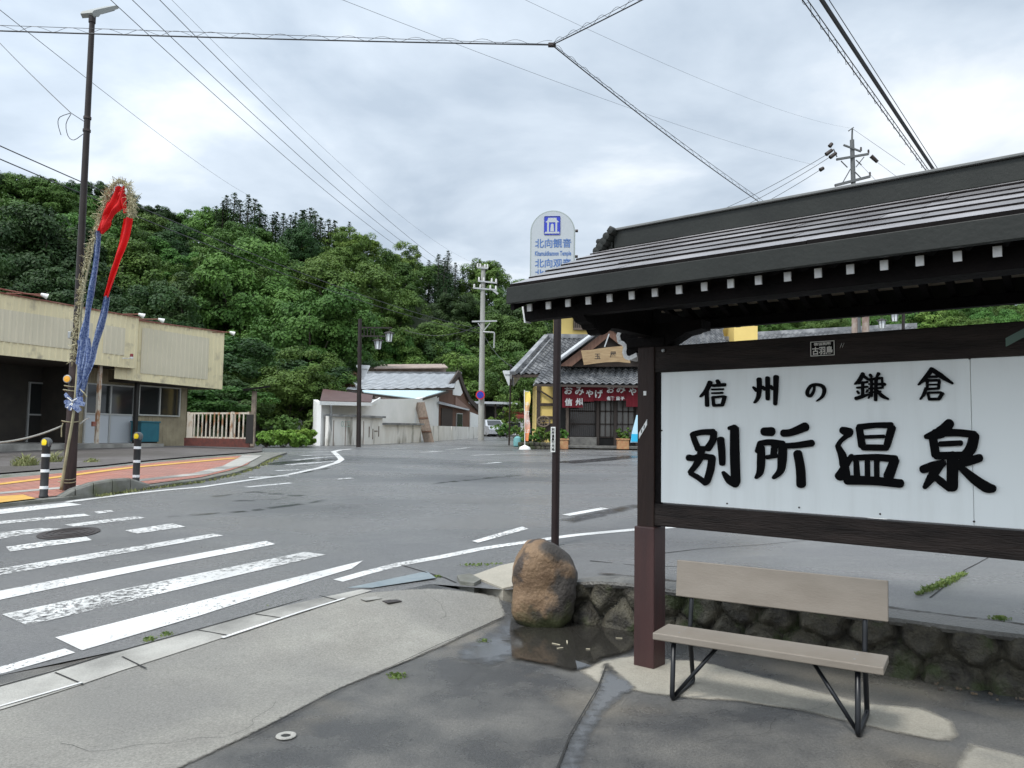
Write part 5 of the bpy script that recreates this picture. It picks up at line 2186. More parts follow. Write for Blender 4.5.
# floodlights along the roof edge
for (px, py, c) in ((38, 294.5, -.3), (137, 314.5, -.35), (157, 319.5, -.2), (229, 332.5, .1)):
    q = wp(wt(px, c), c, wz(px, py, c))
    mb = MB()
    ax_ = (WDir * .8 - WIn * .5 - Z * .3).normalized()
    mb.lathe(q, [(.035, -.12), (.05, -.08), (.085, .06), (.09, .075), (.0, .06)], 12, ax_)
    fl_ = mb.build('floodlight', M['white'], WH, smooth='auto')
    mb = MB()
    back_ = wp(wt(px, c) - (.9 if px < 200 else .9), .1 if px < 130 else c2_, wz(px, py + 2.0, c))
    mb.tube([q - ax_ * .1, back_], .018, 6)
    mb.build('lamp_arm', M['rust'], fl_)
# teal bin
tb0, tb1 = wt(135.5, .9), wt(155.5, .9)
mb = MB()
tm = (tb0 + tb1) / 2
zb_0 = wz(145, 443, .9)
hh_ = wz(145, 421, .9) - zb_0
mb.prism([wp(tb0 + .04, .65, zb_0 + .05), wp(tb1 - .04, .65, zb_0 + .05), wp(tb1 - .04, 1.15, zb_0 + .05), wp(tb0 + .04, 1.15, zb_0 + .05)], (0, 0, hh_ - .1))
mb.box(wp(tm, .9, zb_0 + hh_ - .03), (tb1 - tb0, .56, .05), WDir, WIn, bev=.01)
bin_ = mb.build('storage_bin', M['teal'])
mb = MB()
mb.box(wp(tm, .9, zb_0 + .025), (tb1 - tb0 - .12, .4, .05), WDir, WIn)
place(bin_)
mb.build('feet', M['dark'], bin_)
tag(bin_, 'teal plastic storage bin standing under the warehouse window', 'bin')

# ------------------------------------------------------------------ white slatted fence and notice post
fA, fB = at(187, 444.5, 27.0), at(248, 445.5, 25.5)
FD = (fB - fA)
FD.z = 0
fl_n = FD.length
FD.normalize()
fz0 = at(187, 440, 27).z
fz1 = at(187, 412.5, 27).z
FE = empty('slatted_fence', (fA + fB) / 2, 'white rust-streaked slatted metal fence on red brick base beside the warehouse', 'fence')
Fp = lambda t, z, c=0: V((fA.x, fA.y, 0)) + FD * t + V((-FD.y, FD.x, 0)) * c + Z * z
mb = MB()
for z in (fz0 + .10, fz1 - .03):
    mb.bar(Fp(0, z), Fp(fl_n, z), .04, .06)
mb.build('rail', M['rustwhite'], FE)
mb = MB()
n = 13
for i in range(n):
    t = .28 + (fl_n - .4) * (i + .5) / n
    mb.box(Fp(t, (fz0 + fz1) / 2 + .02, -.03), (.055, .02, fz1 - fz0 - .12), FD)
mb.box(Fp(.16, (fz0 + fz1) / 2 + .02, -.03), (.28, .02, fz1 - fz0 - .1), FD)
mb.build('slats', M['rustwhite'], FE)
for t in (.02, fl_n * .74, fl_n):
    mb = MB()
    mb.box(Fp(t, (fz0 + fz1) / 2 - .08), (.07, .07, fz1 - fz0 + .2), FD)
    mb.build('post', M['rustwhite'], FE)
M['redbrick'] = mat('dark_red_brick', (.14, .04, .03), .8, col2=(.08, .03, .025), scale=9, bump=.5)
mb = MB()
mb.bar(Fp(-.1, fz0 - .06, .05), Fp(fl_n + .1, fz0 - .06, .05), .2, .28)
mb.build('brick_base', M['redbrick'], FE)
nb0 = at(253.5, 446.5, 25.2)
NB = empty('notice_post', nb0, 'wooden notice post with small roof and dark board beside the white fence', 'notice board')
mb = MB()
q = at(254.5, 391, 25.2)
mb.box((q.x, q.y, (nb0.z + q.z) / 2), (.13, .13, q.z - nb0.z), bev=.01)
mb.build('post', mat('weathered_post', (.28, .23, .17), .7, col2=(.12, .09, .07), scale=4), NB)
mb = MB()
a, b = at(246.5, 391.5, 25.2), at(267.5, 388.5, 25.2)
mb.prism([a + V((0, -.3, .0)), b + V((0, -.3, .0)), b + V((0, .3, .06)), a + V((0, .3, .06))], (0, 0, .06))
mb.build('little_roof', M['black_wood'], NB)
mb = MB()
mb.box(at(249.8, 429, 25.15), (.24, .05, .95), bev=.01)
mb.build('board', M['dark'], NB)
# ------------------------------------------------------------------ foliage library
def leafmat(name, c1, c2, rand=.28, tr=.15):
    return mat(name, c1, .55, col2=c2, scale=.5, detail=3, lo=.38, hi=.62, rand=rand, trans=tr, spec=.25)


M['leaf'] = leafmat('broadleaf_green', (.048, .115, .020), (.084, .170, .032))
M['leaf_l'] = leafmat('fresh_broadleaf_green', (.075, .155, .027), (.11, .20, .038))
M['leaf_d'] = leafmat('deep_broadleaf_green', (.024, .062, .016), (.042, .094, .023))
M['leaf_b'] = leafmat('bright_roadside_leaf', (.13, .25, .035), (.19, .32, .05), .12)
M['leaf_c'] = leafmat('conifer_green', (.026, .058, .020), (.042, .085, .028), .25, .1)
M['bark'] = mat('tree_bark', (.06, .048, .038), .9, col2=(.10, .085, .07), scale=6, bump=.6)


def crown_mesh(seed, R_, H, nclump, nleaf, ls, flat=.75, skirt=.25):
    """crown of leaf clumps: unit base at z=0 of crown; returns verts/faces of small leaf faces"""
    rn = random.Random(seed)
    vs, fs = [], []
    lobes = [(V((rn.uniform(-.62, .62) * R_, rn.uniform(-.62, .62) * R_, H * rn.uniform(.25, .80))), rn.uniform(.34, .52)) for _ in range(10)]
    lobes.append((V((0, 0, H * .45)), .74))
    cl = []
    for i in range(nclump):
        c, k = lobes[i % len(lobes)]
        d = V((rn.gauss(0, 1), rn.gauss(0, 1), rn.gauss(0, 1) + .25)).normalized()
        p = c + V((d.x * R_ * k, d.y * R_ * k, d.z * H * .5 * k))
        if p.z < H * .02:
            p.z = H * rn.uniform(.02, .15)
        cl.append((p, d, rn.uniform(.11, .21) * R_))
    for p, d, r in cl:
        for j in range(nleaf):
            e = V((rn.gauss(0, 1), rn.gauss(0, 1), rn.gauss(0, .8) + .35)).normalized()
            rr_ = r * rn.uniform(.65, 1.08)
            q = p + V((e.x * rr_, e.y * rr_, e.z * rr_ * flat))
            nrm = (e * .8 + d * .35 + V((rn.gauss(0, .36), rn.gauss(0, .36), rn.gauss(0, .36) + .35))).normalized()
            u = nrm.orthogonal().normalized()
            a = rn.uniform(0, 6.28)
            u = (Matrix.Rotation(a, 3, nrm) @ u)
            w_ = nrm.cross(u)
            s = ls * rn.uniform(.6, 1.25)
            b = len(vs)
            vs += [q - u * s * .5, q + w_ * s * .32 + nrm * s * .08, q + u * s * .55, q - w_ * s * .32 + nrm * s * .08]
            fs.append((b, b + 1, b + 2, b + 3))
    return vs, fs


def conifer_mesh(seed, R_, H, ls):
    rn = random.Random(seed)
    vs, fs = [], []
    nl = 26
    for i in range(nl):
        f = i / (nl - 1)
        z = H * (.12 + .88 * f)
        rad = R_ * (1 - f)**.8 * rn.uniform(.8, 1.1) + .1
        nb = max(4, int(11 * (1 - f) + 4))
        for b_ in range(nb + 3):
            a = rn.uniform(0, 6.28)
            L_ = rad * rn.uniform(.65, 1.1)
            n = int(14 * L_ / R_ * (R_ / 2)) + 6
            for k in range(n):
                t = rn.random()**.7
                p = V((math.cos(a) * L_ * t, math.sin(a) * L_ * t, z - L_ * t * .32 + rn.gauss(0, .08) * ls * 2))
                p += V((rn.gauss(0, .25), rn.gauss(0, .25), rn.gauss(0, .16))) * (R_ * .19)
                nrm = V((rn.gauss(0, .6), rn.gauss(0, .6), 1)).normalized()
                u = V((math.cos(a), math.sin(a), -.3)).normalized()
                w_ = nrm.cross(u).normalized()
                s = ls * rn.uniform(.6, 1.2)
                b = len(vs)
                vs += [p - u * s * .5, p + w_ * s * .25, p + u * s * .7, p - w_ * s * .25]
                fs.append((b, b + 1, b + 2, b + 3))
    return vs, fs


def raw_mesh(name, vs, fs, m):
    me = bpy.data.meshes.new(name)
    me.from_pydata([tuple(v) for v in vs], [], fs)
    me.materials.append(m)
    return me


def trunk_mesh(seed, h, r, R_, H0, Hc):
    rn = random.Random(seed)
    mb = MB()
    top = V((rn.uniform(-.2, .2), rn.uniform(-.2, .2), H0 + Hc * .6))
    mb.tube([V((0, 0, -.5)), V((0, 0, H0 * .5)), V((.05, 0, H0)), top], [r * 1.25, r, r * .8, r * .25], 7)
    for i in range(6):
        a = i * 1.05 + rn.uniform(-.3, .3)
        s = V((0, 0, H0 * rn.uniform(.75, 1.15)))
        e = V((math.cos(a) * R_ * .6, math.sin(a) * R_ * .6, H0 + Hc * rn.uniform(.3, .65)))
        mb.tube([s, s.lerp(e, .5) + V((0, 0, .2)), e], [r * .5, r * .3, r * .08], 5)
    return mb


PROT = []
for i in range(5):
    R_, Hc = 3.6, 5.4 + .5 * (i % 3)
    vs, fs = crown_mesh(100 + i, R_, Hc, 150, 210, .185)
    tm_ = trunk_mesh(200 + i, 0, .2, R_, 2.2, Hc)
    tme = raw_mesh('trunk', tm_.v, tm_.f, M['bark'])
    for key in ('leaf', 'leaf_l', 'leaf_d'):
        me = raw_mesh('crown', vs, fs, M[key])
        PROT.append((key, me, tme))
CON = []
for i in range(3):
    vs, fs = conifer_mesh(300 + i, 2.8, 10, .25)
    mb = MB()
    mb.tube([V((0, 0, -.6)), V((0, 0, 5)), V((0, 0, 9.6))], [.22, .15, .03], 7)
    CON.append(('con', raw_mesh('crown', vs, fs, M['leaf_c']), raw_mesh('trunk', mb.v, mb.f, M['bark'])))
BYK = {k: [p for p in PROT if p[0] == k] for k in ('leaf', 'leaf_l', 'leaf_d')}


def tree(loc, key, scale, rz, lab, cat='tree', group=None, name='broadleaf_tree', zs=1.0, crown_z=2.0, idx=None):
    src = CON if key == 'con' else BYK[key]
    k, cm, tmh = src[(idx if idx is not None else random.randrange(99)) % len(src)]
    o = bpy.data.objects.new(name, None)
    o.empty_display_size = .1
    COL.objects.link(o)
    o.location = loc
    o.rotation_euler.z = rz
    o.scale = (scale, scale, scale * zs)
    tag(o, lab, cat, group)
    a = bpy.data.objects.new('trunk', tmh)
    COL.objects.link(a)
    a.parent = o
    b = bpy.data.objects.new('crown', cm)
    COL.objects.link(b)
    b.parent = o
    b.location.z = 0 if key == 'con' else crown_z
    return o


# ------------------------------------------------------------------ wooded hills
SIL = [(-500, 210), (-200, 190), (0, 186), (40, 190), (80, 200), (120, 216), (150, 220), (200, 232), (230, 225), (260, 222), (300, 226), (345, 234), (385, 250), (420, 260), (455, 270),
       (500, 284), (560, 300), (640, 312), (700, 312), (800, 308), (880, 300), (960, 300), (1010, 312), (1200, 312), (1500, 300)]


def sil(px):
    if px <= SIL[0][0]:
        return SIL[0][1]
    for (a, b), (c, d) in zip(SIL[:-1], SIL[1:]):
        if px <= c:
            return b + (d - b) * (px - a) / (c - a)
    return SIL[-1][1]


def hor(px):
    return 436 + .015 * (px - 512)


def hill_z(x, y):
    """terrain height of the wooded slopes"""
    a = x / y
    px = 512 + a * F
    el = (hor(px) - sil(px)) / F
    # base and crest distances vary along the valley
    u = sst(520, 700, px)
    yb = 44 + 8 * sst(100, 480, px) + 40 * u + 20 * sst(325, 365, px) * (1 - u)
    yt = 105 + 25 * sst(-100, 300, px) + 110 * u
    base = z_road(x, y)
    zt = EYE + el * yt - 6.0
    t = (y - yb) / (yt - yb)
    if t <= 0:
        return base
    if t > 1:
        k = (y - yt) / 300
        return zt + 5 * math.sin(min(k, 1) * 1.5) + noise.noise(V((x * .02, y * .02, 0))) * 3
    return base + (zt - base) * (t**1.08) + noise.noise(V((x * .05, y * .05, 0))) * 2.0 * min(1, t * 3)


mb = MB()
na, ny = 110, 60
vs = []
for j in range(ny + 1):
    y = 38 + (420 - 38) * (j / ny)**1.6
    for i in range(na + 1):
        a = -1.35 + 2.7 * i / na
        x = a * y
        vs.append(V((x, y, hill_z(x, y) - .35)))
mb.add(vs, [(j * (na + 1) + i, j * (na + 1) + i + 1, (j + 1) * (na + 1) + i + 1, (j + 1) * (na + 1) + i) for j in range(ny) for i in range(na)])
M['floor'] = mat('forest_floor', (.018, .030, .010), .95, col2=(.030, .045, .014), scale=.5)
hl = mb.build('hillside', M['floor'], smooth=True, recalc=False)
hl['kind'] = 'structure'

random.seed(21)
ntree = 0
rows = []
y = 50.0
while y < 140:
    rows.append(y)
    y += 6.0 + (y - 50) * .03
GW = 'broadleaf trees massed on the wooded hillside'
for ri, y in enumerate(rows):
    stepx = 6.2 + (y - 50) * .02
    x = -.86 * y + (ri % 2) * stepx / 2
    while x < .1 * y:
        xx, yy = x + random.uniform(-1.4, 1.4), y + random.uniform(-1.6, 1.6)
        x += stepx
        px = 512 + xx / yy * F
        if px < -60 or px > 575:
            continue
        z = hill_z(xx, yy)
        u = sst(520, 700, px)
        yb = 44 + 8 * sst(100, 480, px) + 40 * u + 20 * sst(325, 365, px) * (1 - u)
        yt = 105 + 25 * sst(-100, 300, px) + 110 * u
        if yy < yb + 1 or yy > yt + 6:
            continue
        nn = noise.noise(V((xx * .045, yy * .045, 5)))
        # conifer stands near the crest and in the middle right
        con = (215 < px < 345 and yy > yt - 14) or (395 < px < 520 and yy > yt - 18 and random.random() < .7)
        if con:
            sc = random.uniform(.75, 1.02)
            tree((xx, yy, z - .5), 'con', sc, random.uniform(0, 6), 'dark conifer standing among broadleaf trees on the hill crest', group='conifers along the hill crest',
                 name='conifer_tree')
        else:
            r = random.random() + nn * .9
            key = 'leaf_l' if r > .78 else ('leaf_d' if r < .25 else 'leaf')
            sc = random.choice((random.uniform(.7, 1.0), random.uniform(1.0, 1.25), random.uniform(1.2, 1.6)))
            tree((xx, yy, z - 1.6), key, sc, random.uniform(0, 6), 'leafy green tree within the dense forest covering the hillside', group=GW, zs=random.uniform(.85, 1.1))
        ntree += 1
# the far right-hand slope seen between shelter roof and sign beam
for i in range(120):
    px = random.uniform(690, 1080)
    y = random.uniform(150, 235)
    x = (px - 512) / F * y
    if not 90 < y < 240:
        continue
    z = hill_z(x, y)
    key = random.choice(['leaf', 'leaf', 'leaf_l'])
    tree((x, y, z - 2), key, random.uniform(1.2, 1.7), random.uniform(0, 6), 'far green tree on the distant slope seen between shelter roof and signboard', group='trees on the distant slope')
    ntree += 1
# tall crown line trees standing free
rn = random.Random(17)
cl_ = [(216 + k * 6.2 + rn.uniform(-2, 2), (214 - 15 * math.sin(math.pi * min(1, (k + 1.5) / 9)) + (max(0, k - 15) * 4)) + rn.uniform(-5, 5), 118 + rn.uniform(-3, 7), rn.uniform(.95, 1.3)) for k in range(21)]
cl_ += [(410 + k * 9 + rn.uniform(-2, 2), 252 + k * 3.2 + rn.uniform(-5, 5), 124 + rn.uniform(-3, 6), rn.uniform(.7, 1.0)) for k in range(8)]
for k, (px, ytop, d, sc_) in enumerate(cl_):
    tp = at(px, ytop, d)
    h = 10 * sc_ * 1.15
    tree((tp.x, tp.y, tp.z - h * .96), 'con', sc_ * 1.15, px, 'dark conifer standing among broadleaf trees on the hill crest', group='conifers along the hill crest', name='conifer_tree', idx=k)
# dark ridge trees at the upper left
for px, ytop, d, sc_ in ((55, 181, 118, 1.0), (72, 184, 120, .9), (98, 180, 121, .95), (118, 190, 122, .9), (140, 205, 122, .9), (160, 208, 124, .95), (20, 176, 112, 1.1), (-8, 170, 108, 1.1), (178, 217, 124, .9)):
    tp = at(px, ytop, d)
    h = 7.8 * sc_
    tree((tp.x, tp.y, tp.z - h), 'leaf_d', sc_, px, 'leafy green tree within the dense forest covering the hillside', group=GW)
print('trees', ntree)

# nearer individual trees behind fence and white shed
near = [
    (262, 345, 300, 42, 1.15, 'leaf_d', 'dark rounded tree right behind the end of the white slatted fence'),
    (238, 330, 300, 46, 1.25, 'leaf', 'broad green tree rising behind the warehouse corner'),
    (290, 352, 300, 40, .80, 'leaf_l', 'light green bushy tree left of the lantern lamp post'),
    (316, 362, 300, 42, .62, 'leaf', 'small round tree over the grey roofed house left of the shed'),
    (207, 398, 300, 36, .85, 'leaf', 'green tree crown behind the slatted fence at left'),
    (232, 385, 300, 38, .85, 'leaf_d', 'dark tree in the shade behind the middle of the slatted fence'),
    (344, 352, 300, 60, .9, 'leaf_d', 'dark tree behind the lantern lamp post and the shed roof'),
    (461, 350, 300, 76, .9, 'leaf', 'tree behind the house gable, left of the concrete utility pole'),
    (438, 330, 300, 80, 1.0, 'leaf_d', 'dark tree over the ridge of the white roofed house'),
    (398, 330, 300, 78, 1.05, 'leaf', 'green tree directly behind the long white roof'),
    (497, 366, 300, 78, .8, 'leaf_d', 'dark tree just right of the concrete utility pole'),
    (520, 350, 300, 72, 1.1, 'leaf', 'green tree between utility pole and souvenir shop roof'),
]
for px, ytop, _, d, sc_, key, lab in near:
    tp = at(px, ytop, d)
    z0 = z_road(tp.x, tp.y)
    hc = 7.9 * sc_
    zs = (tp.z - z0 + .3) / (8.0 * sc_)
    tree((tp.x, tp.y, z0 - .3), key, sc_, px, lab, zs=max(.5, min(zs, 1.8)))


# shrubs (one mesh of leaves + stems)
def shrub(c, R_, H, lab, m, n=30, nl=60, ls=.12, seed=1, name='shrub', cat='shrub', group=None):
    vs, fs = crown_mesh(seed, R_, H, n, nl, ls)
    o = bpy.data.objects.new(name, None)
    COL.objects.link(o)
    o.location = c
    tag(o, lab, cat, group)
    a = bpy.data.objects.new('foliage', raw_mesh('foliage', vs, fs, m))
    COL.objects.link(a)
    a.parent = o
    mb = MB()
    for k in range(4):
        an = k * 1.6
        mb.tube([V((0, 0, -.05)), V((math.cos(an) * R_ * .3, math.sin(an) * R_ * .3, H * .4)), V((math.cos(an) * R_ * .5, math.sin(an) * R_ * .5, H * .7))], [.02, .014, .006], 5)
    b = bpy.data.objects.new('stems', raw_mesh('stems', mb.v, mb.f, M['bark']))
    COL.objects.link(b)
    b.parent = o
    return o


for i, (px, py, d, R_, H, key, lab) in enumerate((
        (266, 447, 29, .6, .62, 'leaf_b', 'bright green bush beside the notice post'),
        (283, 447.5, 29.5, .8, .6, 'leaf_b', 'bright green bush between notice post and white shed'),
        (300, 447, 31, .6, .8, 'leaf_b', 'bright green bush close to the left end of the white shed wall'),
        (275, 436, 36, 1.2, 1.5, 'leaf_l', 'taller mid-green bush behind the bright roadside bushes'),
        (310, 436, 38, 1.0, 1.5, 'leaf', 'bush under the eaves of the small grey-roofed house'))):
    c = at(px, py, d)
    c.z = min(c.z, z_road(c.x, c.y) + .1)
    shrub(c, R_, H, lab, M[key], n=40, nl=70, ls=.14, seed=50 + i)
mr_ = at(331, 396, 44)
vs, fs = crown_mesh(77, 1.9, 1.9, 40, 60, .2)
o = bpy.data.objects.new('red_leaf_tree', None)
COL.objects.link(o)
mr_.z = z_road(mr_.x, mr_.y)
o.location = mr_
tag(o, 'reddish brown leaved small tree behind the brown shed roof', 'tree')
M['leaf_r'] = leafmat('reddish_leaf', (.07, .035, .018), (.10, .055, .025))
a = bpy.data.objects.new('crown', raw_mesh('crown', vs, fs, M['leaf_r']))
COL.objects.link(a)
a.parent = o
a.location.z = 2.0
mb = MB()
mb.tube([V((0, 0, -.2)), V((0, 0, 3))], [.1, .05], 6)
a = bpy.data.objects.new('trunk', raw_mesh('trunk', mb.v, mb.f, M['bark']))
COL.objects.link(a)
a.parent = o
# weeds on the lot and by the pavement
weed(g(25, 466.5), .28, .34, 300, 'tall pale weed clump on the lot, leftmost beside the rope', M['weedd'], seed=31, leaf=.02)
weed(g(52, 463), .2, .36, 160, 'tall pale weed clump behind the left bollard and street lamp', M['weedd'], seed=32, leaf=.02)
weed(g(92, 463), .2, .16, 120, 'low weed clump on the lot right of the street lamp', M['weedd'], seed=33, leaf=.02)
rn = random.Random(40)
mb = MB()
EDGE = [g(x, y) for x, y in ((100, 496.5), (125, 492.5), (150, 489), (175, 485.5), (201, 482.3), (235, 475), (257, 468), (270, 461), (285, 454.5))]
for i in range(1500):
    k = rn.random() * (len(EDGE) - 1.01)
    if noise.noise(V((k * 3, 0, 0))) < -.1:
        continue
    p = EDGE[int(k)].lerp(EDGE[int(k) + 1], k - int(k)) + V((rn.gauss(0, .05), rn.gauss(0, .05), 0))
    h = rn.uniform(.02, .06)
    a = rn.uniform(0, 6.3)
    w_ = V((math.cos(a), math.sin(a), 0)) * .02
    mb.add([p - w_, p + w_, p + V((rn.gauss(0, .02), rn.gauss(0, .02), h))], [(0, 1, 2)])
o = mb.build('kerb_moss', M['weedd'], recalc=False)
tag(o, 'moss and grass growing along the foot of the pavement kerb', 'moss', kind='stuff')
# ------------------------------------------------------------------ materials for the town
M['plaster'] = mat('stained_white_plaster', (.82, .81, .77), .8, col2=(.70, .68, .63), scale=2.5, stretch=(1, 1, .35), bump=.2, col3=(.20, .185, .15), scale3=1.6, lo3=.56, hi3=.72)
M['whitewall'] = mat('white_wall', (.86, .86, .85), .7, col2=(.78, .79, .77), scale=1.2)
M['tile'] = mat('grey_roof_tile', (.18, .185, .195), .35, col2=(.11, .115, .12), scale=4, col3=(.29, .295, .30), scale3=2.0)
M['tilew'] = mat('pale_grey_metal_roof', (.50, .52, .54), .45, col2=(.42, .44, .46), scale=1.5)
M['skyblue'] = mat('light_blue_roof_sheet', (.50, .66, .70), .5, col2=(.54, .68, .71), scale=2)
M['brownroof'] = mat('brown_metal_roof', (.075, .030, .025), .5, col2=(.10, .05, .04), scale=2)
M['palebrown'] = mat('rusty_pale_roof', (.40, .32, .27), .6, col2=(.24, .18, .15), scale=2)
M['brownwood'] = mat('brown_timber_wall', (.11, .05, .032), .7, col2=(.16, .085, .055), scale=4, stretch=(3, 3, .4))
M['greywood'] = mat('weathered_grey_plank', (.20, .15, .115), .75, col2=(.11, .085, .065), scale=7, stretch=(3, 3, .3), bump=.4)
M['timber'] = mat('dark_timber', (.045, .032, .025), .7)
M['yellow_w'] = mat('yellow_plaster', (.80, .60, .20), .75, col2=(.74, .55, .18), scale=1.2)
M['concpole'] = mat('concrete_pole', (.36, .36, .34), .8, col2=(.28, .28, .26), scale=2, stretch=(1, 1, .3))
M['galv'] = mat('galvanised_steel', (.38, .39, .39), .45, metal=.5)
M['dkgalv'] = mat('weathered_dark_steel', (.10, .105, .105), .6)
M['insul'] = mat('white_insulator', (.7, .7, .68), .3)
M['cable'] = mat('black_cable', (.030, .032, .035), .5)
M['lamp_w'] = mat('milky_lantern_glass', (.66, .69, .70), .35)

# ------------------------------------------------------------------ block wall and white shed
A0 = at(320, 448, 32.5)
A1 = at(424, 445, 42.0)
A2 = at(480, 439.5, 54.0)


def seg(p, q):
    d = q - p
    d.z = 0
    return d.normalized(), d.length


def vwall(mb, p, q, zp0, zq0, zp1, zq1, th=.15):
    d, l = seg(p, q)
    n = V((-d.y, d.x, 0))
    a, b = V((p.x, p.y, 0)), V((q.x, q.y, 0))
    mb.prism([a + Z * zp0, b + Z * zq0, b + Z * zq1, a + Z * zp1], n * th)


def zat(px, py, p):
    return at(px, py, p.y).z


def along(px, p, q):
    """point of plan segment p-q under pixel column px"""
    d, l = seg(p, q)
    n = V((-d.y, d.x, 0))
    r = ray(px, 440)
    t = (p - CAMLOC).dot(n) / r.dot(n)
    return CAMLOC + r * t


BW = empty('block_wall', (A0 + A1) / 2, 'long stained white block wall bordering the road in front of the old sheds', 'wall')
for (pa, pb_, y0a, y0b, y1a, y1b) in ((328, 382, 448.5, 447.5, 416, 418), (382, 421, 447.5, 446, 424.5, 425)):
    a, b = along(pa, A0, A1), along(pb_, A0, A1)
    mb = MB()
    vwall(mb, a, b, zat(pa, y0a, a) - .3, zat(pb_, y0b, b) - .3, zat(pa, y1a, a), zat(pb_, y1b, b))
    s_ = mb.build('wall_section', M['plaster'], BW)
    mb = MB()
    d, l = seg(a, b)
    mb.bar(V((a.x, a.y, zat(pa, y1a, a) + .04)), V((b.x, b.y, zat(pb_, y1b, b) + .04)), .36, .09)
    mb.build('cap', M['tile'] if pa < 400 else M['timber'], s_)
    if pa == 328:
        # seams and faint marks
        for px in (333, 345, 363):
            c = along(px, A0, A1)
            mb = MB()
            mb.box(V((c.x, c.y, zat(px, 433, c))) - V((-d.y, d.x, 0)) * .01, (.03, .03, 1.1), d)
            mb.build('seam', M['palebrown'], s_)
        c = along(345, A0, A1)
        mb = MB()
        text(mb, '○二三', V((c.x, c.y, zat(345, 424, c))) - V((-d.y, d.x, 0)) * .012, d, Z, .32, .001, w=.75)
        mb.build('faded_lettering', mat('faded_green_lettering', (.32, .48, .42), .7), s_)
        c = along(374, A0, A1)
        mb = MB()
        for k, (u0, z0) in enumerate(((-.5, .1), (-.15, -.1), (.15, .18), (.42, .16))):
            mb.box(V((c.x, c.y, zat(374, 433, c) + z0 * .5)) + d * u0 - V((-d.y, d.x, 0)) * .012, (.05 if k != 2 else .3, .02, .5 if k != 2 else .05), d)
        mb.build('dark_mark', M['greywood'], s_)
a, b = along(431, A1, A2), along(451, A1, A2)
for (pa, pb_) in ((431, 451), (451.6, 478)):
    a, b = along(pa, A1, A2), along(pb_, A1, A2)
    mb = MB()
    f0 = lambda px: 425.6 + (px - 431) / 47 * 1.6
    f1 = lambda px: 443.5 - (px - 431) / 47 * 3.4
    vwall(mb, a, b, zat(pa, f1(pa), a) - .3, zat(pb_, f1(pb_), b) - .3, zat(pa, f0(pa), a), zat(pb_, f0(pb_), b))
    s_ = mb.build('wall_section', M['plaster'], BW)
# plank leaning in the gap
pk = empty('leaning_plank', at(426, 445, 41.5), 'weathered wide brown board leaning across the gap of the white block wall', 'board')
mb = MB()
q0, q1, q2, q3 = at(424.5, 444.8, 41.6), at(434.5, 444.2, 41.6), at(424.5, 402, 42.4), at(414.5, 402.5, 42.4)
mb.prism([q0, q1, q2, q3], (0, .06, 0))
mb.build('board', M['greywood'], pk)
for f in (.3, .62):
    mb = MB()
    mb.bar(q0.lerp(q3, f) + V((.02, -.03, 0)), q1.lerp(q2, f) + V((-.02, -.03, 0)), .03, .08)
    mb.build('crossbar', M['brownwood'], pk)


def roofslab(mb, e0, e1, r0, r1, th=.08):
    mb.prism([e0, e1, r1, r0], (0, 0, th))


def tileroof(mb, e0, e1, r1, r0, pitch=.30, course=.28, amp=.045):
    """wavy pan tiles laid between eave e0-e1 and ridge r0-r1, real relief"""
    e0, e1, r0, r1 = V(e0), V(e1), V(r0), V(r1)
    wl = max((e1 - e0).length, (r1 - r0).length)
    hl_ = ((r0 + r1) / 2 - (e0 + e1) / 2).length
    nu = max(2, int(wl / pitch)) * 4
    nv_ = max(2, int(hl_ / course))
    nrm = ((e1 - e0) if (e1 - e0).length > .1 else (r1 - r0)).cross(r0 - e0).normalized()
    if nrm.z < 0:
        nrm = -nrm
    vs = []
    for j in range(nv_):
        for k in (0, 1):
            v = (j + k) / nv_
            lift = .05 if k == 0 else .0
            for i in range(nu + 1):
                u = i / nu
                p = e0.lerp(e1, u).lerp(r0.lerp(r1, u), v)
                w_ = math.sin(i * math.pi / 2) * amp
                vs.append(p + nrm * (lift + w_))
    fs = []
    nr = nv_ * 2
    for j in range(nr - 1):
        for i in range(nu):
            fs.append((j * (nu + 1) + i, j * (nu + 1) + i + 1, (j + 1) * (nu + 1) + i + 1, (j + 1) * (nu + 1) + i))
    mb.add(vs, fs)
    # solid deck underneath
    mb.prism([e0 - nrm * .06, e1 - nrm * .06, r1 - nrm * .06, r0 - nrm * .06], -nrm * .06)


# white shed with brown roof at the left end
SD = empty('white_shed', A0, 'small white shed with brown metal roof at the left end of the block wall', 'shed')
b0, b1 = at(320, 449, 32.6), along(382, A0, A1)
b1 = b1 + V((0, .5, 0))
b0 = b0 + V((0, .5, 0))
mb = MB()
vwall(mb, at(320, 449, 33.0), at(328, 449, 33.7), .6, .6, zat(322, 402, at(320, 449, 33)), zat(328, 402, at(328, 449, 33.7)), .2)
d_, l_ = seg(at(320, 449, 33), at(328, 449, 33.7))
w0, w1 = at(328, 449, 34.2), at(421, 446, 43.0)
vwall(mb, w0, w1, .5, .5, zat(328, 400, w0), zat(414, 398.5, w1), .2)
vwall(mb, at(320, 449, 33.2), at(316, 449, 38), .5, .5, zat(320, 402, at(320, 449, 33)), 3.2, .2)
mb.build('wall', M['whitewall'], SD)
mb = MB()
roofslab(mb, at(320, 402.5, 32.4), at(371, 403.5, 35.5), at(323, 390.5, 37.5), at(373, 396.5, 40))
mb.build('roof', M['brownroof'], SD)
mb = MB()
mb.bar(at(319, 403, 32.35), at(371, 404.3, 35.4), .06, .16)
mb.bar(at(371, 404.3, 35.5), at(380, 399.0, 40), .06, .16)
mb.build('eaves_board', M['whitewall'], SD)
mb = MB()
mb.tube([at(331, 405, 32.9), at(331, 449, 33.6)], .04, 6)
mb.build('downpipe', M['galv'], SD)

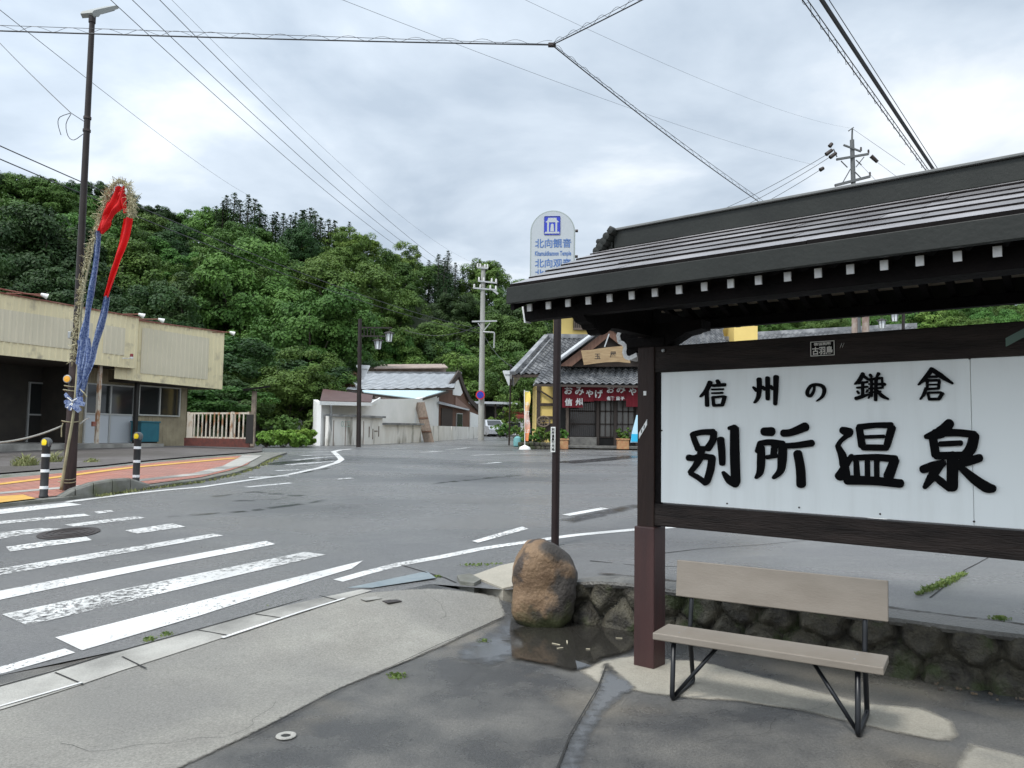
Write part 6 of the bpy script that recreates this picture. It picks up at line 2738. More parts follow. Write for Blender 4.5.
# long house with pale roof, blue lean-to and brown gable
HS = empty('long_house', at(430, 442, 46), 'old house with long pale grey roof, light blue lean-to sheet and brown timber gable', 'house')
mb = MB()
tileroof(mb, at(345, 390.5, 42), at(454, 388, 50), at(459, 373.5, 55), at(360, 373, 49), pitch=.9, course=.5, amp=.03)
rr1 = mb.build('roof', M['tilew'], HS)
mb = MB()
mb.bar(at(360, 372.6, 49), at(460, 373.0, 55), .4, .14)
mb.build('ridge', M['tile'], rr1)
mb = MB()
roofslab(mb, at(364, 393, 40.5), at(418, 399.5, 44.5), at(362, 391, 42.2), at(446, 391.2, 49.5), .05)
mb.build('lean_to_roof', M['skyblue'], HS)
mb = MB()
mb.bar(at(362, 393.6, 40.4), at(418, 400.5, 44.4), .1, .10)
mb.bar(at(418, 400.5, 44.4), at(448, 391.8, 49.3), .1, .12)
mb.bar(at(345, 390.9, 41.9), at(454, 388.4, 49.9), .1, .1)
mb.build('eaves_board', M['timber'], HS)
h0, h1 = at(416, 445, 43.6), at(438, 443, 49.5)
mb = MB()
vwall(mb, h0, h1, .6, .6, zat(416, 399, h0), zat(438, 393, h1), .2)
mb.build('wall', M['whitewall'], HS)
g0, g1 = at(437, 442, 49.4), at(478, 440, 56)
gz = lambda px, py: zat(px, py, along(px, g0, g1))
G = lambda px, py, o=0: V((along(px, g0, g1).x, along(px, g0, g1).y - o, gz(px, py)))
gd, gl_ = seg(g0, g1)
gn = V((-gd.y, gd.x, 0))
mb = MB()
mb.prism([G(437, 443), G(478, 441), G(478, 412), G(468, 403), G(460, 386), G(457.5, 376), G(452, 383), G(437, 394)], gn * .25)
mb.build('gable_wall', M['brownwood'], HS)
mb = MB()
mb.prism([G(452.5, 395, .15), G(460, 396, .15), G(462, 393, .15), G(457.5, 380, .15), G(452, 386, .15)], gn * .1)
mb.build('plaster_panel', M['whitewall'], HS)
mb = MB()
mb.prism([G(470, 412, .15), G(478, 415, .15), G(478, 440, .15), G(470, 440, .15)], gn * .1)
mb.build('plaster_panel', M['whitewall'], HS)
mb = MB()
mb.prism([G(455, 396.5, .2), G(466, 406, .2), G(470, 409, .2), G(455, 406, .2)], gn * .08)
mb.build('cladding_panel', mat('dusty_pink_board', (.24, .15, .12), .7), HS)
mb = MB()
for a_, b_ in (((457.8, 373), (463, 388)), ((463, 388), (469, 400)), ((469, 400), (479, 410)), ((457.8, 373), (450, 385)), ((450, 385), (436, 395.5))):
    mb.bar(G(*a_, .3), G(*b_, .3), .35, .12, up=gn)
mb.build('barge_board', M['timber'], HS)
mb = MB()
mb.prism([G(438, 404, .9), G(469, 411, .9), G(469, 410, .1), G(438, 402, .1)], Z * .06)
mb.build('pent_roof', M['tilew'], HS)
mb = MB()
a, b = G(456, 413, .12), G(462, 437, .12)
mb.box((a + b) / 2, (abs((b - a).dot(gd)), .06, abs(a.z - b.z)), gd)
w_ = mb.build('window', M['alu'], HS)
mb = MB()
mb.box((a + b) / 2 - gn * .035, (abs((b - a).dot(gd)) - .12, .02, abs(a.z - b.z) - .12), gd)
mb.build('pane', M['glass'], w_)
mb = MB()
a, b = G(441, 408, .12), G(452, 440, .12)
mb.box((a + b) / 2, (abs((b - a).dot(gd)), .05, abs(a.z - b.z)), gd)
mb.build('door', M['timber'], HS)
# upper storey with rusty roof behind
UP = empty('rear_house', at(405, 440, 62), 'house behind with flat rusty pale roof rising above the long grey roof', 'house')
mb = MB()
a, b = at(376, 370, 58), at(446, 370, 62)
vwall(mb, a, b, 1.5, 1.5, a.z + .25, b.z + .3, 4)
mb.build('wall', M['palebrown'], UP)
mb = MB()
roofslab(mb, at(374, 369, 56.5), at(448, 368.5, 60), at(382, 365.3, 64), at(444, 364.8, 66), .08)
mb.build('roof', M['palebrown'], UP)
for k in range(14):
    pass
shrub(at(457, 373, 60), 1.1, 1.2, 'ivy bush growing over the far end of the rusty roof', M['leaf_l'], n=20, nl=50, ls=.16, seed=91)
# carport beyond the utility pole + car
CP = empty('carport', at(490, 438, 64), 'dark open carport just right of the concrete utility pole', 'carport')
mb = MB()
mb.box(at(489, 404.0, 64) + V((0, .0, 0)), (3.6, 5, .18), (1, .25, 0))
mb.build('roof', M['tilew'], CP)
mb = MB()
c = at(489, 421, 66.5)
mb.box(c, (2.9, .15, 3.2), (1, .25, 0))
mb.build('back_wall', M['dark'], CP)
for px in (485, 495.5):
    mb = MB()
    a = at(px, 437, 62)
    mb.bar(V((a.x, a.y, 1.3)), at(px, 404, 62), .12, .12, up=(0, 1, 0))
    mb.build('post', M['timber'], CP)
cc = at(490.5, 437.5, 60.5)
CR = empty('parked_car', cc, 'silver car parked in the dark carport beside the concrete utility pole', 'car')
M['carp'] = mat('silver_car_paint', (.55, .57, .60), .22, metal=.3)
mb = MB()
prof = [(-2.0, .28), (-2.05, .62), (-1.9, .82), (-1.15, .92), (-.55, 1.36), (.9, 1.42), (1.7, 1.0), (2.0, .92), (2.05, .35), (1.6, .22), (-1.6, .22)]
cfw = V((.35, -.94, 0)).normalized()
cs_ = V((cfw.y, -cfw.x, 0))
vs = []
for s_, k in ((-1, .86), (-.8, 1), (.8, 1), (1, .86)):
    for x, z in prof:
        inset = .78 if (z > 1 and abs(s_) == 1) else 1
        vs.append(cc + cfw * (-x) + cs_ * (s_ * .8 * inset) + Z * (z * (1 if abs(s_) < 1 else (.97 if z > .9 else 1))))
n = len(prof)
fs = [(r * n + i, r * n + (i + 1) % n, (r + 1) * n + (i + 1) % n, (r + 1) * n + i) for r in range(3) for i in range(n)]
fs += [tuple(range(n)), tuple(range(3 * n, 4 * n))]
mb.add(vs, fs)
mb.build('body', M['carp'], CR, smooth='auto')
mb = MB()
mb.prism([cc + cfw * 1.13 + cs_ * s_ + Z * .95 for s_ in (-.62, .62)] + [cc + cfw * .60 + cs_ * s_ + Z * 1.33 for s_ in (.52, -.52)], cfw * .03)
mb.build('windscreen', M['glass'], CR)
for sx_ in (-1, 1):
    for fx in (1.3, -1.3):
        mb = MB()
        mb.lathe(cc + cfw * fx + cs_ * (sx_ * .70) + Z * .3, [(.30, -.09), (.31, 0), (.30, .09), (.18, .10), (.16, .07)], 18, cs_ * sx_)
        wh = mb.build('wheel', M['rubber'], CR)
        mb = MB()
        mb.lathe(cc + cfw * fx + cs_ * (sx_ * .79) + Z * .3, [(.17, -.02), (.16, .01), (.04, .02)], 14, cs_ * sx_)
        mb.build('rim', M['galv'], wh)
    mb = MB()
    mb.box(cc + cfw * 1.99 + cs_ * (sx_ * .55) + Z * .66, (.1, .3, .14), cfw, bev=.02)
    mb.build('headlight', M['lamp_w'], CR)

# small grey roofed house half hidden behind the trees at left
HG = empty('grey_roof_house', at(308, 436, 44), 'small grey roofed house half hidden by trees left of the white shed', 'house')
mb = MB()
a, b = at(290, 440, 46), at(317, 440, 43)
vwall(mb, a, b, .9, .9, zat(290, 398, a), zat(317, 398, b), 3.5)
mb.build('wall', M['whitewall'], HG)
mb = MB()
roofslab(mb, at(275, 399, 45), at(324, 400.5, 41.5), at(290, 388, 49), at(300, 381.5, 46), .12)
mb.prism([at(299, 381, 44), at(324, 399, 41.5), at(326, 397, 45), at(303, 381, 48)], (0, 0, .1))
mb.build('roof', M['tile'], HG)
mb = MB()
a = at(311, 410, 42.6)
mb.box(a, (1.1, .5, .08), (1, -.5, 0))
mb.build('canopy', M['brownroof'], HG)
mb = MB()
mb.box(at(309, 421, 43.2), (.8, .1, .9), (1, -.9, 0))
mb.build('window', M['glass'], HG)

# ------------------------------------------------------------------ lantern street lamp
def lantern_lamp(base, px0, top_y, d, lans, lab, arm_y, wood=False):
    o = empty('lantern_lamp', base, lab, 'street lamp', 'lantern street lamps')
    mb = MB()
    top = at(px0, top_y, d)
    mb.tube([base - Z * .1, top], [.10, .075], 10)
    mb.build('pole', M['lamp_pole'], o, smooth='auto')
    mb = MB()
    for ay_ in arm_y:
        mb.bar(at(px0, ay_, d), at(max(l[0] for l in lans) + 3, ay_ + .3, d - .2), .05, .05)
    for k in range(4):
        x = px0 + 4 + k * 3.4
        mb.bar(at(x, arm_y[0], d), at(x, arm_y[-1], d), .03, .03, up=(0, 1, 0))
    mb.build('arm', M['lamp_pole'], o)
    for (lx, ly, s_) in lans:
        c = at(lx, ly, d - .25)
        u_ = d / F
        h = 8.0 * u_ * s_
        r0, r1 = 3.9 * u_ * s_, 2.9 * u_ * s_
        mb = MB()
        mb.lathe(c, [(r1, -h / 2), (r0, h / 2)], 6)
        gl__ = mb.build('lantern', M['lamp_w'], o)
        mb = MB()
        mb.lathe(c + Z * h / 2, [(r0 * 1.55, 0), (r0 * 1.5, .02), (r0 * .5, h * .22), (.02, h * .3)], 6)
        mb.tube([c + Z * h * .75, c + Z * (h * .75 + .12)], .02, 5)
        mb.build('lantern_cap', M['lamp_pole'], gl__)
        mb = MB()
        for k in range(6):
            a = k * math.pi / 3
            e = V((math.cos(a), math.sin(a), 0))
            # lathe uses the same hexagon start direction as orthogonal(); ribs sit near its corners
            mb.bar(c + e * r1 * 1.01 - Z * h / 2, c + e * r0 * 1.01 + Z * h / 2, .02, .02, up=e)
        mb.build('lantern_ribs', M['lamp_pole'], gl__)
    return o


bl = at(358.5, 447.5, 31.5)
LL = lantern_lamp(bl, 360, 319, 31.5, [(378, 345, 1.0), (389, 337.5, 1.0)], 'brown lamp post with two hanging lanterns in front of the white shed wall', (327.5, 336))
mb = MB()
mb.tube([at(358, 352, 31.45), at(358, 347, 31.45)], .03, 5)
for px, py in ((357, 373), (362, 375.5)):
    pass
mb.build('bracket', M['iron'], LL)


def tri_sign(cx, cy, wpx, hpx, d, lab, flip=True, yaw=0.0, pole=None):
    o = empty('traffic_sign', at(cx, cy + hpx, d), lab, 'traffic sign')
    u_ = d / F
    c = at(cx, cy, d)
    axx = V((math.cos(yaw), math.sin(yaw), 0))
    nn_ = V((math.sin(yaw), -math.cos(yaw), 0))
    W_, H_2 = wpx * u_ / 2, hpx * u_ / 2
    pts = [(-W_, H_2 * .86), (-W_ * .9, H_2), (W_ * .9, H_2), (W_, H_2 * .86), (.06 * W_, -H_2), (-.06 * W_, -H_2)]
    mb = MB()
    mb.prism([c + axx * a + Z * b for a, b in pts], nn_ * .02)
    mb.build('sign_plate', mat('sign_back_grey', (.55, .57, .58), .4), o)
    mb = MB()
    mb.bar(c - axx * W_ * .6 + nn_ * .04 + Z * H_2 * .5, c + axx * W_ * .6 + nn_ * .04 + Z * H_2 * .5, .04, .04)
    mb.build('clamp', M['galv'], o)
    if pole:
        mb = MB()
        mb.tube([at(pole[0], pole[1], d - .06) - Z * .05, at(pole[2], pole[3], d - .06)], .045, 10)
        mb.build('pole', M['lamp_pole'], o)
    return o


tri_sign(363, 372.5, 14, 15, 31.7, 'back of an inverted triangle sign fixed on the lantern lamp post', yaw=.3)
tri_sign(509, 378, 13, 15, 38, 'back of an inverted triangle sign on its own post left of the souvenir shop', yaw=-.1, pole=(509, 447, 511, 364))

# ------------------------------------------------------------------ utility poles
def insul(mb, p, h=.2, r=.07):
    mb.lathe(p, [(.02, -.02), (r, 0), (r * .5, h * .3), (r, h * .4), (r * .5, h * .7), (r * .9, h * .75), (.03, h)], 8)


dU = 47
ub = at(481, 438, dU)
UPo = empty('utility_pole', ub, 'concrete utility pole with crossarms and round blue sign at the block wall end', 'utility pole')
mb = MB()
mb.tube([ub - Z * .3, at(483.2, 266, dU)], [.20, .13], 14)
mb.build('pole', M['concpole'], UPo, smooth='auto')
for (xa, ya, xb, yb_) in ((477, 267.5, 488, 268.5), (478, 281, 497, 283), (473, 288, 497, 290), (472, 321.5, 497, 321)):
    mb = MB()
    a, b = at(xa, ya, dU - .15), at(xb, yb_, dU - .15)
    mb.bar(a, b, .09, .09)
    ca = mb.build('crossarm', M['galv'], UPo)
    if ya < 300:
        for f in (.05, .3, .72, .95):
            mb = MB()
            insul(mb, a.lerp(b, f) + Z * .05)
            mb.build('insulator', M['insul'], ca)
mb = MB()
mb.tube(fil([at(483, 332, dU - .2), at(494.5, 332.5, dU - .2), at(494, 348, dU - .2)], .1), .05, 6)
mb.build('riser_pipe', M['galv'], UPo)
mb = MB()
mb.bar(at(490, 323, dU - .15), at(483.5, 331, dU - .15), .05, .05)
mb.bar(at(478, 323, dU - .15), at(482.5, 330, dU - .15), .05, .05)
mb.bar(at(493, 290, dU - .15), at(498, 294, dU - .15), .06, .12)
mb.build('brace', M['galv'], UPo)
mb = MB()
rb_ = mat('sign_red', (.55, .02, .025), .4)
c = at(480.3, 395, dU - .35)
mb.lathe(c, [(0, 0), (.28, 0), (.28, .02), (0, .02)], 24, (.05, -1, 0))
ps = mb.build('no_parking_sign', rb_, UPo)
mb = MB()
mb.lathe(c + V((0, -.024, 0)), [(0, 0), (.21, 0), (.21, .006), (0, .006)], 24, (.05, -1, 0))
b_ = mb.build('sign_field', M['blue'], ps)
mb = MB()
mb.bar(c + V((-.15, -.036, .15)), c + V((.15, -.036, -.15)), .006, .05, up=(0, -1, 0))
mb.build('sign_bar', rb_, b_)

dV = 44
vb = at(861, 437, dV)
UQ = empty('utility_pole', vb, 'utility pole with many crossarms and insulators rising above the shelter roof', 'utility pole')
mb = MB()
tp = at(852, 140, dV)
mb.tube([vb - Z * .2, tp], [.20, .12], 12)
mb.tube([tp, at(852.3, 128, dV)], [.06, .045], 8)
mb.build('pole', M['dkgalv'], UQ, smooth='auto')
for (xa, ya, xb, yb_, th) in ((836.5, 159.5, 868.5, 154, .12), (843.5, 145, 861, 151.5, .09), (835, 185.5, 870, 176.5, .14), (848.5, 131, 853.5, 127.5, .06)):
    mb = MB()
    a, b = at(xa, ya, dV - .15), at(xb, yb_, dV - .1)
    mb.bar(a, b, th, th)
    ca = mb.build('crossarm', M['dkgalv'], UQ)
    if th > .08:
        mb = MB()
        insul(mb, b + Z * .05, .22)
        mb.build('insulator', M['iron'], ca)
mb = MB()
for a_, b_ in (((837, 157), (833.5, 149)), ((841, 161), (847.5, 167.5)), ((856, 167), (864, 157)), ((850.5, 169), (842.5, 183)), ((855, 172), (861, 178)), ((856, 160), (861.5, 165))):
    mb.bar(at(*a_, dV - .1), at(*b_, dV - .1), .05, .05)
mb.build('brace', M['dkgalv'], UQ)
for k, (a_, b_) in enumerate((((826, 154.5), (832, 150)), ((830, 157.5), (836, 153)), ((820, 170), (823.5, 168)), ((871, 156), (877.5, 162)), ((829.5, 146.5), (832, 143.5)))):
    mb = MB()
    mb.tube([at(*a_, dV - .3), at(*b_, dV - .3)], [.12, .10], 8)
    mb.build('insulator', M['iron'], UQ)

# second lantern lamp and paired wooden masts behind the signboard
b2 = at(900, 440, 40)
lantern_lamp(b2, 904, 300, 40, [(882, 324.5, .95), (894.5, 317.5, .95)], 'lamp post with two hanging lanterns seen above the signboard beam', (311, 314))
for px, w_, lab in ((854.5, .13, 'weathered grey wooden mast above the signboard beam, left of its pair'), (865.5, .16, 'weathered brown wooden mast above the signboard beam, right of its pair')):
    a = at(px + .5, 440, 36)
    mb = MB()
    mb.tube([a - Z * .2, at(px + .3, 380, 36), at(px, 309, 36)], [w_ * 1.2, w_ * 1.1, w_], 9)
    o = mb.build('wooden_mast', mat('bleached_mast_wood', (.34, .29, .25), .8, col2=(.22, .15, .12), scale=4), smooth='auto')
    place(o)
    mb = MB()
    mb.bar(at(px - 2, 313, 35.8), at(px + 2.5, 313, 35.8), .06, .1)
    mb.build('cleat', M['iron'], o)
    tag(o, lab, 'mast', 'paired wooden masts')

# ------------------------------------------------------------------ souvenir shop
YS = 33.0
SHP = empty('souvenir_shop', at(600, 446, YS), 'yellow souvenir shop with grey tiled roofs, wooden name board, red curtain and dark lattice doors', 'shop')
zs0 = at(600, 446.5, YS).z
pp_ = lambda px, py, dy=0: at(px, py, YS + dy)
# lower walls
mb = MB()
mb.box(V(((pp_(537, 440).x + 10.5) / 2, YS + 4.2, zs0 + 1.35)), (10.5 - pp_(537, 440).x, 7, 3.1))
mb.build('wall', M['yellow_w'], SHP)
mb = MB()
for px in (538.5, 557):
    mb.bar(V((pp_(px, 440).x, YS + .67, zs0)), V((pp_(px, 440).x, YS + .67, zs0 + 3.0)), .16, .08, up=(0, 1, 0))
for py in (404.5, 417.5, 429):
    mb.bar(pp_(538, py, .66), pp_(570, py, .66), .07, .12 if py < 429 else .5)
mb.bar(pp_(536.5, 388.5, .60), pp_(553, 399, .60), .05, .07)
mb.build('timber_frame', M['timber'], SHP)
mb = MB()
mb.box(V((pp_(600, 440).x + .2, YS + .62, zs0 + .45)), (4.6, .1, .9))
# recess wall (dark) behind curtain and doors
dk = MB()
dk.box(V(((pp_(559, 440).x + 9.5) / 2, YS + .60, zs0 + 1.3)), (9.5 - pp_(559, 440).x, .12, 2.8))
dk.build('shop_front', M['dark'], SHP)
# lattice doors
for (xa, xb, nb_, m_) in ((570, 598, 14, M['timber']), (600, 616, 3, M['timber']), (617, 634, 3, M['timber'])):
    mb = MB()
    a, b = pp_(xa, 437, .50), pp_(xb, 437, .50)
    z1_ = pp_(600, 398, .5).z
    z0_ = a.z
    for k in range(nb_ + 1):
        x = a.x + (b.x - a.x) * k / nb_
        mb.bar(V((x, a.y, z0_)), V((x, a.y, z1_)), .045, .05, up=(0, 1, 0))
    for zf_ in (0, .33, .66, 1):
        mb.bar(V((a.x, a.y, z0_ + (z1_ - z0_) * zf_)), V((b.x, a.y, z0_ + (z1_ - z0_) * zf_)), .05, .06)
    dr = mb.build('lattice_door', m_, SHP)
    mb = MB()
    mb.box(V(((a.x + b.x) / 2, a.y + .04, (z0_ + z1_) / 2)), (b.x - a.x, .01, z1_ - z0_))
    mb.build('pane', M['glass'] if nb_ > 5 else mat('old_door_glass', (.16, .15, .135), .25), dr)
for px in (567, 597.5, 615, 637):
    mb = MB()
    a = pp_(px, 443, .3)
    mb.bar(V((a.x, a.y, zs0)), V((a.x, a.y, zs0 + 2.9)), .12, .12, up=(0, 1, 0))
    mb.build('post', M['greywood'] if px == 567 else M['timber'], SHP)
mb = MB()
mb.box(V(((pp_(570, 440).x + pp_(596, 440).x) / 2, YS + .1, zs0 + .18)), (1.15, .5, .42), bev=.02)
mb.box(V(((pp_(570, 440).x + pp_(650, 440).x) / 2, YS - .1, zs0 - .02)), (3.8, 1.0, .12), bev=.02)
mb.build('step', M['coping'], SHP)
# lower pent roof
mb = MB()
tileroof(mb, pp_(533, 383.5, -1.0), V((10.8, YS - 1.0, pp_(533, 383.5, -1).z)), V((10.8, YS + 1.1, pp_(600, 363, 1.1).z)), pp_(548, 363, 1.1), pitch=.28, course=.26)
mb.build('lower_roof', M['tile'], SHP)
mb = MB()
mb.bar(pp_(534, 385.2, -.95), V((10.8, YS - .95, pp_(533, 385.2, -.95).z)), .08, .09)
for k in range(30):
    pass
mb.build('eaves_board', M['timber'], SHP)
# main roof
mb = MB()
ze_ = pp_(512, 374, 2).z
tileroof(mb, pp_(512, 374, 1.2), V((11, YS + 1.2, pp_(512, 374, 1.2).z)), V((11, YS + 5.0, pp_(560, 337, 5).z)), pp_(547, 337.5, 5.0), pitch=.28, course=.26)
mr_o = mb.build('main_roof', M['tile'], SHP)
mb = MB()
tileroof(mb, pp_(512, 374, 1.2) + V((0, 7.8, 0)), pp_(512, 374, 1.2), pp_(547, 337.5, 5.0), pp_(547, 337.5, 5.0) + V((0, .1, 0)), pitch=.28, course=.26)
mb.build('roof_side', M['tile'], mr_o)
mb = MB()
mb.bar(pp_(512.5, 373, 1.15), pp_(547, 335.8, 5.0), .26, .16)
mb.bar(pp_(521, 374, 1.1), pp_(551, 339, 4.7), .08, .07)
mb.bar(pp_(547, 336, 5.0), V((11, YS + 5, pp_(547, 336, 5).z)), .26, .2)
mb.build('hip_ridge', M['tile'], mr_o)
mb = MB()
mb.bar(pp_(512, 376, 1.25), pp_(545, 376, 1.25), .1, .12)
mb.build('eaves_board', M['timber'], mr_o)
# front gable
mb = MB()
apx = pp_(609, 328, -.4)
gl0, gr0 = pp_(559, 366, -.4), pp_(659, 366, -.4)
mb.prism([apx, gl0, gl0 + V((.55, 0, 0)), V((apx.x, apx.y, apx.z - .36)), gr0 - V((.55, 0, 0)), gr0], (0, .10, 0))
gbd = mb.build('gable_board', M['brownwood'], SHP)
mb = MB()
mb.prism([V((apx.x, apx.y + .3, apx.z - .25)), gl0 + V((.4, .3, 0)), gr0 + V((-.4, .3, 0))], (0, .1, 0))
mb.build('gable_wall', M['timber'], SHP)
mb = MB()
for s_, e_ in ((0, gl0), (1, gr0)):
    ee = e_ + V((-.10 if s_ == 0 else .10, 0, 0))
    up_ = Z * .08
    mb.prism([ee + up_ + V((0, -.15, 0)), apx + up_ + V((0, -.15, .02)), apx + up_ + V((0, 4.0, .02)), ee + up_ + V((0, 4.0, 0))], Z * .13)
gro = mb.build('gable_roof', M['tile'], SHP)
mb = MB()
mb.tube([gl0 + Z * .2 + V((-.1, -.1, 0)), apx + Z * .24 + V((0, -.1, 0))], .09, 8)
mb.tube([gr0 + Z * .2 + V((.1, -.1, 0)), apx + Z * .24 + V((0, -.1, 0))], .09, 8)
mb.box(apx + V((0, -.1, .34)), (.34, .22, .34), bev=.05)
mb.bar(apx + V((0, -.1, .34)), apx + V((0, 4, .34)), .22, .24)
mb.build('ridge_tile', M['tilew'], gro)
mb = MB()
mb.bar(pp_(609, 334, -.52), pp_(604.5, 347, -.6), .05, .05, up=(0, 1, 0))
mb.build('hanging_strap', M['galv'], SHP)
# wooden name board
mb = MB()
nbp = [(581, 350.5), (590, 350), (600, 348.3), (612, 346.8), (629, 345.5), (630.3, 363), (618, 361.8), (606, 362.2), (595, 363.5), (584, 365)]
mb.prism([pp_(x, y, -.62) for x, y in nbp], (0, .07, 0))
M['nameb'] = mat('pale_carved_board', (.38, .27, .145), .6, col2=(.26, .17, .085), scale=4, stretch=(.6, 1, 5), bump=.2)
nb_o = mb.build('name_board', M['nameb'], SHP)
mb = MB()
text(mb, '玉', pp_(597.5, 356.3, -.625), (1, 0, .03), Z, .27, .002, .004)
text(mb, '屋', pp_(613, 354.5, -.625), (1, 0, .03), Z, .28, .002, .004)
text(mb, '別所', pp_(625.5, 354, -.625), (1, 0, .03), Z, .10, .002)
mb.build('carved_lettering', M['timber'], nb_o)
# red curtain
M['noren'] = mat('crimson_curtain', (.20, .010, .020), .8, col2=(.16, .008, .016), scale=3)
mb = MB()
xs_ = [(562, 583, 407.5), (583, 594, 401.5), (594, 610, 400.8), (610, 626, 400.5), (626, 638, 406.8), (638, 652, 406.8)]
for x0_, x1_, yb_ in xs_:
    n = 10
    A_, B_ = [], []
    for i in range(n + 1):
        x = x0_ + .15 + (x1_ - x0_ - .3) * i / n
        off = -.35 + .035 * math.sin(x * .9)
        A_.append(pp_(x, 383.5, -.35))
        B_.append(pp_(x, yb_, off))
    mb.add(A_ + B_, [(i, i + 1, n + 2 + i, n + 1 + i) for i in range(n)])
nr_ = mb.build('curtain', M['noren'], SHP, recalc=False, smooth=False)
nr_.name = 'shop_curtain'
mb = MB()
for s_, x, y, sz in (('お', 568.5, 390.3, .30), ('み', 579.5, 391, .33), ('や', 589.5, 393.5, .27), ('げ', 599, 394, .30), ('お', 610.5, 389.3, .28), ('み', 621, 389, .33), ('や', 632.5, 391.5, .28),
                     ('信', 568.5, 402, .26), ('州', 579, 402, .26), ('名', 608.5, 398.3, .13), ('物', 612.5, 398.3, .13), ('菓', 618, 398.5, .12), ('子', 622.5, 398.5, .12)):
    text(mb, s_, pp_(x, y, -.40), (1, 0, 0), Z, sz * 1.25, .002, .010)
mb.build('curtain_lettering', M['white'], nr_)
mb = MB()
mb.tube([pp_(561, 383.3, -.35), pp_(654, 383.3, -.35)], .03, 6)
mb.build('curtain_rod', M['timber'], nr_)
# upper storey
mb = MB()
x0_, x1_ = pp_(558.5, 330, 5.2).x, 9.2
zt_ = at(558, 298, YS + 5.2).z
mb.box(V(((x0_ + x1_) / 2, YS + 7.7, (zt_ + 4) / 2)), (x1_ - x0_, 5, zt_ - 4))
us = mb.build('upper_wall', M['yellow_w'], SHP)
mb = MB()
a, b = at(573.5, 302, YS + 5.1), at(605, 330.5, YS + 5.1)
mb.box((a + b) / 2, (b.x - a.x, .10, a.z - b.z))
wf = mb.build('window', M['timber'], SHP)
mb = MB()
for k in range(16):
    x = a.x + .06 + (b.x - a.x - .12) * k / 15
    mb.bar(V((x, a.y - .08, b.z + .1)), V((x, a.y - .08, a.z - .05)), .035, .035, up=(0, 1, 0))
mb.bar(V((a.x, a.y - .09, b.z + .05)), V((b.x, a.y - .09, b.z + .05)), .07, .1)
mb.build('lattice', M['greywood'], wf)
mb = MB()
mb.bar(at(594, 318, YS + 5.15), at(594, 337, YS + 5.15), .12, .1, up=(0, 1, 0))
mb.build('corner_post', M['brownwood'], us)
mb = MB()
tileroof(mb, V((x0_ - .9, YS + 4.2, zt_ - .1)), V((x1_ + .9, YS + 4.2, zt_ - .1)), V((x1_ + .9, YS + 7.7, zt_ + 1.5)), V((x0_ - .9, YS + 7.7, zt_ + 1.5)))
tileroof(mb, V((x0_ - .9, YS + 11.2, zt_ - .1)), V((x1_ + .9, YS + 11.2, zt_ - .1)), V((x1_ + .9, YS + 7.7, zt_ + 1.5)), V((x0_ - .9, YS + 7.7, zt_ + 1.5)))
mb.build('upper_roof', M['tile'], SHP)
# right wing: ridge roof peeping above the beam and yellow gable stub
mb = MB()
ya_ = YS + 3
tileroof(mb, at(664, 352, ya_ - 1.5), at(728, 352, ya_ - 1.5), at(722, 328.5, ya_ + 2), at(672, 330.5, ya_ + 2), pitch=.28, course=.26)
mb.bar(at(671, 330, ya_ + 2), at(723, 328, ya_ + 2), .26, .18)
mb.build('wing_roof', M['tile'], SHP)
mb = MB()
a, b = at(734, 320, YS + 4), at(757.5, 320, YS + 4)
mb.box(V(((a.x + b.x) / 2, YS + 5, (a.z + 1) / 2)), (b.x - a.x, 2, a.z - 1))
mb.build('side_tower', M['yellow_w'], SHP)
mb = MB()
a, b = at(682, 324, YS + 6.5), at(697, 324, YS + 6.5)
mb.box(V(((a.x + b.x) / 2, YS + 7.5, a.z - 1)), (b.x - a.x, 1.5, 2.4))
mb.build('dormer_wall', M['yellow_w'], SHP)
# cart wheel at the corner
whc = pp_(543.5, 421.5, .45)
o = empty('cart_wheel', whc, 'old wooden cart wheel leaning against the yellow shop corner', 'wheel')
mb = MB()
ring = [whc + V((math.cos(a) * .27, 0, math.sin(a) * .22)) for a in [2 * math.pi * k / 28 for k in range(29)]]
mb.tube(ring, .04, 6)
mb.build('rim', M['greywood'], o)
for k in range(5):
    a = math.pi * k / 5
    mb = MB()
    mb.bar(whc + V((math.cos(a) * .25, 0, math.sin(a) * .2)), whc - V((math.cos(a) * .25, 0, math.sin(a) * .2)), .03, .04, up=(0, 1, 0))
    mb.build('spoke', M['greywood'], o)
mb = MB()
mb.lathe(whc + V((0, .05, 0)), [(.06, 0), (.06, .1), (.03, .12)], 10, (0, -1, 0))
mb.build('hub', M['timber'], o)

# planters
M['terra'] = mat('terracotta_box', (.36, .15, .07), .7, col2=(.42, .26, .12), scale=8)
for x0_, x1_, lab, sd_ in ((557, 568, 'terracotta planter box with leafy green plant behind the dark sign pole', 61), (617, 628.5, 'terracotta planter box with leafy green plant before the right lattice door', 62)):
    a, b = pp_(x0_, 449, -1.2), pp_(x1_, 449, -1.2)
    c = (a + b) / 2
    o = empty('planter', c, lab, 'planter', 'planters in front of the shop')
    mb = MB()
    mb.box(c + Z * .2, (b.x - a.x, .34, .42), bev=.02)
    mb.box(c + Z * .40, (b.x - a.x + .06, .40, .06), bev=.015)
    mb.build('box', M['terra'], o)
    vs, fs = crown_mesh(sd_, .30, .5, 24, 26, .10)
    me = raw_mesh('plant', vs, fs, M['leaf_l'])
    q = bpy.data.objects.new('plant', me)
    COL.objects.link(q)
    q.parent = o
    q.location.z = .36
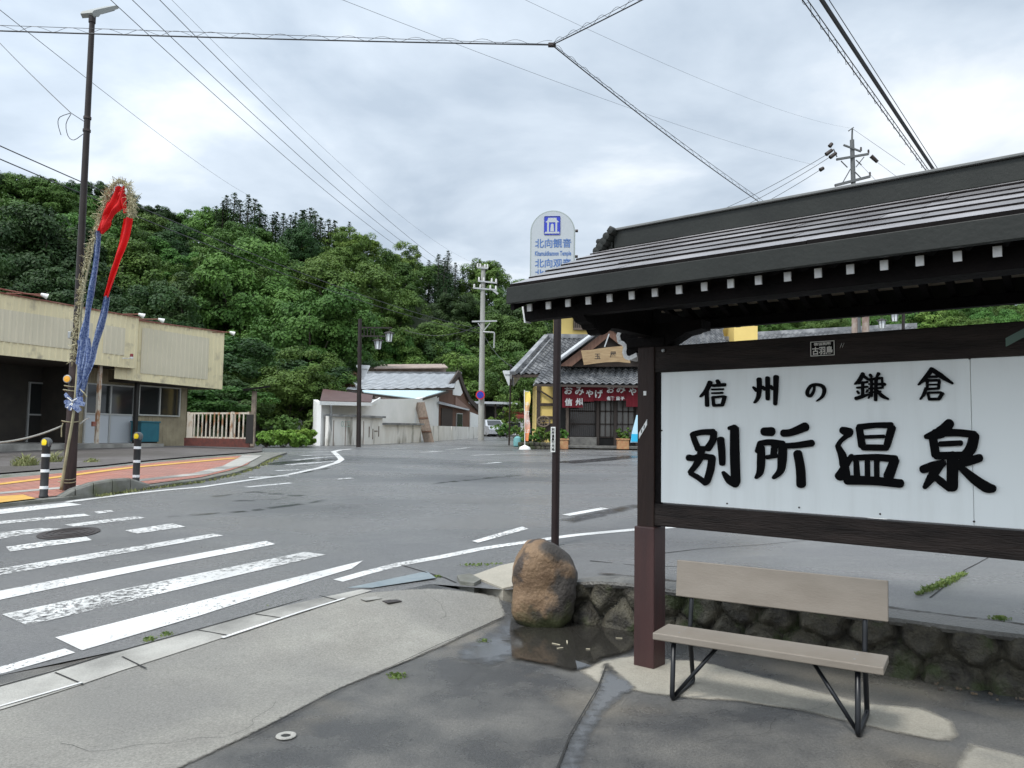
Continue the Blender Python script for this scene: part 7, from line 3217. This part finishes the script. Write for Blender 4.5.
# stone flower bed with bushes
fb0, fb1 = at(518, 450, 31.5), at(556, 450, 31.5)
o = empty('stone_flower_bed', (fb0 + fb1) / 2, 'low rough stone flower bed at the corner of the souvenir shop', 'flower bed')
mb = MB()
rn = random.Random(70)
x = fb0.x
for row in range(2):
    x = fb0.x
    while x < fb1.x:
        wdt = rn.uniform(.16, .30)
        mb.box((x + wdt / 2, fb0.y + rn.uniform(-.04, .04), fb0.z + .09 + row * .16), (wdt * .95, .3, .16), (1, rn.uniform(-.15, .15), 0), bev=.04)
        x += wdt
mb.build('stones', M['stone'], o, smooth='auto')
mb = MB()
mb.box((fb0 + fb1) / 2 + V((0, .7, .12)), (fb1.x - fb0.x - .1, 1.2, .3))
mb.build('earth', M['dirt'], o)
for px, py, d, R_, H, key, lab, sd_ in ((544, 445, 32.2, .48, .75, 'leaf_l', 'clipped round yellow-green bush at the right of the stone flower bed', 63), (531, 446, 32.0, .40, .55, 'leaf', 'green bush in the middle of the stone flower bed', 64),
                                        (523.5, 446, 32.2, .28, .5, 'leaf_l', 'spiky light green plant beside the banner stand', 65), (538, 445, 32.8, .5, .62, 'leaf', 'dark green bush behind the clipped yellow-green bush', 66)):
    c = at(px, py, d)
    shrub(c, R_, H, lab, M[key], n=26, nl=50, ls=.09, seed=sd_)
mb = MB()
q = at(517.5, 441, 32)
mb.lathe(q - Z * .25, [(.12, 0), (.17, .05), (.18, .22), (.15, .38), (.05, .45)], 10)
o = mb.build('watering_pot', mat('pale_teal_plastic', (.14, .33, .33), .5), smooth='auto')
place(o)
mb = MB()
mb.tube([q + V((.14, 0, -.1)), q + V((.26, 0, .1))], .02, 6)
mb.build('spout', o.data.materials[0], o)
tag(o, 'pale teal watering pot on the ground left of the banner stand', 'watering pot')

# nobori banner
nb = at(524.8, 450.5, 31)
o = empty('advertising_banner', nb, 'tall narrow yellow, orange and white banner on a round white base beside the flower bed', 'banner')
mb = MB()
mb.lathe(nb, [(.24, 0), (.25, .05), (.20, .14), (.07, .2), (.03, .22)], 18)
mb.build('base', M['white'], o, smooth='auto')
mb = MB()
mb.tube([nb + Z * .1, at(524.4, 390, 31)], .018, 6)
mb.bar(at(524, 391, 31), at(530, 392, 31), .015, .015)
mb.build('pole', M['white'], o)
M['ban'] = mat('banner_cloth', (.78, .55, .16), .8)
nt = M['ban'].node_tree
tcn = nt.nodes.new('ShaderNodeNewGeometry')
sxx = nt.nodes.new('ShaderNodeSeparateXYZ')
nt.links.new(tcn.outputs['Position'], sxx.inputs[0])
mrz = nt.nodes.new('ShaderNodeMapRange')
mrz.inputs['From Min'].default_value = at(524, 441, 31).z
mrz.inputs['From Max'].default_value = at(524, 391, 31).z
nt.links.new(sxx.outputs['Z'], mrz.inputs['Value'])
rp = nt.nodes.new('ShaderNodeValToRGB')
rp.color_ramp.elements[0].color = (.70, .20, .06, 1)
rp.color_ramp.elements[1].color = (.80, .66, .16, 1)
for ps_, cl_ in ((.18, (.72, .30, .14, 1)), (.42, (.74, .55, .50, 1)), (.66, (.74, .42, .22, 1)), (.80, (.80, .60, .15, 1))):
    e = rp.color_ramp.elements.new(ps_)
    e.color = cl_
nt.links.new(mrz.outputs['Result'], rp.inputs[0])
nt.links.new(rp.outputs[0], nt.nodes['Principled BSDF'].inputs['Base Color'])
mb = MB()
vs = []
for i in range(15):
    y = 391.5 + 49.5 * i / 14
    xr = 530 - .9 * i / 14 + .8 * math.sin(i * .8)
    for j in range(4):
        x = 524.6 + (xr - 524.6) * j / 3
        vs.append(at(x, y, 31 + .05 * math.sin(j * 1.4 + i * .5)))
mb.add(vs, [(i * 4 + j, i * 4 + j + 1, (i + 1) * 4 + j + 1, (i + 1) * 4 + j) for i in range(14) for j in range(3)])
fl_ = mb.build('cloth', M['ban'], o, smooth=True, recalc=False)
mb = MB()
for k, s_ in enumerate('手打そば'):
    text(mb, s_, at(527.2, 404 + k * 9, 30.9), (1, 0, 0), Z, .19, .001)
mb.build('banner_lettering', M['white'], fl_)
# pale blue banner by the post
mb = MB()
mb.prism([pp_(636.5, 415, -1.6), pp_(640, 415, -1.6), pp_(641, 442.5, -1.6), pp_(630.5, 442.5, -1.6), pp_(632, 432, -1.6)], (0, .02, 0))
o = mb.build('blue_banner', mat('pale_blue_banner', (.45, .68, .80), .6))
place(o)
mb = MB()
mb.prism([pp_(631.5, 434, -1.62), pp_(640, 434, -1.62), pp_(640.8, 441.6, -1.62), pp_(631.0, 441.6, -1.62)], (0, -.01, 0))
mb.build('lower_field', mat('cyan_banner_field', (.02, .42, .68), .6), o)
tag(o, 'white and cyan pennant banner standing right beside the shop curtain', 'banner')

# distant houses between pole and shop
for (x0_, x1_, yr, ye, yb_, d, mw, mr2, lab, nm) in (
        (503, 523, 411, 417.5, 440, 70, M['whitewall'], mat('faded_red_roof', (.30, .07, .05), .6), 'small distant white house with red roof left of the banner', 'red_roof_house'),
        (519, 541, 402, 411, 438, 74, M['whitewall'], M['tile'], 'small distant white house with grey roof right of the red roofed house', 'small_house'),
        (500, 516, 397, 403, 436, 90, M['greywood'], M['tile'], 'low grey building far down the road beyond the carport', 'far_building')):
    a, b = at(x0_, yb_, d), at(x1_, yb_, d)
    o = empty(nm, (a + b) / 2, lab, 'house')
    mb = MB()
    zt_ = at(x0_, ye, d).z
    mb.box(V(((a.x + b.x) / 2, d + 2.5, (zt_ + a.z - .5) / 2)), (b.x - a.x, 5, zt_ - a.z + .5))
    mb.build('wall', mw, o)
    mb = MB()
    zr_ = at(x0_, yr, d + 2.5).z
    e_ = .5
    mb.prism([V((a.x - e_, d - .5, zt_ - .1)), V((b.x + e_, d - .5, zt_ - .1)), V((b.x + e_, d + 2.5, zr_)), V((a.x - e_, d + 2.5, zr_))], Z * .12)
    mb.prism([V((a.x - e_, d + 5.5, zt_ - .1)), V((b.x + e_, d + 5.5, zt_ - .1)), V((b.x + e_, d + 2.5, zr_)), V((a.x - e_, d + 2.5, zr_))], Z * .12)
    mb.build('roof', mr2, o)
    mb = MB()
    mb.box(V((a.x + (b.x - a.x) * .6, d - .03, (zt_ + a.z) / 2 + .1)), (.9, .08, .9))
    w_ = mb.build('window', M['glass'], o)
# roadside railing and plants far down the road
for px, py, d, R_, H, key, lab, sd_ in ((500, 437, 56, .9, 1.0, 'leaf_l', 'roadside bush right of the carport', 81), (507, 437.5, 50, .7, .9, 'leaf', 'roadside bush at the foot of the lone triangle sign post', 82),
                                        (514, 438, 54, 1.0, 1.3, 'leaf_l', 'pale green bush in front of the red roofed house', 83), (503, 400, 62, 1.6, 3.2, 'leaf_l', 'light leafy small tree above the roadside bushes', 84)):
    c = at(px, py, d)
    if H > 3:
        c.z = at(px, 437, d).z
        o = shrub(c, R_, 4.2, lab, M[key], n=50, nl=50, ls=.18, seed=sd_)
    else:
        shrub(c, R_, H, lab, M[key], n=26, nl=40, ls=.14, seed=sd_)

# long tiled-roof hall behind the sign
HL = empty('tiled_hall', at(840, 440, 50), 'long low building with grey tiled roof showing above the signboard beam', 'hall')
a, b = at(752, 440, 50), at(925, 440, 46)
mb = MB()
vwall(mb, a, b, .5, .5, at(752, 350, 50).z, at(925, 342, 46).z, 6)
mb.build('wall', M['whitewall'], HL)
mb = MB()
tileroof(mb, at(745, 352, 49), at(926, 342, 45), at(916, 326.5, 50.5), at(757, 335, 54.5), pitch=.3, course=.3)
rr_o = mb.build('roof', M['tile'], HL)
mb = MB()
mb.bar(at(756, 334.2, 54.5), at(917, 325.5, 50.5), .3, .3)
mb.build('ridge', M['tile'], rr_o)
shrub(at(925, 333, 42) - Z * 1.2, 1.0, 2.2, 'light green treetop at the right end of the tiled hall roof', M['leaf_l'], n=30, nl=50, ls=.14, seed=99)

# ------------------------------------------------------------------ overhead cables
def wire(pts, r, sag=0.0, n=24):
    P = []
    for (a, b) in zip(pts[:-1], pts[1:]):
        for i in range(n):
            t = i / n
            P.append(V(a).lerp(V(b), t) - Z * (sag * 4 * t * (1 - t)))
    P.append(V(pts[-1]))
    return P


def cable(name, lab, segs, cat='cable', group=None, loops=None):
    """segs: list of (points, radius, sag)"""
    mb = MB()
    for pts, r, sag in segs:
        mb.tube(wire(pts, r, sag), r, 5)
    if loops:
        for pts, sag, amp, pitch, off in loops:
            P = wire(pts, 0, sag, 200)
            L_ = sum((b - a).length for a, b in zip(P[:-1], P[1:]))
            Q = []
            acc = 0
            for i, p in enumerate(P):
                if i:
                    acc += (p - P[i - 1]).length
                k = acc / pitch * 2 * math.pi
                Q.append(p + V((0, math.cos(k) * amp * .4, off + abs(math.sin(k / 2)) * amp)))
            mb.tube(Q, .0028, 3)
    o = mb.build(name, M['cable'])
    place(o)
    return tag(o, lab, cat, group)


J = at(552, 45, 9.5)
e1 = at(-60, 26, 9.0)
e1 = J + (e1 - J) * 1.5
cable('messenger_cable', 'looped messenger cable crossing the upper left sky to the hanging junction',
      [([e1, J], .009, .04), ([e1 + Z * .045, J + Z * .01], .0035, .0)], loops=[([e1, J], .03, .05, .42, 0)])
e2 = at(650, -8, 8.2)
e2 = J + (e2 - J) * 3
cable('messenger_cable', 'short looped cable rising from the hanging junction to the top edge',
      [([J, e2], .008, .05), ([J + Z * .02, e2 + Z * .04], .0035, .02)], loops=[([J, e2], .03, .05, .25, 0)])
e3 = at(775, 208, 15)
e3 = J + (e3 - J) * 1.35
cable('messenger_cable', 'looped cable slanting from the hanging junction down to the shelter ridge',
      [([J, e3], .008, .12), ([J + Z * .02, e3 + Z * .05], .004, .08)], loops=[([J, e3], .12, .05, .3, 0)])
mb = MB()
mb.box(J, (.10, .05, .05), bev=.01)
o = mb.build('cable_clamp', M['iron'])
place(o)
tag(o, 'small dark clamp where three looped cables meet in the sky', 'clamp')
t1, t2 = at(816, -12, 6.5), at(936, 172, 9.5)
t1, t2 = t1 + (t1 - t2) * .8, t2 + (t2 - t1) * .35
cable('thick_cable', 'thick black cable running steeply down to the shelter ridge at upper right', [([t1, t2], .020, .03), ([t1 + V((.03, 0, .03)), t2 + V((.03, 0, .03))], .004, .0)])
t1, t2 = at(796, -12, 6.8), at(928, 172, 9.8)
t1, t2 = t1 + (t1 - t2) * .8, t2 + (t2 - t1) * .35
cable('messenger_cable', 'looped thin cable left of the thick black cable at upper right', [([t1, t2], .006, .03), ([t1 + V((.05, 0, 0)), t2 + V((.03, 0, 0))], .005, .02)],
      loops=[([t1, t2], .03, .06, .22, -.02)])
GL_ = 'power lines running to the concrete pole'
for i, (a, b, r) in enumerate((((100, -10), (475, 289, ), .018), ((122, -10), (482, 288), .018), ((148, -12), (492, 290), .018), ((160, -12), (483, 266), .008))):
    A_, B_ = at(*a, 12), at(*b, dU - .2)
    ext_ = A_ - ((B_ - A_) - Z * (4 * .75)) * .2
    cable('power_line', 'thin power line sloping from the top left down to the concrete utility pole', [([A_, B_], .0065 if i < 3 else .003, .75), ([ext_, A_], .0065 if i < 3 else .003, 0)], group=GL_)
for i, (a, b, s_) in enumerate((((-40, 128), (479, 329), .5), ((-40, 142), (480, 333), .5))):
    A_, B_ = at(*a, 16), at(*b, dU - .2)
    cable('service_cable', ('upper' if i == 0 else 'lower') + ' of two dark cables passing behind the street lamp to the concrete pole', [([A_, B_], .014, s_)])
cable('service_cable', 'thin cable from the top left corner slanting down to the hill crest', [([at(-10, 2, 12), at(250, 196, 60)], .006, .25)])
cable('service_cable', 'short thin cable tied to the street lamp with two drooping loops', [
    ([at(-20, 22, dL + 4), lpt(71, 113)], .007, .03), ([lpt(71, 113), lpt(85, 122)], .006, .0),
    (catm([lpt(71, 113), lpt(60, 117), lpt(58, 124), lpt(61, 135)], 3), .006, 0), (catm([lpt(71, 114), lpt(66, 124), lpt(68, 136), lpt(74, 140), lpt(83, 134)], 3), .006, 0)])
cable('service_cable', 'faint thin cable crossing the middle of the sky to the right utility pole', [([at(330, -5, 14), at(815, 165, dV)], .004, .3)])
cable('service_cable', 'faint topmost cable running right to the tip of the right utility pole', [([at(515, -5, 14), at(850, 128, dV)], .003, .4)])
for i, (a, b) in enumerate((((826, 155), (690, 222)), ((830, 157), (700, 225)), ((820, 170), (700, 232)))):
    cable('power_line', 'thin line running down left from the right utility pole behind the ridge', [([at(*a, dV), at(*b, 60)], .016, .3)], group='power lines left of the right pole')
for i, (a, b) in enumerate((((877, 162), (905, 183)), ((861, 165), (885, 190)), ((853, 129), (905, 165)))):
    cable('power_line', 'short line running down right from the right utility pole behind the ridge', [([at(*a, dV), at(*b, 38)], .010, .0)], group='power lines right of the right pole')
cable('service_cable', 'thin sagging cable crossing the trees left of the concrete pole', [([at(405, 330, 50), at(480, 325, dU)], .015, .5)])
cable('service_cable', 'thin cable from the concrete pole down to the souvenir shop eaves', [([at(484, 335, dU), at(515, 368, 36)], .012, .3)])
